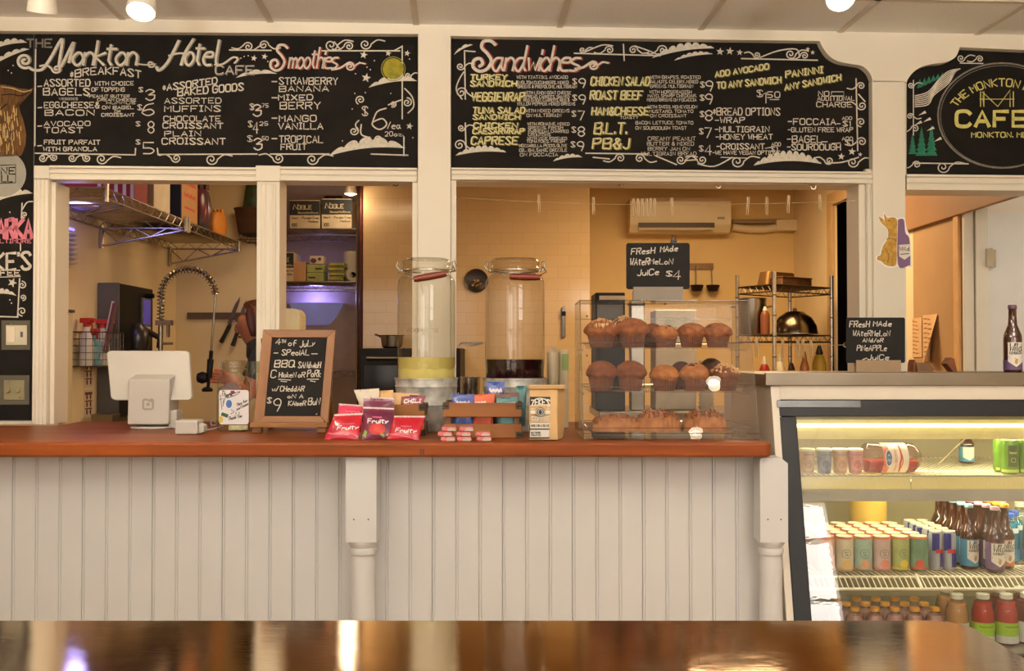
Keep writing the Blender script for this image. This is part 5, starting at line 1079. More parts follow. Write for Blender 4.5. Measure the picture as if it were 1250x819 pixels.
for a in (('FResH', 770.5, 799, 310.5, 7, 1.2, 309), ('MAde', 806, 827, 307.5, 6.5, 1.2, 306), ('WAteR', 769, 792, 323.5, 8, 1.2, 323), ('MeLoN', 793, 821, 322, 6.5, 1.0, 322.5), ('JuiCe', 778, 804, 336.5, 7, 1.2, 335), ('$', 813, 820, 337, 6, 1.1, 337), ('4', 821, 830, 341.5, 11, 1.1, 341)): s.text(a[0], a[1], a[2], a[3], a[4], a[5], y1=a[6], shear=.12)
o = s.done('lettering', chalk, None); fix_parent(o, root)
# ================================================================ DRINK COOLER
YT, YBt = 3.15, 2.985            # slanted glass: distance at frame top (y=487) and low on the door (y=755)
zt_, zb_ = at(0, 487, YT).z, at(0, 755, YBt).z; SL = (YT - YBt) / (zt_ - zb_)
gy = lambda z, d=0: YT - (zt_ - z) * SL + d      # front plane at height z
CXL, CXR = .7945, 2.35; ZTOP = at(0, 455, YT - .005).z; ZGB = .455; CYB = 3.84
cool_w = mat('cooler_white', (228, 218, 200), .4, var=.02); cool_k = mat('cooler_black_frame', (22, 23, 26), .45, var=.05, spec=.3); cool_in = mat('cooler_interior', (172, 162, 130), .5, var=.06, sc=5)
st_top = mat('cooler_steel_top', (150, 140, 125), .36, 1, c2=(130, 120, 106), sc=4, stretch=(1, 30, 1))
root = thing('drink_cooler', 'glass fronted white drinks cooler with a black frame and steel top', 'cooler', V(((CXL + CXR) / 2, 3.4, 0)), 0)
zl = at(0, 470.5, YT - .005).z
m = MB(); m.prism([(YT - .012, zl), (YT - .012, ZTOP), (YT - .004, ZTOP + .002), (YT + .01, ZTOP - .004), (CYB, ZTOP - .006), (CYB, zl)], lambda u, v, w: V((CXL - .018 + w, u, v)), CXR - CXL + .018); P(m, 'steel_top', st_top, root, bevel=.002)
xfl = lambda z: at(951, 487, YT).x + 0 * z       # outer edge of black frame
FX = at(951.5, 520, gy(at(0, 520, YT).z)).x
ztf = at(0, 487.5, YT).z
m = MB()
m.prism([(gy(0), 0), (YT, zl - .001), (CYB, zl - .001), (CYB, 0)], lambda u, v, w: V((CXL + w, u, v)), .028)          # left side shell
P(m, 'side_shell', cool_w, root, bevel=.002)
m = MB(); m.prism([(gy(0), 0), (YT, zl - .001), (CYB, zl - .001), (CYB, 0)], lambda u, v, w: V((CXR - .028 + w, u, v)), .028); P(m, 'side_shell', cool_w, root, bevel=.002)
m = MB(); m.prism([(gy(ztf), ztf), (YT, zl - .001), (CYB - .03, zl - .001), (CYB - .03, ztf)], lambda u, v, w: V((CXL + .0285 + w, u, v)), CXR - CXL - .057); P(m, 'header', cool_w, root)
m = MB(); m.prism([(gy(ztf) - .001, ztf), (gy(zl) + .0, zl - .03), (gy(zl), zl - .03)], lambda u, v, w: V((CXL + w, u, v)), .0)  if False else None
# black frame of the glass front
def fbar(x0, x1, z0, z1, d0=-.012, d1=.02, nm='black_frame', mt=None):
 m = MB(); m.prism([(gy(z0, d0), z0), (gy(z0, d1), z0), (gy(z1, d1), z1), (gy(z1, d0), z1)], lambda u, v, w: V((x0 + (x1 - x0) * w, u, v)), 1); return P(m, nm, mt or cool_k, root, bevel=.003)
FXR = CXR - .03; GX0 = at(969.5, 508, YT).x
zgi = at(0, 508, gy(at(0, 508, YT).z)).z
fbar(FX, FXR, zgi, ztf - .001); fbar(FX, GX0, ZGB, zgi - .0005); fbar(FXR - .04, FXR, ZGB, zgi - .0005); fbar(FX, FXR, ZGB - .05, ZGB - .0005)
fbar(FX - .006, FX + .25, at(0, 497, YT).z, ztf - .002, -.0155, -.0125, 'frame_trim', mat('frame_grey', (92, 92, 94), .3, .6))
m = MB(); m.box(CXL + .0285, CXR - .029, gy(.03) + .02, CYB - .03, .02, ZGB - .052); P(m, 'base_cabinet', cool_w, root, bevel=.004)
m = MB()
for i in range(9): m.box(1.0, 2.1, gy(.1) + .001 , gy(.1) + .02, .06 + i * .03, .075 + i * .03)
P(m, 'vent_louvers', cool_k, root)
# interior
m = MB(); m.box(CXL + .03, CXR - .03, CYB - .075, CYB - .031, ZGB - .05, ztf - .002); P(m, 'back_panel', cool_in, root)
m = MB(); m.prism([(gy(ZGB) + .03, ZGB), (gy(ztf) + .03, ztf - .003), (CYB - .076, ztf - .003), (CYB - .076, ZGB)], lambda u, v, w: V((CXL + .0287 + w, u, v)), .007); P(m, 'inner_wall', cool_in, root); m = MB(); m.prism([(gy(ZGB) + .03, ZGB), (gy(ztf) + .03, ztf - .003), (CYB - .076, ztf - .003), (CYB - .076, ZGB)], lambda u, v, w: V((CXR - .0357 + w, u, v)), .007); P(m, 'inner_wall', cool_in, root)
m = MB(); m.box(CXL + .037, CXR - .037, gy(ZGB) + .03, CYB - .076, ZGB - .05, ZGB - .02); P(m, 'deck', mat('deck_grey', (120, 116, 104), .5), root)
zt1 = at(0, 520, 3.2).z
m = MB(); zq = at(0, 531, 3.22).z; zq = at(0, 536, 3.2).z; m.box(CXL + .04, CXR - .04, 3.203, 3.212, zq, zt1 + .012).box(CXL + .04, CXR - .04, 3.203, 3.34, zt1 + .0125, zt1 + .02); P(m, 'light_canopy', mat('canopy_cream', (228, 214, 150), .45), root)
m = MB(); m.tube([(CXL + .045, 3.190, zt1 + .002), (CXR - .045, 3.190, zt1 + .002)], .006, 12); P(m, 'light_tube', mat('tube_glow', (255, 246, 190), .4, emit=3.2, var=0), root, smooth=True)
# two shelves: wires, front rail, price strip
wire_c = mat('shelf_wire', (236, 228, 200), .4); strip_m = mat('price_strip', (232, 218, 140), .4, c2=(240, 228, 170), sc=60, stretch=(6, 1, 1)); strip_g = mat('price_strip_grey', (176, 172, 158), .35)
Z1 = at(0, 578, 3.22).z; Z2 = at(0, 699.5, 3.13).z
def shelf(z, yf, lipz, lab):
 m = MB(); x0, x1 = CXL + .042, CXR - .042; yb_ = CYB - .085
 n = int((x1 - x0) / .0165)
 for i in range(n + 1):
  x = x0 + (x1 - x0) * i / n; m.tube([(x, yf, lipz), (x, yf + .05, z - .003), (x, yb_, z - .003)], .0019, 4)
 P(m, 'shelf_wires', wire_c, root)
 for y, zz in ((yf, lipz), (yf + .05, z - .0065), (yb_ - .02, z - .0065), (yf + .2, z - .0065)):
  m = MB().tube([(x0, y, zz), (x1, y, zz)], .0042, 8); P(m, 'shelf_rail', wire_c, root, smooth=True)
 return x0, x1
x0, x1 = shelf(Z1, 3.13, Z1 - .004, 'upper')
za, zb1, zc1_ = at(0, 581.5, 3.12).z, at(0, 596.5, 3.12).z, at(0, 611.5, 3.12).z
xs = at(1019, 590, 3.12).x; xq = at(1111.5, 590, 3.12).x
m = MB(); m.box(x0, xq - .002, 3.115, 3.119, zb1, za); P(m, 'price_strip', strip_m, root)
m = MB(); m.box(xq + .002, x1, 3.115, 3.119, zb1, za); P(m, 'price_strip', strip_m, root)
m = MB(); m.box(x0, x1, 3.112, 3.121, zc1_, zb1 - .0015); m.box(x0, x1, 3.112, 3.121, za + .0005, za + .004); P(m, 'shelf_lip', strip_g, root, bevel=.001)
lip2 = at(0, 719, 3.055).z
shelf(Z2, 3.055, lip2, 'lower');
xq2 = at(1119, 710, 3.1).x; m = MB(); m.tube([(xq2, 3.055, lip2), (xq2, 3.105, Z2 + .002)], .004, 8); P(m, 'shelf_clip', wire_c, root, smooth=True)
a, b = at(1146, 567, 3.2), at(1193, 521, 3.24)
m = MB(); m.tube([a, b], .0035, 6); m.tube([a + V((.006, .002, -.002)), b + V((.012, .002, -.004))], .0015, 6); P(MB().tube([(x0 + .01, 3.20, .928), (x1 - .01, 3.20, .928)], .005, 8), 'light_tube', MATS['tube_glow'], root, smooth=True); m = MB().tube([a, b], .0035, 6); P(m, 'shelf_prop', mat('prop_steel', (220, 214, 196), .25, 1), root, smooth=True)  # tube under the shelf is added, hidden by the strip, to brighten the bottles
for xx in (1178, 1186): pass
# glass pane
cg = glassmat('cooler_glass', (.95, .955, .93), (.8, .82, .78), 1.52, 3.2)
m = MB(); m.add([V((GX0 - .004, gy(ZGB), ZGB - .002)), V((FXR - .036, gy(ZGB), ZGB - .002)), V((FXR - .036, gy(zgi), zgi + .002)), V((GX0 - .004, gy(zgi), zgi + .002))], [(0, 1, 2, 3)]); P(m, 'front_glass', cg, root)
# ---------------------------------------------------------------- what is in it
def lath_part(prof, n, mt, nm, root, ang=40): return MB().lathe(prof, n).build(nm, mt, root, smooth=True, angle=ang)
lid_al = mat('can_lid', (226, 220, 206), .3, .7)
def can_mats(a): return mat('can_%d_%d_%d' % a, a, .3, .2, var=.05)
def fpatch(root, R0, z0, z1, a0, a1, mt, nm, d=.0006, n=10):     # label patch wrapped on a cylinder, angle 0 = toward the viewer
 m = MB(); m.grid(lambda u, v: V(((R0 + d) * sin(R(a0 + (a1 - a0) * u)), -(R0 + d) * cos(R(a0 + (a1 - a0) * u)), z0 + (z1 - z0) * v)), n, 1); return m.build(nm, mt, root, smooth=True, fix=False)
def cink(root, R0, mt, nm, fn, d=.0012):
 s = Ink(lambda u, v: V(((R0 + d) * sin(u / R0), -(R0 + d) * cos(u / R0), v)), 1); fn(s); return s.done(nm, mt, root)
def make_can(label, r, h, col, rim, fruit=None, group=None, slim=False):
 root = thing('soda_can', label, 'can', (0, 0, 0), 0, group)
 lath_part([(0, .003), (r * .74, .003), (r * .80, 0), (r * .86, .002), (r, .010), (r, h - .012), (r * .88, h - .002)], 28, can_mats(col), 'can_body', root)
 lath_part([(r * .885, h - .0022), (r * .89, h), (r * .83, h), (r * .80, h - .004), (0, h - .004)], 24, rim, 'can_lid', root)
 return root
Hc = at(0, 654, 3.16).z - Z2; rc = 10.8 * 3.16 / F
lidc = mat('foil_lid_cream', (244, 226, 190), .5); rim_r = mat('foil_lid_red', (226, 120, 84), .5)
GC = 'fruit soda cans with foil lids on the cooler shelf'
front = [((206, 160, 132), 'peach'), ((198, 188, 158), 'cream'), ((150, 178, 160), 'pale green'), ((186, 160, 150), 'dusty pink'), ((150, 160, 96), 'olive green with a lemon print'), ((92, 128, 100), 'dark green with a red fruit print')]
fx = [1012, 1034, 1053, 1077, 1099, 1122]
cw = 22.6 * 3.16 / F
xb = at(1122, 690, 3.16).x
names = ['peach', 'cream', 'pale green', 'dusty pink', 'olive', 'dark green']
for c in range(6):
 col, nm = front[c]; x = xb - (5 - c) * cw
 pr = make_can(nm + ' soda can, front of its cooler row', rc, Hc, col, lidc, group=GC)
 fpatch(pr, rc, .012, Hc * .92, -70, 70, mat('canlabel_%d' % c, tuple(min(255, v + 22) for v in col), .4, c2=col, sc=30), 'label_band')
 s = Ink(lambda u, v: V(((rc + .0014) * sin(u / rc), -(rc + .0014) * cos(u / rc), v)), 1); s.ring(0, Hc * .52, .013, .013, .0014, 24); s.text('S', -.005, .005, Hc * .47, .011, .0016); s.done('printed_ring', mat('print_teal', (70, 110, 96), .5), pr)
 fc = [(222, 130, 80), (226, 180, 110), (214, 150, 110), (220, 130, 110), (226, 196, 70), (206, 64, 44)][c]
 s = Ink(lambda u, v: V(((rc + .0012) * sin(u / rc), -(rc + .0012) * cos(u / rc), v)), 1); s.disc(.001, Hc * .24, .013, .012); s.done('printed_fruit', mat('canfruit_%d' % c, fc, .5), pr)
 fpatch(pr, rc, .008, .016, -80, 80, mat('canband_%d' % c, fc, .5), 'bottom_band')
 fpatch(pr, rc, Hc * .93, Hc * .975, -180, 180, rim_r, 'lid_skirt', n=24)
 pr.location = V((x, 3.165, Z2 + .0005)); pr.rotation_euler.z = random.uniform(-.25, .25)
 for b in range(1, 5):
  dup(pr, V((x + random.uniform(-.0004, .0004), 3.165 + b * .0600, Z2 + .0005)), random.uniform(-.5, .5), '%s soda can, %s behind the front one of its row' % (names[c], ['', 'next', 'second', 'third', 'last'][b]))
# slim silver and blue cans
slim_b = mat('slim_blue', (44, 56, 140), .3, .3); slim_s = mat('slim_silver', (176, 182, 190), .3, .5); slim_r = mat('slim_red', (196, 44, 44), .4)
rs = .0205; Hs = at(0, 648, 3.18).z - Z2
xs0 = at(1143, 690, 3.18).x
pr = make_can('slim blue and silver energy drink can at the front of its row', rs, Hs, (176, 182, 190), lidc, group='slim blue and silver cans')
m = MB(); m.add([], []);
for (a0, a1, z0, z1, mt, nm) in ((-50, 12, Hs * .5, Hs * .95, slim_b, 'blue_block'), (14, 80, .01, Hs * .5, slim_b, 'blue_block'), (-20, 60, Hs * .44, Hs * .54, slim_r, 'red_mark')): fpatch(pr, rs, z0, z1, a0, a1, mt, nm, .0006 if nm[0] == 'b' else .0012)
pr.location = (xs0, 3.185, Z2 + .0005)
k = 0
for c in range(2):
 for b in range(5):
  if c == 0 and b == 0: continue
  dup(pr, V((xs0 + c * .0415, 3.185 + b * .0515, Z2 + .0005)), random.uniform(-.4, .4), 'slim energy drink can, %s of the row %s' % (['front', 'second', 'third', 'fourth', 'last'][b], ['beside the dark green can', 'beside the kombucha bottles'][c]), scale=(1, 1, 1))
# kombucha bottles: brown glass, white shield label
brown = mat('brown_glass', (62, 26, 10), .06, var=.05, coat=.6, spec=.7); capcol = {'blue': (150, 196, 208), 'pink': (222, 176, 190), 'orange': (240, 168, 52), 'purple': (92, 66, 96)}
lblw = mat('kombucha_label', (228, 222, 212), .5, var=.03); lblcol = {'blue': (70, 140, 176), 'purple': (96, 72, 112), 'orange': (206, 120, 50)}
def kombucha(label, lab, cap, full=True, group=None, wz=.47):
 r, h = .027, .200; root = thing('kombucha_bottle', label, 'bottle', (0, 0, 0), 0, group)
 lath_part([(0, .003), (r * .8, .001), (r * .96, .004), (r, .012), (r, h * .50), (r * .96, h * .56), (r * .72, h * .64), (r * .50, h * .71), (r * .44, h * .82), (r * .42, h * .93), (r * .46, h * .935), (r * .46, h * .95), (0, h * .95)], 32, brown, 'bottle_glass', root, 60)
 lath_part([(r * .47, h * .945), (r * .49, h * .95), (r * .48, h * .985), (r * .42, h), (0, h)], 24, mat('cap_' + cap, capcol[cap], .45), 'cap', root)
 fpatch(root, r, h * .06, h * wz, -110, 110, mat('wrap_' + lab, lblcol[lab], .5), 'label_wrap', .0005, 20)
 m = MB(); w = .0235; pts = [(-w, h * .46), (w, h * .46), (w, h * .18), (0, h * .10), (-w, h * .18)]
 n = 12
 for i in range(n):
  u0, u1 = -w + 2 * w * i / n, -w + 2 * w * (i + 1) / n; lo = lambda u: h * .10 + h * .08 * abs(u) / w
  m.add([V(((r + .001) * sin(u / r), -(r + .001) * cos(u / r), v)) for u, v in ((u0, lo(u0)), (u1, lo(u1)), (u1, h * .455), (u0, h * .455))], [(0, 1, 2, 3)])
 m.build('label_shield', lblw, root, smooth=True, fix=False)
 if full:
  cink(root, r, ink_black, 'label_lettering', lambda s: (s.text('the', -.004, .004, h * .425, .005, .0009), s.text('Wild', -.019, .019, h * .33, .022, .0024, shear=.15, gap=.7), s.text('KOMBUCHA', -.018, .018, h * .285, .0065, .0012), s.line([(-.019, h * .245), (.019, h * .245)], .0042)), .0017)
  s = Ink(lambda u, v: V(((r + .0018) * sin(u / r), -(r + .0018) * cos(u / r), v)), 1); s.disc(0, h * .175, .0045, .007, 12); s.disc(.002, h * .205, .003, .003, 10); s.line([(.0, h * .215), (-.004, h * .228)], .0022); s.done('label_emblem', mat('emblem_gold', (190, 150, 70), .5), root)
 return root
top_y = YT + .03
pr = kombucha('brown kombucha bottle with a purple label standing alone on the steel top', 'purple', 'purple', wz=.2)
q = at(1236.5, 455, top_y); pr.location = V((q.x, top_y, ZTOP - .0038)); pr.rotation_euler.z = -.1; pr.scale = (1, 1, 1.07)
GK = 'kombucha bottles on the cooler shelf'
ks = Z2 + .0005
cols = [('blue', 'blue', 1.4215, 3.195), ('purple', 'pink', 1.477, 3.142), ('orange', 'orange', 1.532, 3.195)]
for i, (lab, cap, x, Y) in enumerate(cols):
 nm = {'blue': 'sky blue', 'purple': 'purple', 'orange': 'orange'}[lab]
 pr = kombucha('brown kombucha bottle with %s label, front of its row in the cooler' % nm, lab, cap, True, GK); pr.location = (x, Y, ks); pr.rotation_euler.z = (.25, .05, .1)[i]
 for b in range(1, 5): dup(pr, V((x, Y + b * .056, ks)), random.uniform(-.3, .3), 'brown kombucha bottle with %s cap, %s behind the %s labelled front one' % ({'blue': 'pale blue', 'pink': 'pink', 'orange': 'orange'}[cap], ['', 'next', 'second', 'third', 'last'][b], nm))
# water bottles with blue caps, clear juice bottles behind
pet = glassmat('pet_plastic', (.90, .92, .92), (.6, .64, .64), 1.45)
def pbottle(name, label, r, h, liq, cap, group, lbl=None, lz=(.2, .5), fill=.8, cat='bottle', neck=.45):
 root = thing(name, label, cat, (0, 0, 0), 0, group)
 prof = [(0, .004), (r * .7, .001), (r * .95, .006), (r, .016), (r * .96, h * .2), (r, h * .35), (r, h * .55), (r * .97, h * .66), (r * .8, h * .78), (r * neck, h * .86), (r * neck, h * .91)]
 lath_part(prof, 28, pet, 'bottle_shell', root, 60)
 lp = [(0, .005)] + [(a * .965, b) for a, b in prof[1:] if b < h * fill]; lp.append((lp[-1][0] * .97, h * fill)); lp.append((0, h * fill))
 lath_part(lp, 28, liq, 'liquid', root, 50)
 lath_part([(r * neck * 1.06, h * .90), (r * neck * 1.12, h * .905), (r * neck * 1.12, h * .99), (r * neck * .98, h), (0, h)], 24, cap, 'cap', root)
 if lbl: fpatch(root, r * 1.0, h * lz[0], h * lz[1], -180, 180, lbl, 'label', .0009, 28)
 return root
cap_blue = mat('cap_water_blue', (50, 90, 180), .4); cap_wh = mat('cap_white', (226, 224, 206), .5); teal = mat('water_teal', (40, 150, 160), .15, c2=(30, 110, 170), sc=4); wclear = mat('water_pale', (150, 158, 140), .15)
pr = pbottle('water_bottle', 'blue capped bottle of teal water next to the orange labelled kombucha', .029, .158, teal, cap_blue, 'blue capped water bottles', mat('water_label_blue', (44, 70, 150), .4, c2=(60, 150, 170), sc=8, stretch=(1, 1, 1)), (.06, .30))
fpatch(pr, .029, .158 * .62, .158 * .72, -30, 20, mat('water_tag', (220, 226, 226), .5), 'hang_tag', .001, 6)
x = 1.653; pr.location = (x, 3.265, ks)
dup(pr, V((x - .063, 3.285, ks)), .3, 'blue capped bottle of teal water second in line beside the kombucha row'); dup(pr, V((x + .064, 3.25, ks)), .2, 'blue capped bottle of teal water cut off by the picture edge')
dup(pr, V((x - .02, 3.342, ks)), .2, 'blue capped bottle of teal water behind the front pair')
pr = pbottle('juice_bottle', 'clear bottle with a white cap at the back of the cooler shelf', .029, .172, wclear, cap_wh, 'white capped clear bottles', None)
pr.location = (x - .02, 3.44, ks)
for i, (dx, dy, t) in enumerate(((.066, .0, 'second in the back row beside the kombucha'), (.132, .0, 'third in the back row above the blue caps'), (-.03, .07, 'behind the orange capped kombucha bottles'), (.04, .07, 'at the very back above the blue caps'))): dup(pr, V((x - .02 + dx, 3.44 + dy, ks)), .2 * i, 'clear bottle with a white cap, ' + t)
# big orange juice jug with a handle behind the cans
jug_y = mat('jug_juice', (240, 200, 96), .3); jug_c = mat('jug_net', (236, 224, 170), .5)
q = at(1060, 690, 3.56); r = .062
root = thing('juice_jug', 'yellow juice jug with a ribbed neck standing behind the soda cans', 'jug', V((q.x, 3.56, ks))); root.scale = (1, 1, .8)
lath_part([(0, .002), (r * .9, .002), (r, .012), (r, .235), (r * .98, .243), (r, .25), (r * .96, .262), (r * .8, .285), (r * .68, .30), (r * .66, .335), (0, .335)], 32, jug_y, 'jug_body', root)
m = MB()
for i in range(10):
 for d in (-1, 1): m.tube([V(((r * .86 - .015 * t) * sin(i * pi / 5 + d * t * .5), -(r * .86 - .015 * t) * cos(i * pi / 5 + d * t * .5), .275 + .055 * t)) for t in (0, .33, .66, 1)], .0018, 5)
m.build('ribbed_neck', jug_c, root)
m = MB(); m.tube([V(((r + .004) * cos(a), -.0 + -(r * .55) , .262 + .04 * sin(a))) for a in [pi * i / 10 for i in range(11)]], .004, 8); m.build('handle', jug_c, root, smooth=True)
# ---- upper shelf: fruit cups, a lying juice bottle, green cans
u0 = Z1 + .0005
cup_p = glassmat('cup_plastic', (.9, .88, .84), (.6, .58, .52), 1.45); cupc = [((206, 160, 120), 'tan'), ((110, 112, 130), 'slate blue'), ((196, 140, 90), 'orange brown'), ((200, 110, 100), 'rosy red')]
for i, px in enumerate((985, 1006, 1025.5, 1044)):
 Y = 3.215; x = at(px, 560, Y).x; r = 9.0 * Y / F; h = at(0, 548, Y).z - u0; c, nm = cupc[i]
 root = thing('dessert_cup', 'small lidded cup with a round %s picture on it, upper cooler shelf' % nm, 'cup', V((x, Y, u0)), 0, 'dessert cups on the upper shelf')
 lath_part([(0, .001), (r * .82, .001), (r * .86, .006), (r, h * .94), (r * 1.02, h * .96)], 28, mat('dessert_%d' % i, tuple(int(v * .5 + 100) for v in c), .5, c2=c, sc=40), 'cup_body', root)
 lath_part([(r * 1.04, h * .93), (r * 1.06, h), (r * .96, h + .002), (0, h + .001)], 28, mat('cup_lid', (232, 224, 196), .35), 'lid', root)
 s = Ink(lambda u, v: V(((r + .001) * sin(u / r), -(r + .001) * cos(u / r), v)), 1); s.disc(.0, h * .42, .012, .013); s.done('round_picture', mat('dessert_pic_%d' % i, c, .5, c2=tuple(int(v * .7) for v in c), sc=90), root)
 s = Ink(lambda u, v: V(((r + .0014) * sin(u / r), -(r + .0014) * cos(u / r), v)), 1); s.text('~', -.016, .016, h * .76, .007, .0011); s.line([(-.018, h * .18), (-.01, h * .1), (.01, h * .1), (.018, h * .18)], .0012); s.done('lettering', mat('cup_print', (92, 84, 70), .5), root)
# bottle lying on its side
Y = 3.235; a, b = at(1054, 560, Y), at(1123, 560, Y); r = 18.2 * Y / F; L = b.x - a.x
root = thing('cranberry_juice_bottle', 'large red juice bottle lying on its side on the upper shelf', 'bottle', V(((a.x + b.x) / 2, Y, u0)))
Mx = Matrix.Translation((-L / 2, 0, r + .0005)) @ Matrix.Rotation(pi / 2, 4, 'Y')
redj = mat('cranberry', (176, 36, 30), .15); prof = [(0, .0), (r * .86, .0), (r, .008), (r, L * .24), (r * .97, L * .26), (r * .97, L * .72), (r, L * .75), (r * .96, L * .86), (r * .6, L * .96), (r * .4, L)]
MB().lathe(prof, 32, M=Mx).build('bottle_shell', glassmat('red_pet', (.86, .74, .66), (.6, .44, .38), 1.45), root, smooth=True, angle=60)
m = MB()
def lq(u, v):
 xx = u * L * .94 + .004; rr = r * .965 * (1 if xx < L * .86 else max(.3, 1 - (xx - L * .86) / (L * .2))); c = -.28; an = math.acos(c)
 t = -an + 2 * an * v; ang = pi - t * 1.0
 return V((-L / 2 + xx, rr * sin(t) * 1.0, r + .0005 - rr * cos(t))) if True else None
def lq2(u, v):
 xx = u * L * .92 + .006; rr = r * .955 * (1 if xx < L * .86 else max(.35, 1 - (xx - L * .86) / (L * .16))); hz = -.18 * r
 w = math.sqrt(max(0, rr * rr - hz * hz)); t0 = math.asin(min(1, abs(hz) / rr)); t = t0 + (pi - 2 * t0) * v
 return V((-L / 2 + xx, -rr * cos(t), r + .0005 - rr * sin(t)))
m.grid(lq2, 20, 14);
for (u) in (0, 1): m.add([lq2(u, j / 14) for j in range(15)], [tuple(range(15))])
for i in range(20): m.add([lq2(i / 20, 0), lq2((i + 1) / 20, 0), lq2((i + 1) / 20, 1), lq2(i / 20, 1)], [(0, 1, 2, 3)])
m.build('red_juice', redj, root)
def wl(u, v, d=.0006):   # wrap label, u along x (0..1 of bottle), v around
 t = R(-100 + 200 * v); return V((-L / 2 + u * L, -(r * .97 + d) * cos(t), r + .0005 + (r * .97 + d) * sin(t)))
m = MB(); m.grid(lambda u, v: wl(.27 + .44 * u, v), 4, 20); m.build('label', mat('juice_label', (236, 222, 196), .5, var=.03), root, smooth=True, fix=False)
m = MB(); m.grid(lambda u, v: wl(.27 + .10 * u, v, .0012), 2, 20); m.build('label_red_band', mat('juice_red', (200, 84, 60), .5, c2=(226, 140, 110), sc=60), root, smooth=True, fix=False)
s = Ink(lambda u, v: wl(u, v, .0018), 1); s.disc(.36, .52, .062, .17, 24); s.done('logo_oval', mat('juice_white', (236, 232, 220), .5), root)
s = Ink(lambda u, v: wl(u, v, .0024), 1); s.disc(.36, .52, .050, .145, 24); s.done('logo_field', mat('juice_blue', (40, 84, 124), .5), root)
s = Ink(lambda u, v: wl(u, v, .003), 1); s.line(smooth([(.325, .46), (.35, .5), (.37, .46), (.395, .5)], 4), .008); s.line([(.345, .58), (.375, .58)], .01); s.line([(.36, .58), (.36, .43)], .007); s.done('logo_wave', MATS['juice_white'], root)
s = Ink(lambda u, v: wl(u, v, .0016), 1)
for j, t in enumerate('COCKTAIL'): pass
st, W = Ink(None).layout('CRANBERRY', 1.4)
for xx, g_ in st:
 for q_ in g_: s.line([(.50 - bb / 6 * .035, .22 + .5 * (xx + aa) / W) for aa, bb in q_], .007)
s.line(smooth([(.57, .2), (.555, .4), (.575, .55), (.56, .8)], 4), .03); s.line(smooth([(.57, .3), (.60, .45), (.585, .6)], 4), .016)
s.done('red_lettering', mat('juice_red2', (190, 56, 40), .5), root)
# green cans and a dark bottle at the back
G3 = 'green cans at the end of the upper shelf'
def green_can(label):
 r = 10.4 * 3.22 / F; h = at(0, 537, 3.22).z - u0
 root = thing('green_can', label, 'can', (0, 0, 0), 0, G3)
 lath_part([(0, .003), (r * .74, .003), (r * .8, 0), (r, .008), (r, h - .01), (r * .9, h - .001)], 28, mat('can_green', (120, 170, 44), .3, .3, c2=(96, 146, 36), sc=8), 'can_body', root)
 lath_part([(r * .905, h - .0015), (r * .91, h), (r * .85, h), (r * .8, h - .004), (0, h - .004)], 24, lid_al, 'can_lid', root)
 fpatch(root, r, h * .22, h * .86, -32, 32, mat('can_green_dark', (78, 96, 44), .4), 'dark_panel'); fpatch(root, r, h * .05, h * .14, -80, 80, mat('can_lime', (196, 214, 110), .4), 'lime_band', .0007)
 cink(root, r, mat('can_lime', (0, 0, 0)), 'lettering', lambda s: (s.text('~', -.011, .011, h * .6, .010, .0018), s.ring(0, h * .42, .007, .007, .0014, 16)), .0013)
 return root
pr = green_can('green lime soda can at the front of the upper shelf'); x = at(1232, 560, 3.22).x; pr.location = (x, 3.22, u0)
dup(pr, V((x + .056, 3.225, u0)), .3, 'green lime soda can cut by the picture edge on the upper shelf'); dup(pr, V((x + .004, 3.275, u0)), .2, 'green lime soda can directly behind the front green one')
p_ = at(1183, 560, 3.5); pr = kombucha('dark brown bottle standing at the back of the upper shelf behind the steel prop', 'blue', 'purple', False); pr.location = (p_.x, 3.52, u0); pr.scale = (.9, .9, .62)
# ---- bottom deck
dz = ZGB - .0195
amber = mat('juice_amber', (206, 150, 92), .2); redd = mat('juice_red_liquid', (196, 44, 34), .2, c2=(150, 24, 26), sc=6); darkr = mat('juice_dark_red', (120, 16, 20), .2); limel = mat('label_lime', (150, 190, 40), .5, var=.03); grl = mat('label_greywhite', (206, 204, 198), .5)
hB = at(0, 724, 3.14).z - dz
def red_bottle(label, liq, lz):
 pr = pbottle('juice_bottle', label, .0338, hB, liq, cap_wh, 'round shouldered juice bottles on the cooler deck', lz, (.20, .46), .84, neck=.5)
 fpatch(pr, .0338, hB * .06, hB * .20, -180, 180, grl, 'lower_label', .0009, 28)
 cink(pr, .0338, ink_black, 'lettering', lambda s: (s.text('~', -.024, .018, hB * .37, .007, .0014), s.line([(-.02, hB * .30), (.012, hB * .30)], .002), s.text('IIIIII', .026, .036, hB * .1, .03, .0012)), .0016)
 return pr
pr = red_bottle('red juice bottle with a lime green label, nearer the amber bottle', redd, limel); Y = 3.14; pr.location = (at(1200, 760, Y).x, Y, dz)
dup(pr, V((at(1228.5, 760, Y).x, Y, dz)), .2, 'red juice bottle with a lime green label, second of the front pair')
pd = red_bottle('dark red juice bottle at the edge of the picture on the cooler deck', darkr, grl); pd.location = (at(1256, 760, Y).x, Y + .01, dz)
dup(pd, V((at(1215, 760, 3.25).x, 3.225, dz)), .4, 'dark red juice bottle behind the lime labelled pair'); dup(pd, V((at(1243, 760, 3.25).x, 3.228, dz)), .4, 'dark red juice bottle behind, between the lime labelled and the edge one')
pa = red_bottle('amber juice bottle on the cooler deck half hidden by the table corner', amber, grl); pa.location = (at(1168, 760, Y).x, Y, dz)
dup(pa, V((at(1170, 760, Y).x, Y + .085, dz)), .4, 'amber juice bottle directly behind the front amber one')
oc = mat('cap_orange', (236, 120, 50), .45); mix = mat('juice_pale_pink', (190, 130, 120), .25)
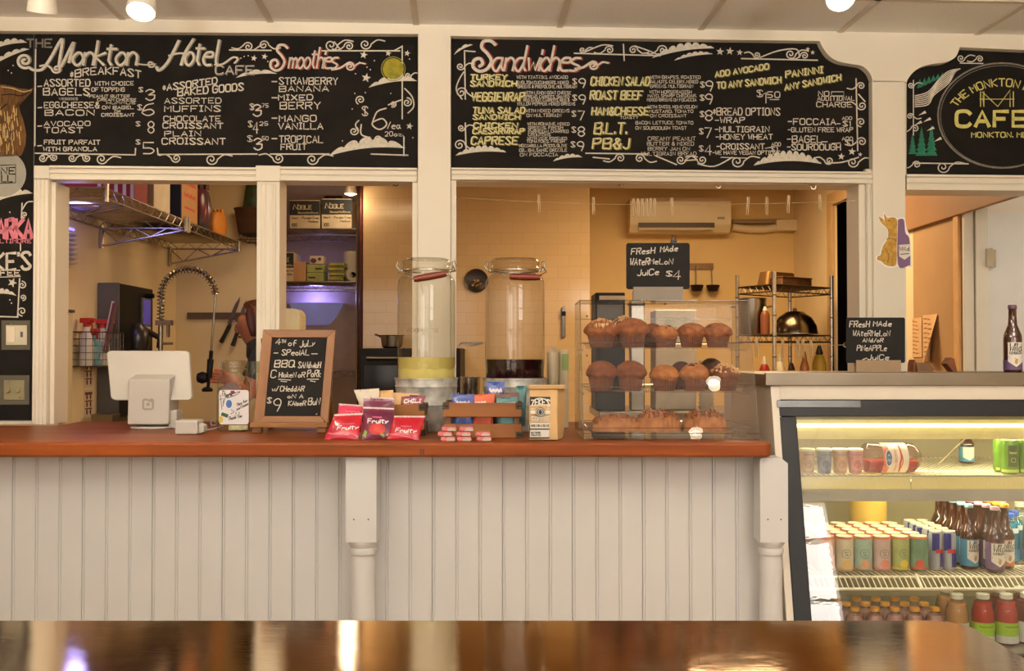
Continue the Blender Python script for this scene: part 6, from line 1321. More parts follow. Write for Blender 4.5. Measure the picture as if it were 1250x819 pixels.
po = pbottle('juice_bottle', 'orange capped bottle in the front row of the cooler deck beside the amber one', .028, at(0, 741, 3.14).z - dz, mix, oc, 'orange capped bottles on the cooler deck', grl, (.2, .5))
x0_ = at(1141, 745, 3.14).x; po.location = (x0_, 3.14, dz)
i = 0
for r_ in range(3):
 for c_ in range(5):
  if r_ == 0 and c_ == 0: continue
  dup(po, V((x0_ - c_ * .061 - r_ * .006, 3.14 + r_ * .064, dz)), random.uniform(-.4, .4), 'orange capped bottle, %s from the amber bottle in the %s row of the deck' % (ORD[c_], ['front', 'second', 'third'][r_]))
# ================================================================ ON TOP OF THE COOLER
Yp = YT + .10; zs_ = ZTOP - .0045; root = thing('tabletop_sign', 'black sign offering watermelon or pineapple juice, standing on the cooler', 'sign', V((at(1069, 455, Yp).x, Yp, zs_)))
m = MB().prism(rrect(1033, 1105, 387.5, 443, 2.5), lambda u, v, w: at(u, v, Yp) + V((0, w, 0)), .004); P(m, 'sign_panel', sg, root, bevel=.0008)
m = MB(); a, b = at(1045, 439.5, Yp - .012), at(1100, 455, Yp - .012); m.box(a.x, b.x, Yp - .012, Yp - .008, zs_ + .0005, a.z); m.box(a.x, b.x, Yp - .012, Yp + .05, zs_ + .0003, zs_ + .003); m.box(a.x, b.x, Yp + .006, Yp + .009, zs_ + .001, a.z - .006); P(m, 'holder', mat('holder_wood', (150, 124, 92), .5), root, bevel=.001)
s = Ink(lambda u, v: at(u, v, Yp - .0009), -1)
for a in (('FResH', 1037, 1061, 399, 7, 1.1), ('MAde', 1066, 1088, 398, 6, 1.1), ('WAteRMeLoN', 1041, 1086, 410, 6.5, 1.0), ('ANd/oR', 1053, 1078, 417.5, 4.5, .9), ('PiNeAPPLe', 1046, 1082, 428, 6.5, 1.0), ('JuiCe', 1059, 1085, 439, 6, 1.0)): s.text(*a, shear=.12)
s.line([(1053, 439), (1058, 437)], 1.0)
o = s.done('lettering', chalk, None); fix_parent(o, root)
# two folded brown paper wedges
for pts, lab, n_ in ((((1114.5, 451), (1115, 441), (1116.5, 436), (1119, 440.5), (1126, 440), (1134, 440), (1141, 447.5), (1138, 451)), 'folded brown paper bag lying on the cooler top below the pinned sheets', 0), (((1156, 441), (1161, 433.5), (1165, 435), (1168.5, 451), (1164, 451)), 'small folded brown paper corner beside the white door frame on the cooler top', 1)):
 Yq = 3.5; c = at(sum(p[0] for p in pts) / len(pts), 451, Yq); root = thing('paper_bag', lab, 'paper bag', V((c.x, Yq, zs_)))
 dz_ = zs_ + .001 - at(0, 451, Yq).z
 m = MB().prism(list(pts), lambda u, v, w: at(u, v, Yq) + V((0, w, dz_)), .05); P(m, 'folded_paper', mat('bag_brown', (150, 84, 44), .75, c2=(120, 70, 40), sc=20), root)
 if n_ == 0:
  m = MB().prism([(1120, 451), (1119, 441.5), (1133, 441), (1139, 448), (1136, 451)], lambda u, v, w: at(u, v, Yq - .012) + V((0, w, dz_)), .008); P(m, 'flap', mat('bag_flap', (128, 96, 64), .75), root)  # flap in a greyer brown than the rest of the bag
# ================================================================ KITCHEN BEHIND THE COUNTER
chrome = mat('chrome_wire', (176, 168, 156), .25, 1); dark_wire = mat('dark_wire', (96, 84, 70), .35, .9); k_black = mat('appliance_black', (18, 16, 16), .5, spec=.25); k_grey = mat('appliance_grey', (92, 88, 84), .4)
k_steel = mat('kitchen_steel', (150, 142, 130), .3, 1)
def wire_shelf(root, x0, x1, y0, y1, z, along='x', step=.03, mt=None, truss=.035):
 mt = mt or chrome; m = MB()
 if along == 'x':
  n = int((y1 - y0) / step)
  for i in range(n + 1): y = y0 + (y1 - y0) * i / n; m.tube([(x0, y, z), (x1, y, z)], .002, 4)
 n = int(((x1 - x0) if along == 'x' else (y1 - y0)) / step)
 for i in range(n + 1):
  if along == 'x': x = x0 + (x1 - x0) * i / n; m.tube([(x, y0, z + .002), (x, y1, z + .002)], .0018, 4)
  else: y = y0 + (y1 - y0) * i / n; m.tube([(x0, y, z + .002), (x1, y, z + .002)], .0022, 4)
 P(m, 'wire_deck', mt, root)
 m = MB(); c = [(x0, y0), (x1, y0), (x1, y1), (x0, y1)]
 for a, b in zip(c, c[1:] + c[:1]):
  A, B = V((*a, 0)), V((*b, 0)); L = (B - A).length; k = max(2, int(L / .045))
  m.tube([A + V((0, 0, z + .004)), B + V((0, 0, z + .004))], .0035, 6); m.tube([A + V((0, 0, z - truss)), B + V((0, 0, z - truss))], .0035, 6)
  m.tube([A.lerp(B, i / k) + V((0, 0, z + .002 if i % 2 == 0 else z - truss)) for i in range(k + 1)], .002, 4)
 P(m, 'truss_rim', mt, root)
# ---- wall shelf on the kitchen's left wall, in two lengths
SZ = 1.955; SX0, SX1 = KL + .012, -1.567
def bracket(m, y, x0, x1, z, drop=.13):
 m.tube([(x0, y, z - .02), (x0, y, z - drop)], .011, 6); m.tube([(x0, y, z - drop + .01), (x1, y, z - .045)], .005, 6); m.tube([(x0, y, z - .035), (x1, y, z - .035)], .005, 6)
 k = 5; m.tube([(x0 + (x1 - x0) * i / k, y, z - .035 if i % 2 == 0 else z - drop + .01 + (drop - .055) * i / k) for i in range(k + 1)], .004, 6)
for i, (ya, yb2, lab) in enumerate(((3.92, 4.90, 'chrome wire wall shelf over the sink, the length nearer the counter'), (4.92, 5.86, 'chrome wire wall shelf over the sink, the far length against the knife wall'))):
 root = thing('wall_shelf', lab, 'shelf', V((SX0, ya, SZ)), 0, 'chrome wire wall shelves'); wire_shelf(root, SX0, SX1, ya, yb2, SZ, 'y', .026)
 for y in ((ya + .20, yb2 - .02) if i == 0 else (yb2 - .005,)):
  m = MB(); bracket(m, y, SX0 - .002, SX1, SZ); P(m, 'wall_bracket', chrome, root, smooth=True)
 for y in (ya + .012, yb2 - .012): P(MB().tube([(SX1 + .004, y, SZ + .022), (SX1 + .004, y, SZ - .05)], .011, 8), 'corner_sleeve', chrome, root, smooth=True)
# goods on the shelf
def carton(name, label, cat, x, y, z, w, d, h, mt, rz=0, group=None, extra=None, bev=.003):
 root = thing(name, label, cat, V((x, y, z)), rz, group)
 MB().box(-w / 2, w / 2, -d / 2, d / 2, 0, h).build('box_shell', mt, root, bevel=bev)
 m = MB().box(-w / 2 + .002, w / 2 - .002, -d * .06, d * .06, h + .0003, h + .0008); m.build('tape', mat('tape_tan', (180, 140, 92), .4), root)
 if extra: extra(root, w, d, h)
 return root
def front_ink(root, w, d, h, items, mt, nm='lettering', side='front'):
 fn = (lambda u, v: V((u * w - w / 2, -d / 2 - .0012, v * h))) if side == 'front' else (lambda u, v: V((w / 2 + .0012, u * d - d / 2, v * h)))
 s = Ink(fn, 1)
 for a in items:
  if callable(a): a(s)
  else: s.text(*a)
 return s.done(nm, mt, root)
kb = mat('box_cardboard', (176, 130, 84), .75, var=.05); bx_blue = mat('box_blue', (34, 42, 84), .5); bx_red = mat('box_red', (140, 34, 34), .5); bx_white = mat('box_white', (206, 192, 170), .6); pr_red = mat('print_red', (176, 44, 36), .5); pr_dark = mat('print_dark', (46, 40, 40), .6)
SZt = SZ + .0065; G5 = 'groceries on the wall shelf'
carton('carton', 'large blue carton with a red picture on the far length of the wall shelf', 'box', -1.76, 5.10, SZt, .30, .26, .27, bx_blue, 0, G5, lambda r, w, d, h: (front_ink(r, w, d, h, [lambda s: (s.disc(.62, .52, .13, .17), s.poly([(.42, .2), (.84, .2), (.7, .45), (.55, .45)]))], pr_red, 'printed_picture'), front_ink(r, w, d, h, [lambda s: (s.disc(.63, .62, .09, .12))], bx_white, 'printed_face'), MB().grid(lambda u, v: V((w / 2 + .001, (u - .5) * d * .96, h * (.04 + .92 * v))), 1, 1).build('side_label', kb, r), front_ink(r, w, d, h, [('~', .15, .85, .72, .12, .06), ('~', .15, .85, .5, .1, .05), lambda s: s.line([(.2, .3), (.8, .3)], .04)], pr_red, 'side_lettering', 'side')))
carton('carton', 'white carton with a grey ring beside the blue one on the wall shelf', 'box', -1.78, 4.76, SZt, .30, .22, .20, bx_white, 0, G5, lambda r, w, d, h: (front_ink(r, w, d, h, [lambda s: (s.ring(.6, .55, .16, .22, .05), s.disc(.2, .5, .1, .3))], pr_dark, 'printed_ring'), front_ink(r, w, d, h, [('~', .1, .5, .15, .14, .03)], pr_red)))
carton('carton', 'red and white striped carton near the front of the wall shelf', 'box', -1.77, 4.46, SZt, .30, .16, .16, bx_red, 0, G5, lambda r, w, d, h: front_ink(r, w, d, h, [lambda s: [s.line([(t, .1), (t, .8)], .05) for t in (.5, .62, .74, .86, .97)]], bx_white, 'stripes'))
carton('carton', 'black topped carton between the striped and the ringed one on the shelf', 'box', -1.80, 4.595, SZt, .24, .09, .19, pr_dark, 0, G5, lambda r, w, d, h: front_ink(r, w, d, h, [lambda s: (s.disc(.7, .4, .14, .3), s.line([(.5, .2), (.9, .2)], .06))], bx_white, 'printed_patch'))
m_bag = mat('crinkled_red_bag', (120, 30, 34), .25, c2=(40, 60, 70), sc=14, detail=2)
def softbag(label, x, y, z, w, d, h, mt, name='food_bag', cat='bag', group=G5):
 root = thing(name, label, cat, V((x, y, z)), 0, group); rnd = random.Random(int(x * 1000))
 p = [rnd.uniform(0, 6) for _ in range(4)]
 def wob(a, zz): return .10 * sin(3 * a + p[0]) + .06 * sin(5 * a + p[1] + zz * 40)
 m = MB(); m.lathe([(0, .001), (.40 * w, .001), (.5 * w, h * .15), (.52 * w, h * .45), (.44 * w, h * .75), (.36 * w, h * .86), (.3 * w, h * .88)], 28, wob=wob); m.v = [(a, b * d / w, c) for a, b, c in m.v]; m.build('bag_body', mt, root, smooth=True, angle=70)
 m = MB(); m.grid(lambda u, v: V(((u - .5) * w * .8, .006 * sin(u * 20), h * (.87 + .13 * v))), 14, 2); m.build('bag_top', mt, root)
 return root
softbag('shiny red and teal bag standing between the blue carton and the orange packet', -1.66, 5.42, SZt, .13, .14, .26, m_bag)
softbag('orange packet leaning at the far end of the wall shelf', -1.63, 5.66, SZt, .08, .14, .16, mat('orange_packet', (214, 138, 54), .5))
softbag('dark teal bag at the back of the wall shelf behind the red one', -1.86, 5.52, SZt, .14, .13, .27, mat('teal_bag', (26, 40, 62), .4, c2=(40, 80, 90), sc=12))
# second shelf on the knife wall with a basket
root = thing('wall_shelf', 'short dark wire shelf high on the knife wall holding a brown basket', 'shelf', V((-1.64, 5.84, 1.93)), 0)
bz = at(0, 286, 5.85).z; root.location.z = bz
wire_shelf(root, -1.55, -1.38, 5.80, 5.985, bz, 'x', .03, dark_wire); m = MB(); bracket(m, 5.99, -1.46, -1.5, bz, .06); P(m, 'wall_bracket', dark_wire, root)
def basket(label, x, y, z, r, h, mt, group=None):
 root = thing('basket', label, 'basket', V((x, y, z)), 0, group)
 m = MB(); m.lathe([(0, .001), (r * .72, .001), (r * .8, .01), (r, h), (r * .95, h), (r * .76, .014), (0, .014)], 36, flute=.02, fn=18); m.build('basket_body', mt, root, smooth=True)
 m = MB(); m.tube([V((r * cos(t * pi / 16), r * sin(t * pi / 16), h)) for t in range(32)], .006, 6, closed=True); m.build('rim', mt, root, smooth=True); return root
basket('brown woven basket on the short shelf above the knives', -1.50, 5.928, bz + .007, .11, .15, woodmat('basket_brown', (92, 58, 34), (60, 36, 20), .8)).scale = (1, .46, 1)
softbag('black and green bag resting in the brown basket', -1.50, 5.928, bz + .03, .12, .045, .30, mat('black_green_bag', (26, 26, 24), .4, c2=(60, 84, 40), sc=20))
# ---- louvred insect light on the wall in the near corner, glowing violet
violet = mat('violet_tube', (120, 110, 255), .4, emit=4, var=0)
root = thing('insect_light', 'violet glowing louvred insect light above the shelf in the near corner', 'light', V((KL, 4.20, 1.78)))
m = MB(); m.box(KL + .001, KL + .02, 4.27, 4.52, 1.70, 1.86); P(m, 'backplate', mat('lightbox_white', (196, 186, 190), .4), root, bevel=.004)
m = MB()
for i in range(7): z = 1.708 + i * .021; m.prism([(0, z), (.032, z + .010), (.034, z + .014), (0, z + .004)], lambda u, v, w: V((KL + .021 + u, 4.275 + w, v)), .24)
P(m, 'louvers', mat('louver_white', (206, 200, 206), .4), root); P(MB().tube([(KL + .035, 4.285, 1.868), (KL + .035, 4.51, 1.868)], .006, 8), 'violet_tube', violet, root, smooth=True)
lamp('insect_light_glow', 'POINT', (KL + .12, 4.30, 1.90), 3.2, (.36, .34, 1.0), .05)
# ---- beverage machine on the wall
Yq = 4.86; root = thing('drink_machine', 'tall black and grey drink machine with a lit screen on the kitchen wall', 'machine', V((KL + .06, 5.1, 1.0)))
zt3, zb3 = at(0, 345, Yq).z, 1.02; xf = at(145, 400, Yq).x
m = MB(); m.box(KL + .002, xf, Yq, Yq + .012, zb3, zt3); P(m, 'side_panel', k_grey, root, bevel=.003)
m = MB(); m.prism([(Yq + .0125, zb3), (Yq + .46, zb3), (Yq + .46, zt3 - .004), (Yq + .0125, zt3 - .002)], lambda u, v, w: V((KL + .002 + w, u, v)), xf - KL - .002); P(m, 'machine_body', k_black, root, bevel=.004)
m = MB(); m.box(xf, xf + .012, Yq + .28, Yq + .40, at(0, 404, 5.2).z, at(0, 364, 5.2).z); P(m, 'screen_bezel', k_grey, root, bevel=.002)
m = MB(); m.box(xf + .0122, xf + .013, Yq + .29, Yq + .39, at(0, 396, 5.2).z, at(0, 366, 5.2).z); P(m, 'screen', mat('screen_violet', (70, 60, 150), .3, emit=.5), root)
m = MB(); m.box(xf + .0122, xf + .0135, Yq + .29, Yq + .39, at(0, 402, 5.2).z, at(0, 399, 5.2).z); P(m, 'screen_bar', mat('screen_bar', (206, 186, 160), .4), root)
m = MB(); m.tube([(xf, Yq + .36, at(0, 361, 5.2).z), (xf + .04, Yq + .36, at(0, 361, 5.2).z)], .012, 10); P(m, 'knob', k_black, root, smooth=True)
m = MB(); q = V((xf + .01, Yq + .22, 1.40)); m.lathe([(0, -.06), (.05, -.06), (.06, -.02), (.055, .04), (.03, .07), (0, .07)], 20, q); m.tube([q + V((.02, .0, .05)), q + V((.10, .02, .0)), q + V((.10, .02, -.05))], .014, 8); P(m, 'spout', mat('spout_dark', (44, 34, 30), .3), root, smooth=True)
# ---- white cabinet end panel by the wall with green stickers
root = thing('storage_cabinet', 'cream cabinet at the kitchen wall with small green stickers', 'cabinet', V((KL + .03, 4.5, 0)))
xr_ = at(81.5, 450, 4.46).x; zc_ = at(0, 381, 4.46).z
m = MB(); m.box(KL + .002, xr_, 4.46, 4.52, 0, zc_); P(m, 'cabinet_body', mat('cabinet_cream', (214, 198, 156), .5), root, bevel=.003)
m = MB(); m.box(KL + .002, xr_ + .004, 4.45, 4.53, zc_ + .0005, zc_ + .012); P(m, 'cabinet_top', mat('cabinet_dark', (88, 66, 44), .5), root)
for px0, py0, px1, py1 in ((75, 405, 79, 413), (66, 471, 72, 480)):
 a, b = at(px0, py1, 4.459), at(px1, py0, 4.459); m = MB(); m.box(a.x, b.x, 4.4575, 4.4595, a.z, b.z); P(m, 'sticker', mat('sticker_green', (86, 130, 60), .5, c2=(190, 186, 140), sc=200), root)
# ---- wire basket with spray bottles on the wall
bx_c = (KL + .075, 4.74); zbk0, zbk1 = at(0, 447, 4.74).z, at(0, 406, 4.74).z
root = thing('wire_basket', 'wire basket hung on the kitchen wall holding spray bottles', 'basket', V((bx_c[0], bx_c[1], zbk0)))
m = MB(); x0, x1, y0, y1 = KL + .004, KL + .125, 4.58, 4.86
for k in range(6):
 z = zbk0 + (zbk1 - zbk0) * k / 5; m.tube([(x0, y0, z), (x1, y0, z), (x1, y1, z), (x0, y1, z)], .0028 if k in (0, 5) else .0016, 5, closed=True)
for k in range(9): y = y0 + (y1 - y0) * k / 8; m.tube([(x0, y, zbk0), (x1, y, zbk0), (x1, y, zbk1)], .0016, 5)
for k in range(5): x = x0 + (x1 - x0) * k / 4; m.tube([(x, y0, zbk1), (x, y0, zbk0), (x, y1, zbk0), (x, y1, zbk1)], .0016, 5)
P(m, 'basket_wires', dark_wire, root)
sp_w = mat('spray_white', (214, 208, 190), .4); sp_r = mat('spray_red', (190, 36, 32), .4); sp_b = mat('spray_teal', (120, 170, 176), .35)
def spray(label, x, y, rz, body, h=.17):
 root = thing('spray_bottle', label, 'spray bottle', V((x, y, zbk0 + .003)), rz, 'spray bottles in the wire basket'); r = .032
 MB().lathe([(0, 0), (r * .95, 0), (r, .01), (r, h * .55), (r * .8, h * .7), (r * .36, h * .85), (r * .36, h * .95), (0, h * .95)], 24).build('bottle_body', body, root, smooth=True, angle=50)
 m = MB(); m.lathe([(0, h * .93), (r * .45, h * .93), (r * .45, h * 1.02), (0, h * 1.02)], 16); m.box(-.03, .035, -.012, .012, h * 1.02, h * 1.14); m.tube([(.035, 0, h * 1.08), (.052, 0, h * 1.08)], .009, 8); m.build('spray_head', sp_r, root, bevel=.002)
 m = MB(); m.tube([(.02, 0, h * 1.02), (.036, 0, h * .94), (.034, 0, h * .84)], .005, 6); m.build('trigger', sp_r, root, smooth=True)
spray('red topped spray bottle at the near end of the wire basket', KL + .045, 4.63, -.4, sp_w, .19); spray('red topped white spray bottle at the far end of the wire basket', KL + .045, 4.815, .2, sp_w, .19)
spray('red topped spray bottle of teal cleaner in the middle of the wire basket', KL + .045, 4.725, -.9, sp_b, .15)
root = thing('squeegee', 'long pale squeegee leaning out of the wire basket', 'squeegee', V((KL + .085, 4.67, zbk0 + .02)))
m = MB(); a = V((KL + .098, 4.665, zbk0 + .03)); b = V((KL + .112, 4.765, zbk0 + .30)); m.tube([a, b], .007, 8); P(m, 'handle', mat('squeegee_pale', (200, 180, 170), .4), root, smooth=True)
m = MB(); d = (b - a).normalized(); m.box(-.006, .006, -.012, .012, -.12, .12, Matrix.Translation(a.lerp(b, .55) + V((.012, .0, 0))) @ d.to_track_quat('Z', 'Y').to_matrix().to_4x4()); P(m, 'blade', mat('squeegee_dark', (96, 60, 60), .5), root)
# notices taped to the wall
nt_m = mat('paper_notice', (212, 194, 166), .8, var=.03)
for i, (y, z, h, lab) in enumerate(((4.965 - .2 + .0, at(0, 456, 4.8).z, .13, 'printed notice with red marks taped low on the kitchen wall'), (4.965 - .2, at(0, 492, 4.8).z, .13, 'second printed notice taped under the first on the kitchen wall'))):
 root = thing('paper_notice', lab, 'paper', V((KL + .001, y, z)), 0, 'notices taped on the kitchen wall')
 MB().box(.0002, .001, -.05, .05, -h / 2, h / 2).build('sheet', nt_m, root)
 s = Ink(lambda u, v: V((.0016, u, v)), 1)
 for k in range(3): s.line([(-.04, h * (.36 - .27 * k)), (.035, h * (.36 - .27 * k))], .012 if k == 0 else .006); s.disc(-.02, h * (.24 - .27 * k), .01, .014, 10); s.disc(.02, h * (.24 - .27 * k), .01, .014, 10)
 s.done('printing', mat('notice_print', (110, 50, 44), .7), root)
# ---- kitchen prep counter behind the front wall (carries sink, faucet, towel unit)
root = thing('sink_counter', 'stainless sink counter along the kitchen wall behind the register', 'counter', V((KL + .35, 4.9, 0)))
m = MB(); m.box(KL + .002, KL + .50, 4.56, 5.6, .90, .94); P(m, 'counter_top', k_steel, root, bevel=.004)
m = MB(); m.box(KL + .02, KL + .48, 4.6, 5.58, .1, .899); P(m, 'sink_cabinet', k_steel, root)
m = MB(); q = at(129, 515, 4.75); m.box(q.x - .05, q.x + .05, 4.7, 4.8, .941, at(0, 505, 4.75).z); P(m, 'control_box', k_steel, root, bevel=.004)
# ---- pre-rinse faucet
YFa = 4.95; fx_ = at(196, 420, YFa).x; root = thing('pre_rinse_faucet', 'tall spring neck pre-rinse faucet arching over the sink', 'faucet', V((fx_, YFa, .941)))
R_ = (at(263, 350, YFa).x - fx_) / 2; zb_c = at(0, 362, YFa).z
pts = [V((fx_, YFa, zb_c + (i - 6) * .02)) for i in range(0, 6)] + [V((fx_ + R_ - R_ * cos(t), YFa, zb_c + R_ * 1.0 * sin(t))) for t in [pi * i / 20 for i in range(20)]] + [V((fx_ + 2 * R_, YFa, zb_c + .01))]
m = MB(); m.tube(pts, .007, 8); P(m, 'hose', dark_wire, root, smooth=True)
coil = []; L = len(pts) - 1; N = 420
for i in range(N):
 t = i / N * L; k = int(t); p = pts[k].lerp(pts[min(k + 1, L)], t - k); tan = (pts[min(k + 1, L)] - pts[k]).normalized(); nrm = tan.cross(V((0, 1, 0))); an = i / N * 2 * pi * 30
 coil.append(p + (nrm * cos(an) + V((0, 1, 0)) * sin(an)) * .0165)
m = MB(); m.tube(coil, .003, 4); P(m, 'spring', k_steel, root, smooth=True)
m = MB(); m.tube([(fx_, YFa, .942), (fx_, YFa, zb_c - .12)], .012, 10); m.lathe([(0, 0), (.03, 0), (.03, .02), (.016, .03), (0, .03)], 20, (fx_, YFa, .9415)); P(m, 'riser', k_steel, root, smooth=True)
m = MB(); zz = at(0, 394, YFa).z; m.box(fx_ - .02, fx_ + .055, YFa - .02, YFa + .02, zz - .012, zz + .012); m.box(fx_ + .03, fx_ + .042, YFa - .01, YFa + .01, zz - .07, zz - .01); m.tube([(fx_, YFa, zz - .10), (fx_ + .06, YFa, zz - .10)], .006, 6); P(m, 'wall_clamp', k_steel, root)
xe = fx_ + 2 * R_; m = MB(); qe = at(258, 428, YFa); m.tube([(xe, YFa, zb_c + .012), qe], .0055, 8); P(m, 'drop_pipe', k_steel, root, smooth=True)
m = MB(); q2 = at(254.5, 470, YFa); m.tube([qe, qe.lerp(q2, .25)], .010, 10); m.tube([qe.lerp(q2, .25), qe.lerp(q2, .8)], [.016, .013], 12); m.lathe([(0, 0), (.024, 0), (.027, .012), (.014, .022), (0, .022)], 20, at(253, 478, YFa)); m.lathe([(0, -.03), (.022, -.022), (.03, 0), (.022, .022), (0, .03)], 16, M=Matrix.Translation(at(247, 461, YFa)) @ Matrix.Rotation(pi / 2, 4, 'Y')); m.tube([qe.lerp(q2, .8), at(253.5, 476, YFa)], .008, 8); P(m, 'spray_valve', k_black, root, smooth=True)
# ---- magnetic knife bar and knives
Yk = 5.995; root = thing('knife_bar', 'dark magnetic knife bar fixed on the kitchen wall', 'knife bar', at(262, 385, Yk)); a, b = at(229, 389.5, Yk), at(306, 381.5, Yk)
m = MB(); m.box(a.x, b.x, Yk - .014, Yk + .003, a.z, b.z); P(m, 'bar', mat('bar_dark', (92, 74, 58), .5), root, bevel=.002)
blade_m = mat('knife_blade', (120, 104, 86), .3, 1); hand_m = mat('knife_handle', (26, 22, 20), .45)
for (t0, t1, g0, lab) in (((293, 362), (281, 396), (269.5, 418), 'large kitchen knife on the magnetic bar, farther from the person'), ((301, 366), (293, 396), (284, 422), 'kitchen knife on the magnetic bar partly behind the person')):
 Y = Yk - .022; A, B, C_ = at(*t0, Y), at(*t1, Y), at(*g0, Y); root = thing('kitchen_knife', lab, 'knife', B, 0, 'kitchen knives on the magnetic bar')
 d = (B - A).normalized(); n = V((d.z, 0, -d.x)); w = .018
 m = MB(); poly = [A, A + d * .05 + n * w * .7, A + d * .12 + n * w, B + n * w, B - n * w * .4, A + d * .03 - n * w * .4]; m.prism([(p.x, p.z) for p in poly], lambda u, v, w_: V((u, Y + w_, v)), .003); P(m, 'blade', blade_m, root)
 m = MB(); m.tube([B, B.lerp(C_, .15), B.lerp(C_, .6), C_], [.010, .013, .012, .014], 8); P(m, 'handle', hand_m, root, smooth=True)
# ---- person at the sink
skin = mat('skin', (196, 128, 96), .5, c2=(184, 112, 84), sc=10); hair_m = mat('hair_auburn', (92, 44, 24), .5, c2=(58, 26, 16), sc=60, stretch=(1, 1, .2)); shirt = mat('shirt_dark', (44, 42, 46), .8, var=.2, sc=60)
PX, PYY = at(309, 400, 5.42).x, 5.42; zh = at(0, 400, PYY).z            # head centre
root = thing('person', 'person with auburn hair in a dark top bending over the sink sprayer', 'person', V((PX + .06, PYY, 0)))
me = bpy.data.meshes.new('body'); bm = bmesh.new(); sk = bm.verts.layers.skin.verify()
J = {}
def jv(n, co, r, r2=None):
 v = bm.verts.new(V(co)); v[sk].radius = (r, r2 or r); J[n] = v; return v
def e(*ns):
 for a, b in zip(ns, ns[1:]): bm.edges.new((J[a], J[b]))
hx = PX
jv('pelvis', (hx + .30, PYY, .86), .135, .105); jv('waist', (hx + .26, PYY, 1.02), .115, .09); jv('chest', (hx + .17, PYY, 1.20), .13, .10); jv('shoulders', (hx + .10, PYY, 1.34), .10, .08); jv('neck', (hx + .05, PYY, zh - .12), .05); jv('skull0', (hx + .01, PYY, zh - .06), .085, .07); jv('skull1', (hx, PYY, zh + .02), .118, .098); jv('skull2', (hx + .012, PYY, zh + .075), .095, .085)
e('pelvis', 'waist', 'chest', 'shoulders', 'neck', 'skull0', 'skull1', 'skull2')
hand_p = at(268, 462, YFa)
for sd, s in ((-1, 'n'), (1, 'f')):
 y = PYY + sd * .17; wr = V((hand_p.x + .055, YFa + .04, hand_p.z - .005)) if sd < 0 else V((hx - .10, PYY + .13, 1.13))
 jv('sh' + s, (hx + .10, y, 1.31), .055); el = V((hx + .02, y - (.05 if sd < 0 else 0), 1.10)); jv('el' + s, el, .042); jv('fa' + s, el.lerp(wr, .45), .037); jv('wr' + s, wr, .024)
 e('shoulders', 'sh' + s, 'el' + s, 'fa' + s, 'wr' + s)
 jv('hip' + s, (hx + .31, PYY + sd * .09, .82), .085); jv('kn' + s, (hx + .28, PYY + sd * .10, .47), .06); jv('an' + s, (hx + .31, PYY + sd * .10, .07), .042); jv('to' + s, (hx + .16, PYY + sd * .11, .035), .034)
 e('pelvis', 'hip' + s, 'kn' + s, 'an' + s, 'to' + s)
 # palm, four fingers and a thumb
 d = V((-1, 0, .12)).normalized() if sd < 0 else V((-1, 0, -.15)).normalized(); up = V((0, 0, 1)); side = V((0, 1, 0))
 palm = wr + d * .045; jv('pa' + s, palm, .024, .02); e('wr' + s, 'pa' + s)
 for i, (o, ln) in enumerate(((.022, .068), (.008, .074), (-.007, .070), (-.021, .056))):
  b0 = palm + up * o + d * .022; j = (b0, b0 + d * ln * .42 + side * -.006, b0 + d * ln * .62 - side * .028, b0 + d * ln * .45 - side * .045)
  for k, co in enumerate(j): jv('f%s%d%d' % (s, i, k), co, (.0095, .009, .0085, .0075)[k])
  e('pa' + s, 'f%s%d0' % (s, i), 'f%s%d1' % (s, i), 'f%s%d2' % (s, i), 'f%s%d3' % (s, i))
 t0 = palm - d * .012 + up * .024 - side * .008; jv('t0' + s, t0, .011); jv('t1' + s, t0 + d * .026 + up * .018 - side * .014, .010); jv('t2' + s, t0 + d * .05 + up * .012 - side * .026, .0085); e('pa' + s, 't0' + s, 't1' + s, 't2' + s)
J['pelvis'][sk].use_root = True
bm.to_mesh(me); bm.free(); me.materials.append(skin)
body = bpy.data.objects.new('body', me); COL.objects.link(body); mo = body.modifiers.new('skin', 'SKIN'); mo.use_smooth_shade = True; su = body.modifiers.new('smooth', 'SUBSURF'); su.levels = 2; su.render_levels = 2
fix_parent(body, root)
# face details: nose, brow, lips, ear, eyes are parts of the head facing the sink (towards -x)
m = MB(); m.lathe([(0, -.02), (.011, -.012), (.014, 0), (.009, .016), (0, .034)], 12, M=Matrix.Translation((hx - .086, PYY, zh - .012)) @ Matrix.Rotation(-.25, 4, 'Y')); P(m, 'nose', skin, root, smooth=True)
m = MB(); m.lathe([(0, -.030), (.006, -.026), (.014, 0), (.006, .026), (0, .030)], 16, M=Matrix.Translation((hx + .012, PYY - .074, zh - .002)) @ Matrix.Rotation(.2, 4, 'Y')); P(m, 'ear', skin, root, smooth=True)
for sg in (-1, 1):
 P(MB().lathe([(0, -.011), (.008, -.008), (.011, 0), (.008, .008), (0, .011)], 12, (hx - .070, PYY + sg * .030, zh + .014)), 'eye', mat('eye_white', (200, 186, 172), .3), root, smooth=True)
 P(MB().lathe([(0, -.005), (.0045, -.003), (.0055, 0), (.0045, .003), (0, .005)], 12, (hx - .0785, PYY + sg * .030, zh + .012)), 'iris', mat('iris_dark', (40, 28, 20), .2), root, smooth=True)
 P(MB().tube([(hx - .078, PYY + sg * .014, zh + .032), (hx - .078, PYY + sg * .032, zh + .036), (hx - .066, PYY + sg * .048, zh + .032)], .004, 6), 'eyebrow', hair_m, root, smooth=True)
P(MB().tube([(hx - .070, PYY - .022, zh - .050), (hx - .078, PYY, zh - .048), (hx - .070, PYY + .022, zh - .050)], [.004, .007, .004], 8), 'lips', mat('lips', (160, 84, 72), .45), root, smooth=True)
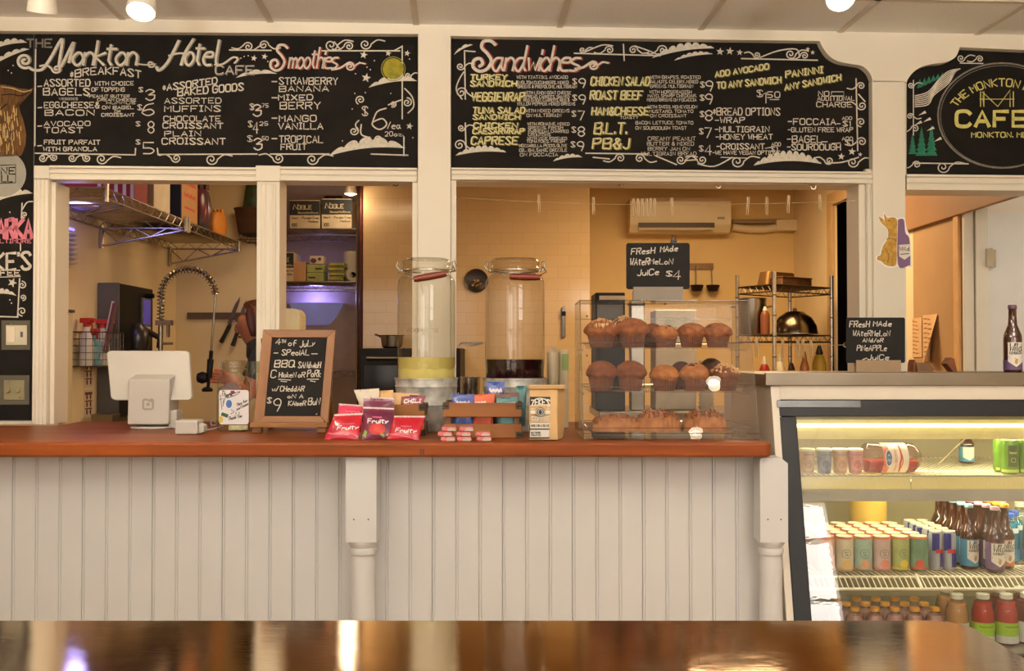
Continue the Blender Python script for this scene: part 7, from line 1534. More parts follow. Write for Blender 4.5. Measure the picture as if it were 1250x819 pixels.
# hair: a shell over the crown and back of the head
def hairf(u, v):
 ph = 1.57 - v * 2.15; sp = 3.1415 if v < .2 else max(3.1415 - (v - .2) * 5.4, 1.95) - .55 * max(0, v - .42); th = -sp + 2 * sp * u; rx, ry, rz_ = .122, .104, .128
 cut = 1 if abs(th) < 1.9 else .98
 strand = 1 + .02 * sin(u * 70)
 return V((hx + .018 + rx * cos(ph) * cos(th) * strand * cut, PYY + ry * cos(ph) * sin(th) * strand, zh + .022 + rz_ * sin(ph)))
m = MB(); m.grid(hairf, 48, 16); P(m, 'hair', hair_m, root, smooth=True, angle=80, fix=False)
# clothes
def shell(profile, nm, mt, ry=.8):
 m = MB(); n = 28; vs = []; fs = []
 for (x, z, rx) in profile:
  for k in range(n): t = 2 * pi * k / n; vs.append(V((x + rx * cos(t), PYY + rx * 1.18 * sin(t), z)))
 for j in range(len(profile) - 1):
  for k in range(n): fs.append((j * n + k, j * n + (k + 1) % n, (j + 1) * n + (k + 1) % n, (j + 1) * n + k))
 m.add(vs, fs); return P(m, nm, mt, root, smooth=True)
shell([(hx + .30, .80, .155), (hx + .28, .95, .142), (hx + .24, 1.05, .135), (hx + .17, 1.20, .150), (hx + .12, 1.31, .150), (hx + .085, 1.375, .115), (hx + .06, 1.40, .072)], 'shirt', shirt)
for sd, s_ in ((-1, 'n'), (1, 'f')):
 y = PYY + sd * .17; P(MB().tube([(hx + .12, PYY + sd * .10, 1.335), (hx + .10, y, 1.30), (hx + .05, y - (.03 if sd < 0 else 0), 1.19)], [.078, .072, .06], 14), 'sleeve', shirt, root, smooth=True)
 P(MB().tube([(hx + .31, PYY + sd * .085, .86), (hx + .285, PYY + sd * .10, .48), (hx + .31, PYY + sd * .10, .10)], [.105, .078, .065], 14), 'trouser_leg', mat('trousers', (40, 44, 58), .8), root, smooth=True)
# ---- cream towel dispenser on the back of the middle post
root = thing('towel_dispenser', 'cream rounded towel dispenser behind the sandwich board', 'dispenser', V((at(351, 420, 4.0).x, 4.0, 1.2)))
Yd = 3.98; a, b = at(333, 470, Yd), at(366, 376.5, Yd)
m = MB(); m.prism(arc(b.x - .03, b.z - .03, .03, 0, 90) + arc(a.x + .02, b.z - .02, .02, 90, 180) + [(a.x, a.z), (b.x, a.z)], lambda u, v, w: V((u, Yd + w, v)), .12); P(m, 'housing', mat('dispenser_cream', (222, 208, 166), .4), root, bevel=.006, seg=3)
m = MB(); m.box(a.x + .01, b.x - .01, Yd + .002, Yd + .1, a.z - .012, a.z - .001); P(m, 'outlet', k_black, root)
m = MB(); m.box(a.x - .05, a.x + .005, Yd - .0005, Yd + .02, a.z + .05, a.z + .09); P(m, 'mounting_tab', k_steel, root)
# ---- pantry rack
root = thing('pantry_rack', 'wire pantry rack seen through the narrow opening, stocked with boxes', 'rack', V((-1.3, 7.1, 0)))
rx0, rx1, ry0, ry1 = -1.66, -1.045, 6.92, 7.28; zs1, zs2 = at(0, 280.5, 6.95).z, at(0, 345, 6.95).z
for z in (zs1, zs2, zs2 - .6): wire_shelf(root, rx0, rx1, ry0, ry1, z, 'x', .03, chrome, .04)
for x in (rx0, rx1):
 for y in (ry0, ry1): P(MB().tube([(x, y, 0), (x, y, 2.5)], .0125, 8), 'rack_post', chrome, root, smooth=True)
noble_k = mat('noble_dark', (44, 46, 42), .6); noble_w = mat('noble_cream', (216, 196, 160), .6)
def noble(x, lab, h=.195, z=None, w=.205):
 z = zs1 + .0065 if z is None else z; r = carton('glove_box', lab, 'box', x, ry0 + .14, z, w, .24, h, noble_w, 0, 'black banded glove cartons')
 MB().box(-w / 2 - .0006, w / 2 + .0006, -.1212, -.1202, h * .47, h * .97).build('black_band', noble_k, r)
 front_ink(r, w, .2424, h, [('N', .12, .24, .68, .17, .035, None, .2), ('OBLE', .27, .72, .68, .13, .03), ('Disposable Gloves', .28, .95, .53, .06, .012)], noble_w)
 front_ink(r, w, .2424, h, [('Vinyl', .06, .28, .34, .07, .012), ('Powder Free', .42, .97, .34, .07, .012), ('Medium', .62, .95, .22, .07, .012), ('100', .08, .24, .08, .1, .016)], pr_dark, 'small_print')
noble(at(372, 255, 6.94).x, 'glove carton with a black band on the wall side of the upper pantry shelf'); noble(at(411, 255, 6.94).x, 'glove carton with a black band, on the upper pantry shelf beside the tiled wall', .205)
zq2_ = zs2 + .0065
noble(at(342, 330, 6.94).x + .035, 'glove carton with a black band cut by the opening, on the lower pantry shelf', .20, zq2_, .11)
def tray_(label, px, w, h, mt, top=None, extra=None): return carton('carton', label, 'box', at(px, 330, 6.96).x, ry0 + .1, zq2_, w, .16, h, mt, 0, 'cartons on the lower pantry shelf', extra)
tray_('plain tan paper sack on the lower pantry shelf', 366.3, .085, .135, mat('sack_tan', (196, 152, 108), .8))
g1 = mat('carton_green', (176, 176, 112), .6, c2=(150, 160, 90), sc=10)
tray_('pale green carton stack bottom box on the lower pantry shelf', 385.5, .115, .06, g1, None, lambda r, w, d, h: front_ink(r, w, d, h, [('~', .1, .5, .35, .3, .05)], pr_dark))
c_ = tray_('pale green carton lying on its twin on the lower pantry shelf', 385.5, .115, .055, g1, None, lambda r, w, d, h: front_ink(r, w, d, h, [('~', .5, .9, .35, .3, .05)], pr_dark)); c_.location.z += .062
c_ = tray_('small white carton with a dark picture on top of the green ones', 387, .095, .055, bx_white, None, lambda r, w, d, h: front_ink(r, w, d, h, [lambda s: (s.disc(.28, .4, .22, .3), s.disc(.72, .6, .12, .2))], mat('print_plum', (96, 60, 70), .6), 'printed_picture')); c_.location.z += .120
for i in range(4):
 r_ = tray_('yellow green packet, %s of the packet stack on the pantry shelf' % ['lowest', 'second', 'third', 'topmost'][i], 410.5 + (i % 2), .105, .03, mat('packet_yellow', (196, 170, 60), .5, c2=(130, 140, 60), sc=12), None, lambda r, w, d, h: front_ink(r, w, d, h, [lambda s: s.line([(.1, .3), (.9, .3)], .2)], pr_dark, 'printed_band')); r_.location.z += i * .0325
pap = mat('paper_roll', (196, 184, 162), .8, var=.04)
x_ = at(426, 330, 7.0).x; root = thing('paper_roll', 'upright white paper roll at the tile side of the lower pantry shelf', 'paper roll', V((x_, 7.12, zq2_)))
MB().lathe([(.02, 0), (.055, 0), (.056, .005), (.056, .215), (.054, .22), (.02, .22), (.02, 0)], 28).build('roll', pap, root, smooth=True, angle=40)
MB().lathe([(.0185, .0), (.0198, .0), (.0198, .222), (.0185, .222), (.0185, 0)], 16).build('core', kb, root, smooth=True)
x_ = at(432, 335, 6.97).x; root = thing('paper_roll', 'white paper roll lying on its side with its dark core showing', 'paper roll', V((x_, 6.93, zq2_ + .0455)), .35)
MB().lathe([(.02, 0), (.044, 0), (.045, .005), (.045, .095), (.044, .10), (.02, .10), (.02, 0)], 28, M=Matrix.Rotation(-pi / 2, 4, 'X')).build('roll', pap, root, smooth=True, angle=40)
MB().lathe([(.0185, .001), (.0198, .001), (.0198, .099), (.0185, .099), (.0185, .001)], 16, M=Matrix.Rotation(-pi / 2, 4, 'X')).build('core', mat('core_dark', (70, 50, 40), .8), root, smooth=True)
softbag('dark crumpled bag behind the glove cartons on the upper pantry shelf', at(405, 250, 7.18).x, 7.235, zs1 + .0065, .16, .06, .27, mat('dark_red_bag', (70, 36, 30), .6))
# violet wall bowl
zb5 = at(0, 395, 7.2).z; zt5 = at(0, 369, 7.2).z; xb5 = at(381, 380, 7.2).x; r5 = 34 * 7.2 / F
root = thing('wall_sconce', 'bowl shaped wall sconce glowing violet under the pantry shelf', 'wall sconce', V((xb5, 7.3, zb5)))
m = MB()
for j in range(2): m.grid(lambda u, v: V((xb5 - (r5 * (.45 + .55 * v ** .7) - j * .006) * cos(pi * u), 7.357 - (r5 * (.45 + .55 * v ** .7) - j * .006) * .62 * sin(pi * u), zb5 + (zt5 - zb5) * v)), 28, 8)
m.grid(lambda u, v: V((xb5 - r5 * .45 * v * cos(pi * u), 7.357 - r5 * .45 * .62 * v * sin(pi * u), zb5)), 28, 2); P(m, 'bowl', mat('sconce_bowl', (150, 148, 200), .5, c2=(136, 134, 190), sc=30, stretch=(1, 1, 8), emit=.36), root, smooth=True)
P(MB().tube([(xb5 - .12, 7.30, zt5 - .035), (xb5 + .12, 7.30, zt5 - .035)], .012, 10), 'violet_tube', mat('violet_tube2', (130, 120, 255), .4, emit=14, var=0), root, smooth=True)
lamp('sconce_glow', 'POINT', (xb5, 7.25, zt5 + .03), 2.2, (.38, .34, 1.0), .05)
# small clip spotlight hanging in the pantry
pp = at(428, 237, 6.75); root = thing('pantry_lamp', 'small bright spotlight hanging in front of the glove cartons', 'spotlight', pp)
m = MB(); m.lathe([(.012, .09), (.02, .09), (.03, .05), (.042, .0), (.038, .0), (.026, .05)], 20, pp); m.tube([pp + V((0, 0, .08)), V((pp.x, pp.y, KZ - .001))], .006, 8); P(m, 'lamp_shade', lamp_white, root, smooth=True)
P(MB().lathe([(0, -.012), (.026, -.004), (.034, .012), (0, .02)], 16, pp), 'bulb', mat('bulb_glow2', (255, 232, 190), .4, emit=30, var=0), root, smooth=True)
lamp('pantry_beam', 'POINT', pp + V((0, -.05, -.05)), 3.0, WARM2, .03)
# dark red pole at the pantry edge
root = thing('corner_pole', 'dark red pole standing at the edge of the tiled wall', 'pole', V((-1.012, 6.86, 0))); P(MB().tube([(-1.012, 6.86, 0), (-1.012, 6.86, KZ - .002)], .012, 10), 'pole_shaft', mat('pole_red', (92, 30, 24), .4), root, smooth=True)
P(MB().lathe([(0, 0), (.024, 0), (.024, .008), (.013, .012), (0, .012)], 16, (-1.012, 6.86, .0005)), 'base_flange', mat('pole_red', (0, 0, 0)), root)
# ---- black oven with a pot
Yo = 6.1; x0, x1 = at(438.5, 440, Yo).x, at(562, 440, Yo).x; zo = at(0, 425, Yo).z
root = thing('oven', 'tall black oven against the tiled wall', 'oven', V(((x0 + x1) / 2, Yo + .3, 0)))
m = MB(); m.box(x0, x1, Yo, Yo + .6, .12, zo); P(m, 'oven_body', k_black, root, bevel=.006)
m = MB(); m.box(x0 + .03, x1 - .03, Yo - .016, Yo - .001, .5, zo - .10); P(m, 'door', mat('oven_glass', (12, 11, 11), .12), root, bevel=.003)
P(MB().tube([(x0 + .05, Yo - .045, zo - .06), (x1 - .05, Yo - .045, zo - .06)], .010, 8), 'handle', mat('handle_dark', (70, 66, 62), .3, .9), root, smooth=True)
for x in (x0 + .06, x1 - .06):
 P(MB().box(x - .008, x + .008, Yo - .045, Yo - .0005, zo - .066, zo - .054), 'handle_mount', k_black, root)
 for y in (Yo + .05, Yo + .55): P(MB().lathe([(0, 0), (.02, 0), (.02, .12), (0, .12)], 12, (x, y, 0)), 'leg', k_black, root)
p = at(478, 425, Yo + .16); root = thing('saucepan', 'grey metal saucepan on top of the black oven beside the lemonade', 'saucepan', V((p.x, Yo + .18, zo + .001)))
MB().lathe([(0, 0), (.05, 0), (.062, .01), (.07, .075), (.078, .08), (.068, .078), (.05, .012), (0, .012)], 28).build('pan_body', k_steel, root, smooth=True, angle=40)
MB().tube([(-.07, 0, .07), (-.10, -.02, .085), (-.10, .02, .085), (-.07, .02, .07)], .006, 6).build('pan_handle', k_steel, root, smooth=True)
# ---- small round dark plate on the tiles and a small hook rail
c = at(581.5, 342.5, 6.795); root = thing('wall_plate', 'round dark decorative plate hung on the tiled wall', 'plate', c); r = 14.5 * 6.8 / F
Mx = Matrix.Translation(c) @ Matrix.Rotation(pi / 2, 4, 'X')
P(MB().lathe([(0, -.004), (r * .9, -.004), (r, .006), (r * .97, .010), (r * .8, .004), (0, .002)], 36, M=Mx), 'plate_disc', mat('plate_dark', (58, 42, 28), .3, c2=(40, 30, 22), sc=20), root, smooth=True)
s = Ink(lambda u, v: c + V((u, -.013, v)), 1); rnd = random.Random(5)
for i in range(16): a_ = rnd.uniform(0, 6.3); q = rnd.uniform(0, r * .55); s.disc(q * cos(a_), q * sin(a_) * .5 - r * .25, rnd.uniform(.004, .012), rnd.uniform(.003, .008), 8)
o = s.done('painted_scene', mat('plate_gold', (170, 130, 60), .4), None); fix_parent(o, root)
a, b = at(563, 418, 6.79), at(590, 418, 6.79); root = thing('hook_rail', 'thin steel hook rail on the tiled wall between the two dispensers', 'hook rail', a)
m = MB(); m.tube([a, b], .004, 6); m.box((a.x * .4 + b.x * .6) - .02, (a.x * .4 + b.x * .6) + .03, 6.781, 6.792, a.z - .007, a.z + .007); m.tube([a, a + V((-.012, 0, -.02))], .004, 6); m.tube([a + V((.05, 0, 0)), (a.x + .05, 6.799, a.z)], .003, 6); P(m, 'rail', k_steel, root)
c = at(688, 393, 6.79); root = thing('bottle_opener', 'small steel bottle opener hung on the tiled wall near the bakery case', 'opener', c); m = MB(); m.box(c.x - .012, c.x + .012, 6.78, 6.799, c.z - .10, c.z + .10); P(m, 'opener_body', k_steel, root, bevel=.004); P(MB().box(c.x - .014, c.x + .014, 6.772, 6.7795, c.z + .04, c.z + .07), 'catch', k_black, root)
# ---- air conditioner and pipe run
Ya = 7.2; x0, x1 = at(769, 260, Ya).x, at(893, 260, Ya).x; z0, z1 = at(0, 283, Ya).z, at(0, 240.5, Ya).z
root = thing('air_conditioner', 'cream wall air conditioner high on the kitchen back wall', 'air conditioner', V(((x0 + x1) / 2, 7.3, z0)))
acm = mat('aircon_cream', (222, 206, 170), .4, var=.02)
m = MB(); m.prism([(Ya + .2, z0), (Ya + .06, z0), (Ya + .012, z0 + .05), (Ya, z0 + .10), (Ya, z1 - .03), (Ya + .03, z1), (Ya + .2, z1)], lambda u, v, w: V((x0 + w, u, v)), x1 - x0); P(m, 'housing', acm, root, bevel=.006, seg=3)
m = MB(); m.box(x0 + .06, x1 - .12, Ya + .0, Ya + .02, z0 + .035, z0 + .065); P(m, 'air_slot', mat('slot_dark', (70, 50, 34), .5), root)
m = MB(); m.prism([(Ya - .012, z0 + .015), (Ya + .012, z0 + .032), (Ya + .012, z0 + .036), (Ya - .012, z0 + .019)], lambda u, v, w: V((x0 + .065 + w, u, v)), x1 - x0 - .19); P(m, 'louver', acm, root)
m = MB(); m.box(x1 - .10, x1 - .05, Ya - .003, Ya + .004, z0 + .09, z0 + .105); P(m, 'display', mat('ac_display', (150, 140, 120), .4), root)
q = [at(x, y, 7.36) for x, y in ((894, 277), (915, 280), (935, 280), (950, 277), (969, 275))]; root = thing('pipe_run', 'bundled white pipes running from the air conditioner along the wall', 'pipe', q[0])
P(MB().tube(q, .026, 10), 'drain_pipe', acm, root, smooth=True); P(MB().tube([p_ + V((0, .01, .04 + .02 * sin(i))) for i, p_ in enumerate(q)], .017, 8), 'refrigerant_pipe', mat('pipe_grey', (150, 132, 104), .5), root, smooth=True)
P(MB().box(q[3].x - .02, q[3].x + .16, 7.32, 7.399, q[3].z - .03, q[3].z + .05), 'duct_cover', acm, root, bevel=.006)
# ---- utensil rail with hanging ladles left of the rack
a, b = at(842, 325, 7.38), at(871, 325, 7.38); root = thing('utensil_rail', 'steel rail on the back wall for hanging utensils', 'utensil rail', a)
m = MB(); m.box(a.x, b.x, 7.383, 7.399, a.z - .022, a.z + .022); P(m, 'rail', mat('rail_dark', (120, 92, 62), .4, .6), root)
for i, px in enumerate((850, 869)):
 t = at(px, 326, 7.35); lb = ['nearer the sign', 'nearer the rack'][i]; root = thing('ladle', 'dark ladle hanging on the utensil rail, %s' % lb, 'ladle', t, 0, 'utensils hanging on the rail'); t = V((t.x, 7.368, t.z))
 P(MB().tube([t + V((0, .012, .008)), t + V((0, 0, .014)), t, t + V((.004 * i, 0, -.13))], .004, 6), 'handle', k_steel, root, smooth=True)
 P(MB().lathe([(0, -.05), (.034, -.045), (.05, -.005), (.047, .0), (.03, -.035), (0, -.042)], 20, t + V((.004 * i, -.035, -.13))), 'bowl', mat('ladle_dark', (46, 34, 26), .3, .6), root, smooth=True)
# ---- work table behind the case with a till-like printer, tubs and cups
root = thing('prep_table', 'stainless prep table in the kitchen behind the bakery case', 'table', V((1.0, 5.6, 0)))
m = MB(); m.box(.45, 1.40, 5.3, 5.95, .98, 1.02); P(m, 'tabletop', k_steel, root, bevel=.003)
for x, y in ((.5, 5.35), (1.35, 5.35), (.5, 5.9), (1.35, 5.9)): P(MB().lathe([(0, 0), (.02, 0), (.02, .979), (0, .979)], 12, (x, y, 0)), 'leg', k_steel, root)
def kbox(px0, px1, py0, py1, Y, d, nm, lab, cat, mt, part='body', extra=None):
 a, b = at(px0, py1, Y), at(px1, py0, Y); root = thing(nm, lab, cat, V(((a.x + b.x) / 2, Y + d / 2, 1.0205)))
 P(MB().box(a.x, b.x, Y, Y + d, 1.0205, b.z), part, mt, root, bevel=.006);
 if extra: extra(root, a, b)
 return root
kbox(727, 763, 357, 420, 5.40, .3, 'label_printer', 'black printer with a pale grille on the prep table', 'printer', k_black, 'printer_body', lambda r, a, b: (P(MB().box(a.x + .02, b.x, 5.392, 5.3995, at(0, 366, 5.4).z, at(0, 361, 5.4).z), 'grille', bx_white, r), P(MB().box(a.x + .01, b.x - .01, 5.396, 5.3995, at(0, 410, 5.4).z, at(0, 372, 5.4).z), 'front_panel', k_grey, r)))
kbox(770, 787, 372, 420, 5.42, .1, 'storage_tub', 'grey steel tub on the prep table behind the top muffins', 'tub', k_steel, 'tub_body', lambda r, a, b: P(MB().box(a.x - .005, b.x + .005, 5.415, 5.525, b.z + .0005, b.z + .012), 'tub_lid', k_grey, r))
kbox(800, 850, 378, 440, 5.5, .2, 'menu_holder', 'white paper holder with a green print on the prep table', 'holder', bx_white, 'paper_block', lambda r, a, b: P(MB().box(a.x + .05, b.x - .05, 5.497, 5.4995, b.z - .12, b.z - .04), 'green_print', mat('print_sage', (150, 160, 120), .6, c2=(206, 196, 170), sc=14), r))
x_ = at(862, 440, 5.45).x; root = thing('cup_stack', 'stack of white paper cups on the prep table', 'cup stack', V((x_, 5.45, 1.0205)))
MB().lathe([(0, 0)] + [q for i in range(12) for q in ((.034, .0 + i * .022), (.042, .020 + i * .022), (.044, .0215 + i * .022))] + [(0, .264)], 24).build('cups', bx_white, root, smooth=True, angle=30)
# ---- tall things beside the dispenser on the counter: roll of sleeves and carton
Ym = 3.42
x_ = at(675, 460, Ym).x; root = thing('straw_holder', 'pale tube of straws standing behind the coffee bag', 'straw holder', V((x_, Ym, ZC))); h = at(0, 430, Ym).z - ZC
MB().lathe([(0, .001), (.018, .001), (.02, .004), (.02, h), (.018, h), (.017, .01), (0, .01)], 24).build('tube', mat('tube_pale', (206, 190, 156), .4), root, smooth=True, angle=40)
m = MB()
for i in range(7): a_ = i * .9; m.tube([(.008 * cos(a_), .008 * sin(a_), .02), (.012 * cos(a_), .012 * sin(a_), h + .012 + .004 * (i % 3))], .003, 6)
m.build('straws', bx_white, root, smooth=True)
a, b = at(683, 470, 3.45), at(694, 427, 3.45); root = thing('milk_carton', 'slim cream carton with a green label behind the coffee bag', 'carton', V(((a.x + b.x) / 2, 3.47, ZC)))
P(MB().box(a.x, b.x, 3.45, 3.50, ZC + .001, b.z), 'carton_body', mat('carton_cream', (216, 200, 164), .5), root, bevel=.003); P(MB().box(a.x + .008, b.x + .0005, 3.4485, 3.4495, at(0, 452, 3.45).z, at(0, 432, 3.45).z), 'green_label', mat('print_sage2', (150, 170, 100), .6), root)
# ---- wire rack with pots at the right of the kitchen
RK = 6.25; A_ = at(945, 330, 5.95); Bx = at(1015, 330, 6.3); Cx = at(900, 330, 6.25); Dx = at(964, 330, 6.62)
root = thing('storage_rack', 'dark wire storage rack with pots and trays by the store room door', 'rack', V(((A_.x + Dx.x) / 2, 6.25, 0)))
cr = [A_, Bx, Dx, Cx]
for p_ in cr:
 P(MB().tube([(p_.x, p_.y, 0), (p_.x, p_.y, at(0, 331, 5.95).z)], .0125, 8), 'rack_post', chrome, root, smooth=True)
 m = MB()
 for z in [i * .12 + .1 for i in range(14)]: m.tube([(p_.x, p_.y, z), (p_.x, p_.y, z + .006)], .0138, 8)
 P(m, 'post_rings', dark_wire, root)
zr1, zr2, zr3 = at(0, 349, 6.1).z, at(0, 409, 6.1).z, 1.0
for z in (zr1, zr2, zr3):
 m = MB()
 for a, b in zip(cr, cr[1:] + cr[:1]):
  a = V((a.x, a.y, 0)); b = V((b.x, b.y, 0)); k = 12; m.tube([a + V((0, 0, z)), b + V((0, 0, z))], .004, 6); m.tube([a + V((0, 0, z - .04)), b + V((0, 0, z - .04))], .004, 6); m.tube([a.lerp(b, i / k) + V((0, 0, z if i % 2 == 0 else z - .04)) for i in range(k + 1)], .0022, 4)
 for i in range(1, 14): t = i / 14; m.tube([V((cr[0].x, cr[0].y, z)).lerp(V((cr[3].x, cr[3].y, z)), t), V((cr[1].x, cr[1].y, z)).lerp(V((cr[2].x, cr[2].y, z)), t)], .0022, 4)
 P(m, 'wire_shelf', dark_wire, root)
cx_, cy_ = (A_.x + Dx.x) / 2, (A_.y + Dx.y) / 2
brass = mat('pan_brass', (150, 112, 66), .35, .8); pan_g = mat('pan_steel_dark', (96, 84, 68), .22, 1)
root = thing('roasting_pan', 'shallow brass coloured roasting pan on top of the wire rack', 'pan', V((cx_, cy_, zr1 + .0065)), .665)
m = MB(); m.prism(rrect(-.15, .14, -.01, .09, .03), lambda u, v, w: V((u * (1 - .12 * w), v * (1 - .12 * w), w * .09)), 1); m.build('pan_body', brass, root, bevel=.006);
m = MB(); m.tube([V((u, v, .006)) for u, v in rrect(-.152, .142, -.012, .092, .03)], .005, 6, closed=True); m.build('rim', brass, root, smooth=True)
root = thing('baking_tray', 'stained baking tray resting in front of the roasting pan', 'tray', V((cx_, cy_, zr1 + .0065)), .665)
m = MB(); m.prism(rrect(-.15, .15, -.11, -.03, .012), lambda u, v, w: V((u, v, w * .05)), 1); m.build('tray_body', mat('tray_stained', (140, 100, 66), .4, .5, c2=(84, 56, 38), sc=12), root, bevel=.004); m = MB(); m.tube([V((u, v, .05)) for u, v in rrect(-.152, .152, -.112, -.028, .012)], .004, 6, closed=True); m.build('rim', brass, root, smooth=True)
c = at(972, 404, 6.15); root = thing('mixing_bowl', 'large shiny steel bowl upside down on the middle rack shelf', 'bowl', V((c.x, 6.18, zr2 + .0065)))
MB().lathe([(.135, 0), (.135, .006), (.128, .05), (.10, .10), (.05, .135), (0, .142)], 36).build('bowl_body', pan_g, root, smooth=True, angle=60); MB().lathe([(.128, 0), (.140, 0), (.140, .005), (.134, .006)], 36).build('rim', k_steel, root, smooth=True)
MB().lathe([(0, .142), (.012, .142), (.014, .150), (.008, .158), (0, .160)], 12).build('knob', k_steel, root, smooth=True)
c = at(953, 404, 6.10); root = thing('stock_pot', 'steel stock pot behind the upturned bowl on the rack', 'pot', V((c.x - .12, 6.33, zr2 + .0065)))
MB().lathe([(0, 0), (.085, 0), (.09, .01), (.09, .22), (.095, .225), (.086, .22), (.084, .012), (0, .012)], 32).build('pot_body', k_steel, root, smooth=True, angle=40); m = MB()
for sg in (-1, 1): m.tube([(sg * .09, -.02, .17), (sg * .125, -.02, .175), (sg * .125, .02, .175), (sg * .09, .02, .17)], .006, 6)
m.build('pot_handle', k_steel, root, smooth=True)
def condiment(px, Y, h, r, col, lab, lid, z, grp='condiments on the lower rack shelf'):
 x = at(px, 420, Y).x; root = thing('condiment_bottle', lab, 'bottle', V((x, Y, z)), 0, grp)
 MB().lathe([(0, .001), (r, .001), (r, h * .7), (r * .7, h * .8), (r * .5, h * .84), (0, h * .84)], 20).build('bottle_body', col, root, smooth=True, angle=40); MB().lathe([(r * .5, h * .84), (r * .55, h * .86), (r * .2, h), (0, h)], 14).build('nozzle', lid, root, smooth=True)
 return root
zq = zr3 + .0055; cred = mat('sauce_red', (150, 34, 24), .4); corg = mat('sauce_brown', (130, 70, 40), .4); cyel = mat('sauce_yellow', (190, 160, 50), .4); cwh = mat('sauce_white', (214, 200, 170), .4)
condiment(934, 6.22, .17, .028, corg, 'brown squeeze bottle with a white nozzle on the middle rack shelf', cwh, zr2 + .0065)
condiment(933, 6.25, .30, .034, cred, 'red squeeze bottle low on the rack next to the bakery case', cwh, zq); condiment(952, 6.2, .32, .03, cwh, 'white squeeze bottle on the low rack shelf behind the front post', cwh, zq); condiment(982, 6.2, .33, .028, mat('pepper_wood', (170, 110, 60), .4), 'wooden pepper mill on the low rack shelf', mat('pepper_wood', (0, 0, 0)), zq); condiment(1000, 6.25, .37, .042, cyel, 'tall yellow bottle on the low rack shelf by the far post', mat('cap_dark', (40, 34, 30), .4), zq); condiment(966, 6.25, .26, .04, corg, 'brown jar on the low rack shelf in the middle', mat('cap_dark', (0, 0, 0)), zq)
# pot rack shelving in the dark store room
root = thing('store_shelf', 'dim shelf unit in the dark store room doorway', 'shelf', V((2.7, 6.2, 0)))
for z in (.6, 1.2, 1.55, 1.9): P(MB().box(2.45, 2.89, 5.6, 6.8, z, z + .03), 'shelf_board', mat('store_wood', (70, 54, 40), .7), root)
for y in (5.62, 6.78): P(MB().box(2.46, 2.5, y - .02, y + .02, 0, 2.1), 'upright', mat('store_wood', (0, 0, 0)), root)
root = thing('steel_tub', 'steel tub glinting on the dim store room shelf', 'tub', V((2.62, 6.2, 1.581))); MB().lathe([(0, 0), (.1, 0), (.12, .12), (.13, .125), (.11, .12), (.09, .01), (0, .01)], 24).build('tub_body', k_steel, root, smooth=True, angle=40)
# papers pinned on the brown hall wall
for (ya, yb3, zt_p, zb_p, lab, cur) in ((5.21, 5.09, at(0, 388, 5.15).z, at(0, 436, 5.15).z, 'printed sheet pinned on the brown wall, nearer the post', 0), (5.075, 4.90, at(0, 384, 5.0).z, at(0, 442, 5.0).z, 'printed sheet with a curling corner pinned on the brown wall', 1)):
 root = thing('paper_notice', lab, 'paper', V((KRX - .001, (ya + yb3) / 2, (zt_p + zb_p) / 2)), 0, 'printed sheets on the brown wall')
 f_ = lambda u, v: V((KRX - .003 - (cur * .10 * max(0, u - .35) ** 2 * (1 - v) * 1.6), ya + (yb3 - ya) * u, zb_p + (zt_p - zb_p) * v))
 m = MB(); m.grid(f_, 12, 8); P(m, 'sheet', mat('sheet_tan', (216, 176, 128), .8, var=.03), root, smooth=True)
 s = Ink(lambda u, v: f_(u, v) + V((-.0012, 0, 0)), 1)
 for k in range(9): yk = .92 - k * .1; s.line([(.08, yk), (.30, yk)], .02); s.line([(.36, yk - .02), (.5 + .1 * (k % 3), yk - .02)], .02)
 o = s.done('printing', mat('sheet_print', (150, 104, 66), .8), None); fix_parent(o, root)
 MB
# ================================================================ CLOTHESLINES with pegs in the big opening
line_m = mat('peg_line', (190, 160, 110), .5); peg_w = mat('peg_wood', (226, 200, 158), .6, c2=(206, 176, 128), sc=20, stretch=(1, 1, .2))
Ln = lambda px, py: at(px, py, 3.83)
def clothesline(pts, lab):
 root = thing('clothesline', lab, 'line', Ln(*pts[0])); P(MB().tube([Ln(*p) for p in pts], .0011, 5), 'string', line_m, root)
 m = MB()
 for p in (pts[0], pts[-1]): c = Ln(*p); m.tube([c + V((.008 * cos(t * pi / 5), 0, .008 * sin(t * pi / 5))) for t in range(9)], .0018, 5)
 P(m, 'screw_eyes', wire_m, root)
clothesline([(558, 241), (640, 246), (720, 249), (800, 250), (860, 250), (960, 248), (1049, 245)], 'thin peg line strung across the top of the wide opening')
clothesline([(925, 421), (960, 421.5), (1000, 421.5), (1032, 421)], 'thin lower peg line behind the cooler sign')
proto = None
def peg(px, py, lab, tilt=0, h=22):
 global proto
 c = Ln(px, py)
 if proto is None:
  proto = thing('clothes_peg', lab, 'clothes peg', c, 0, 'wooden clothes pegs'); H = h * 3.83 / F
  for sg in (-1, 1): MB().prism([(sg * .0008, .3 * H), (sg * .0045, .3 * H), (sg * .0050, 0), (sg * .0045, -.7 * H), (sg * .0022, -.7 * H), (sg * .0008, -.1 * H)], lambda u, v, w: V((u, w - .004, v)), .008).build('prong', peg_w, proto, bevel=.0006)
  MB().tube([V((.0052 * cos(t * pi / 6), -.001 + .0, -.12 * H + .0052 * sin(t * pi / 6))) for t in range(12)], .0008, 5, closed=True).build('spring', wire_m, proto)
  proto.rotation_euler.y = tilt; return proto
 o = dup(proto, c, None, lab); o.rotation_euler = (0, tilt, 0); return o
for i, px in enumerate((773.5, 779, 784, 789.5, 794, 799)): peg(px, 249, 'wooden peg in the cluster before the air conditioner, %s from the tile side' % ORD[i], .02 * (i - 3))
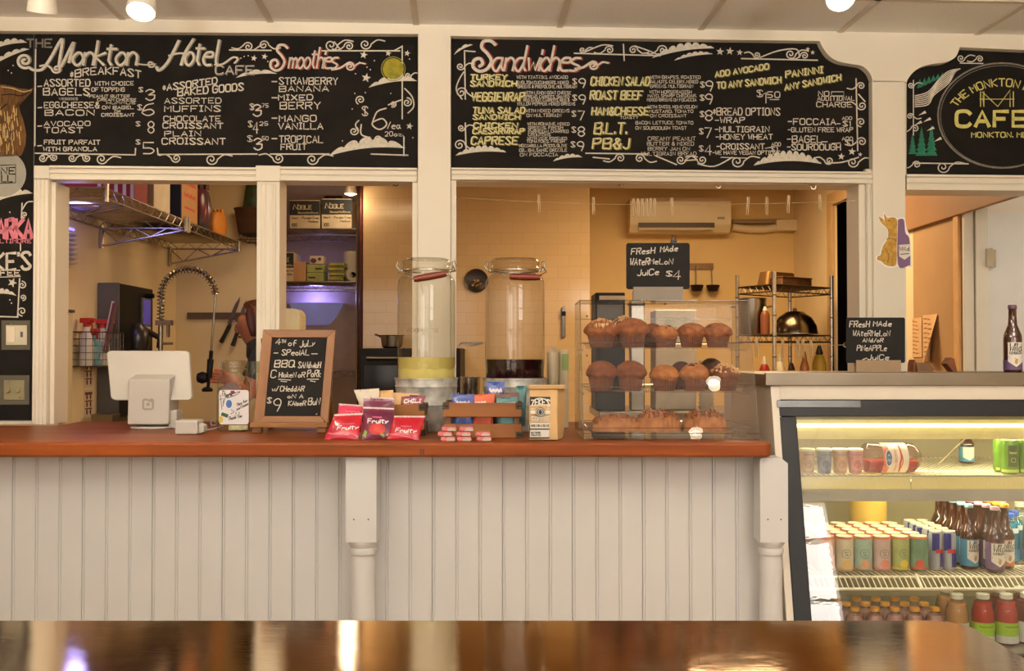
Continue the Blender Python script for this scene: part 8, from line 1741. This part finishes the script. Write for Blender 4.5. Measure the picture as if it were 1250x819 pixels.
for px, py, lab in ((820, 248, 'wooden peg alone before the air conditioner, just past the cluster'), (913, 247, 'wooden peg on the upper line beside the air conditioner'), (936, 247, 'wooden peg on the upper line above the wire rack'), (962.5, 245, 'wooden peg on the upper line before the kitchen corner'), (1000.5, 244, 'wooden peg on the upper line beside the store room door'), (658, 244, 'wooden peg alone before the tiled wall, over the dark juice'), (724.5, 247, 'wooden peg on the upper line at the end of the tiled wall')): peg(px, py, lab, random.uniform(-.05, .08))
for i, px in enumerate((923.5, 955.5, 974, 980, 990)): peg(px, 421, 'wooden peg on the lower line, %s from the bakery case' % ORD[i], random.uniform(-.04, .04))
peg(1020, 438, 'pale wooden peg dropped below the lower line beside the cooler sign', .1) if False else None
# screw hooks under the header rail
for i, (px, py) in enumerate(((756, 222), (874, 224.5), (990, 226), (480.5, 222))):
 c = at(px, py, 3.80); root = thing('screw_hook', ['white screw hook under the rail near the end of the tiled wall', 'white screw hook under the rail above the air conditioner', 'white screw hook under the rail before the kitchen corner', 'dark screw hook under the rail of the narrow opening'][i], 'hook', c, 0, 'screw hooks under the header rail')
 zt9 = (zb if px < 1060 else zb4)
 P(MB().tube([V((c.x, c.y, zt9 - .001)), V((c.x, c.y, c.z - .006))] + [V((c.x + .009 - .009 * cos(t), c.y, c.z - .006 - .009 * sin(t))) for t in [pi * j / 6 for j in range(1, 8)]], .0018, 6), 'hook_wire', wire_m if i < 3 else k_black, root, smooth=True)
 P(MB().lathe([(0, 0), (.006, 0), (.004, .003), (0, .003)], 12, (c.x, c.y, zt9 - .0045)), 'base_washer', wire_m, root)
# ---- rabbit and bottle sticker on the post
SF = lambda u, v, w=0: atw(u, v, .0412) + WN * w
root = thing('sticker', 'die cut sticker of a golden rabbit beside a purple bottle on the post', 'sticker', SF(1090, 295));
def spoly(pts, nm, mt, d, sm=True):
 q = smooth(pts + [pts[0]], 4) if sm else pts; o = MB().prism(q[:-1] if sm else q, lambda u, v, w: SF(u, v, d + w), .0005).build(nm, mt); fix_parent(o, root)
outer = [(1071, 263), (1077, 265), (1078.5, 258.5), (1083, 264), (1092, 264.5), (1096, 266.5), (1104, 266), (1107, 280), (1109, 284), (1111, 292), (1113, 322), (1110, 326), (1096, 325), (1088, 327), (1080, 325), (1074, 320), (1069, 317), (1070, 312), (1073, 311), (1076, 300), (1082, 290), (1082, 279), (1075, 272)]
spoly(outer, 'white_border', mat('sticker_border', (252, 248, 240), .5, var=.02), 0)
rab = [(1072, 264), (1077, 267), (1080, 270), (1079, 261), (1083, 266), (1087, 265.5), (1092, 265.5), (1095, 269), (1095, 276), (1094.5, 300), (1094, 322), (1088, 325), (1081, 323.5), (1076, 319), (1071, 317), (1071.5, 313), (1075, 311), (1077.5, 301), (1083.5, 291), (1083.5, 280), (1076, 272)]
spoly(rab, 'rabbit', mat('rabbit_gold', (216, 168, 62), .6, c2=(166, 120, 40), sc=70), .0007)
spoly([(1096, 268), (1103, 268), (1105, 284), (1110, 292), (1111, 321), (1109, 324), (1096, 323)], 'bottle', mat('bottle_purple', (122, 88, 128), .5), .0007)
spoly([(1097, 299), (1110.3, 298), (1111, 312), (1104, 317), (1097.5, 313)], 'bottle_label', mat('label_white', (0, 0, 0)), .0014, False)
s = Ink(lambda u, v: SF(u, v, .0024), -1); s.text('Wild', 1098, 1110, 306, 4.5, .8); s.line([(1099, 310.5), (1109, 309.5)], 1); s.disc(1078.5, 270.5, .1) ; o = s.done('label_lettering', ink_black, None); fix_parent(o, root)
s = Ink(lambda u, v: SF(u, v, .0016), -1); s.disc(1085, 269.5, .9); s.line(smooth([(1082, 292), (1089, 291), (1094, 294)], 3), .7); s.line(smooth([(1080, 303), (1085, 312), (1083, 320)], 3), .7); o = s.done('rabbit_eye', mat('rabbit_brown', (70, 46, 16), .6), None); fix_parent(o, root)
# ---- electrical switch plates on the black board
plate_g = mat('switch_steel', (150, 144, 116), .35, .6); plate_s = mat('switch_surround', (84, 78, 62), .5); ivory = mat('switch_ivory', (212, 204, 176), .4)
def switch(x0, x1, y0, y1, ix0, ix1, iy0, iy1, lab, kind):
 c = atw((ix0 + ix1) / 2, (iy0 + iy1) / 2, .007); root = thing('light_switch', lab, 'light switch', c, 0, 'light switches on the black board'); f = lambda d: (lambda u, v, w: atw(u, v, .0068 + d) + WN * w)
 for nm, q, d, t, mt in (('surround', (x0, x1, y0, y1), 0, .003, plate_s), ('plate', (ix0, ix1, iy0, iy1), .0032, .003, ivory if kind else plate_g)): o = MB().prism([(q[0], q[3]), (q[1], q[3]), (q[1], q[2]), (q[0], q[2])], f(d), t).build(nm, mt, None, bevel=.0008); fix_parent(o, root)
 if kind:
  o = MB().prism([(ix0 + 1, iy1 - 3), (ix0 + 11, iy1 - 3), (ix0 + 11, iy0 + 2), (ix0 + 1, iy0 + 2)], f(.0063), .003).build('rocker', mat('rocker_white', (236, 222, 196), .4), None, bevel=.0008); fix_parent(o, root)
  o = MB().prism([(ix1 - 8, 411.5), (ix1 - 5, 411.5), (ix1 - 5, 405), (ix1 - 8, 405)], f(.0063), .002).build('toggle', k_grey, None); fix_parent(o, root)
 else:
  for px in (11, 23): o = MB().prism([(px - 1.6, 480), (px + 1.6, 478), (px + 1.6, 473), (px - 1.6, 474)], f(.0063), .008).build('toggle', mat('toggle_brass', (176, 150, 100), .3, .7), None, bevel=.0008); fix_parent(o, root)
 for px, py in ((ix0 + 6, iy0 - 1.5 if kind else iy0 + 3), (ix1 - 6, iy1 + 1.5 if kind else iy1 - 3)): o = MB().lathe([(0, 0), (.003, 0), (.002, .0015), (0, .0015)], 10, M=Matrix.Translation(atw(px, py, .0102 if kind else .0135)) @ Matrix.Rotation(pi / 2, 4, 'X')).build('screw', wire_m); fix_parent(o, root)
switch(2, 37, 391, 427, 7.5, 33, 397, 421, 'upper light switch plate with a white rocker on the black board', 1); switch(-4, 36, 458, 494, 5, 30, 464, 488, 'lower steel switch plate with two toggles on the black board', 0)
# kitchen ceiling fixtures
for i, (x, y, s_) in enumerate(((-1.0, 5.0, .5), (1.15, 5.6, .8))):
 root = thing('ceiling_fixture', ['square ceiling light over the sink', 'square ceiling light over the kitchen middle'][i], 'ceiling light', V((x, y, KZ - .03)))
 P(MB().box(x - s_ / 2 - .03, x + s_ / 2 + .03, y - s_ / 2 - .03, y + s_ / 2 + .03, KZ - .022, KZ - .001), 'fixture_tray', lamp_white, root); P(MB().box(x - s_ / 2, x + s_ / 2, y - s_ / 2, y + s_ / 2, KZ - .027, KZ - .0225), 'diffuser', mat('diffuser_glow', (255, 226, 170), .5, emit=3, var=0), root)
# ================================================================ pieces that sit on a part hang under that part
UNDER = {'lettering': ('label_shield', 'sign_panel', 'slate', 'pouch', 'dark_panel', 'lower_label', 'cup_body', 'panel', 'box_shell', 'black_band'), 'label_lettering': ('label_shield', 'label', 'bottle_label'), 'label_emblem': ('label_shield',), 'scribbles': ('sticker',), 'blue_mark': ('sticker',), 'yellow_mark': ('sticker',), 'red_mark': ('sticker',), 'green_mark': ('sticker',),
 'square_mark': ('pedestal',), 'label_band': ('label',), 'label_panel': ('label',), 'emblem_disc': ('label',), 'label_small_print': ('label',), 'streusel': ('top',), 'berry': ('top',), 'nut_topping': ('pastry_body',), 'handle': ('door',), 'printed_ring': ('label_band',), 'printed_fruit': ('label_band',), 'logo_oval': ('label',), 'logo_field': ('label',), 'logo_wave': ('label',), 'red_lettering': ('label',), 'label_red_band': ('label',),
 'small_print': ('box_shell',), 'printing': ('sheet',), 'silver_panel': ('wrapper',), 'top_seal': ('pouch',), 'rabbit_eye': ('rabbit',), 'screen': ('screen_bezel',), 'screen_bar': ('screen_bezel',), 'script_title': ('panel',), 'title_shadow': ('panel',), 'scrollwork': ('panel',), 'chalk_drawing': ('panel',), 'painted_scene': ('plate_disc',), 'printed_picture': ('box_shell',), 'printed_swoosh': ('pouch',), 'round_picture': ('cup_body',), 'pail_handle': ('pail_body',), 'spout': ('machine_body',), 'trigger': ('spray_head',), 'embossed_lettering': ('glass_body',)}
base = lambda o: o.name.split('.')[0]
for r in [o for o in COL.objects if o.parent is None and 'category' in o]:
 ch = list(r.children)
 for c in ch:
  for want in UNDER.get(base(c), ()):
   t = next((q for q in ch if base(q) == want and q.parent == r), None)
   if t:
    c.matrix_parent_inverse = t.matrix_parent_inverse.inverted() @ c.matrix_parent_inverse; c.parent = t; break
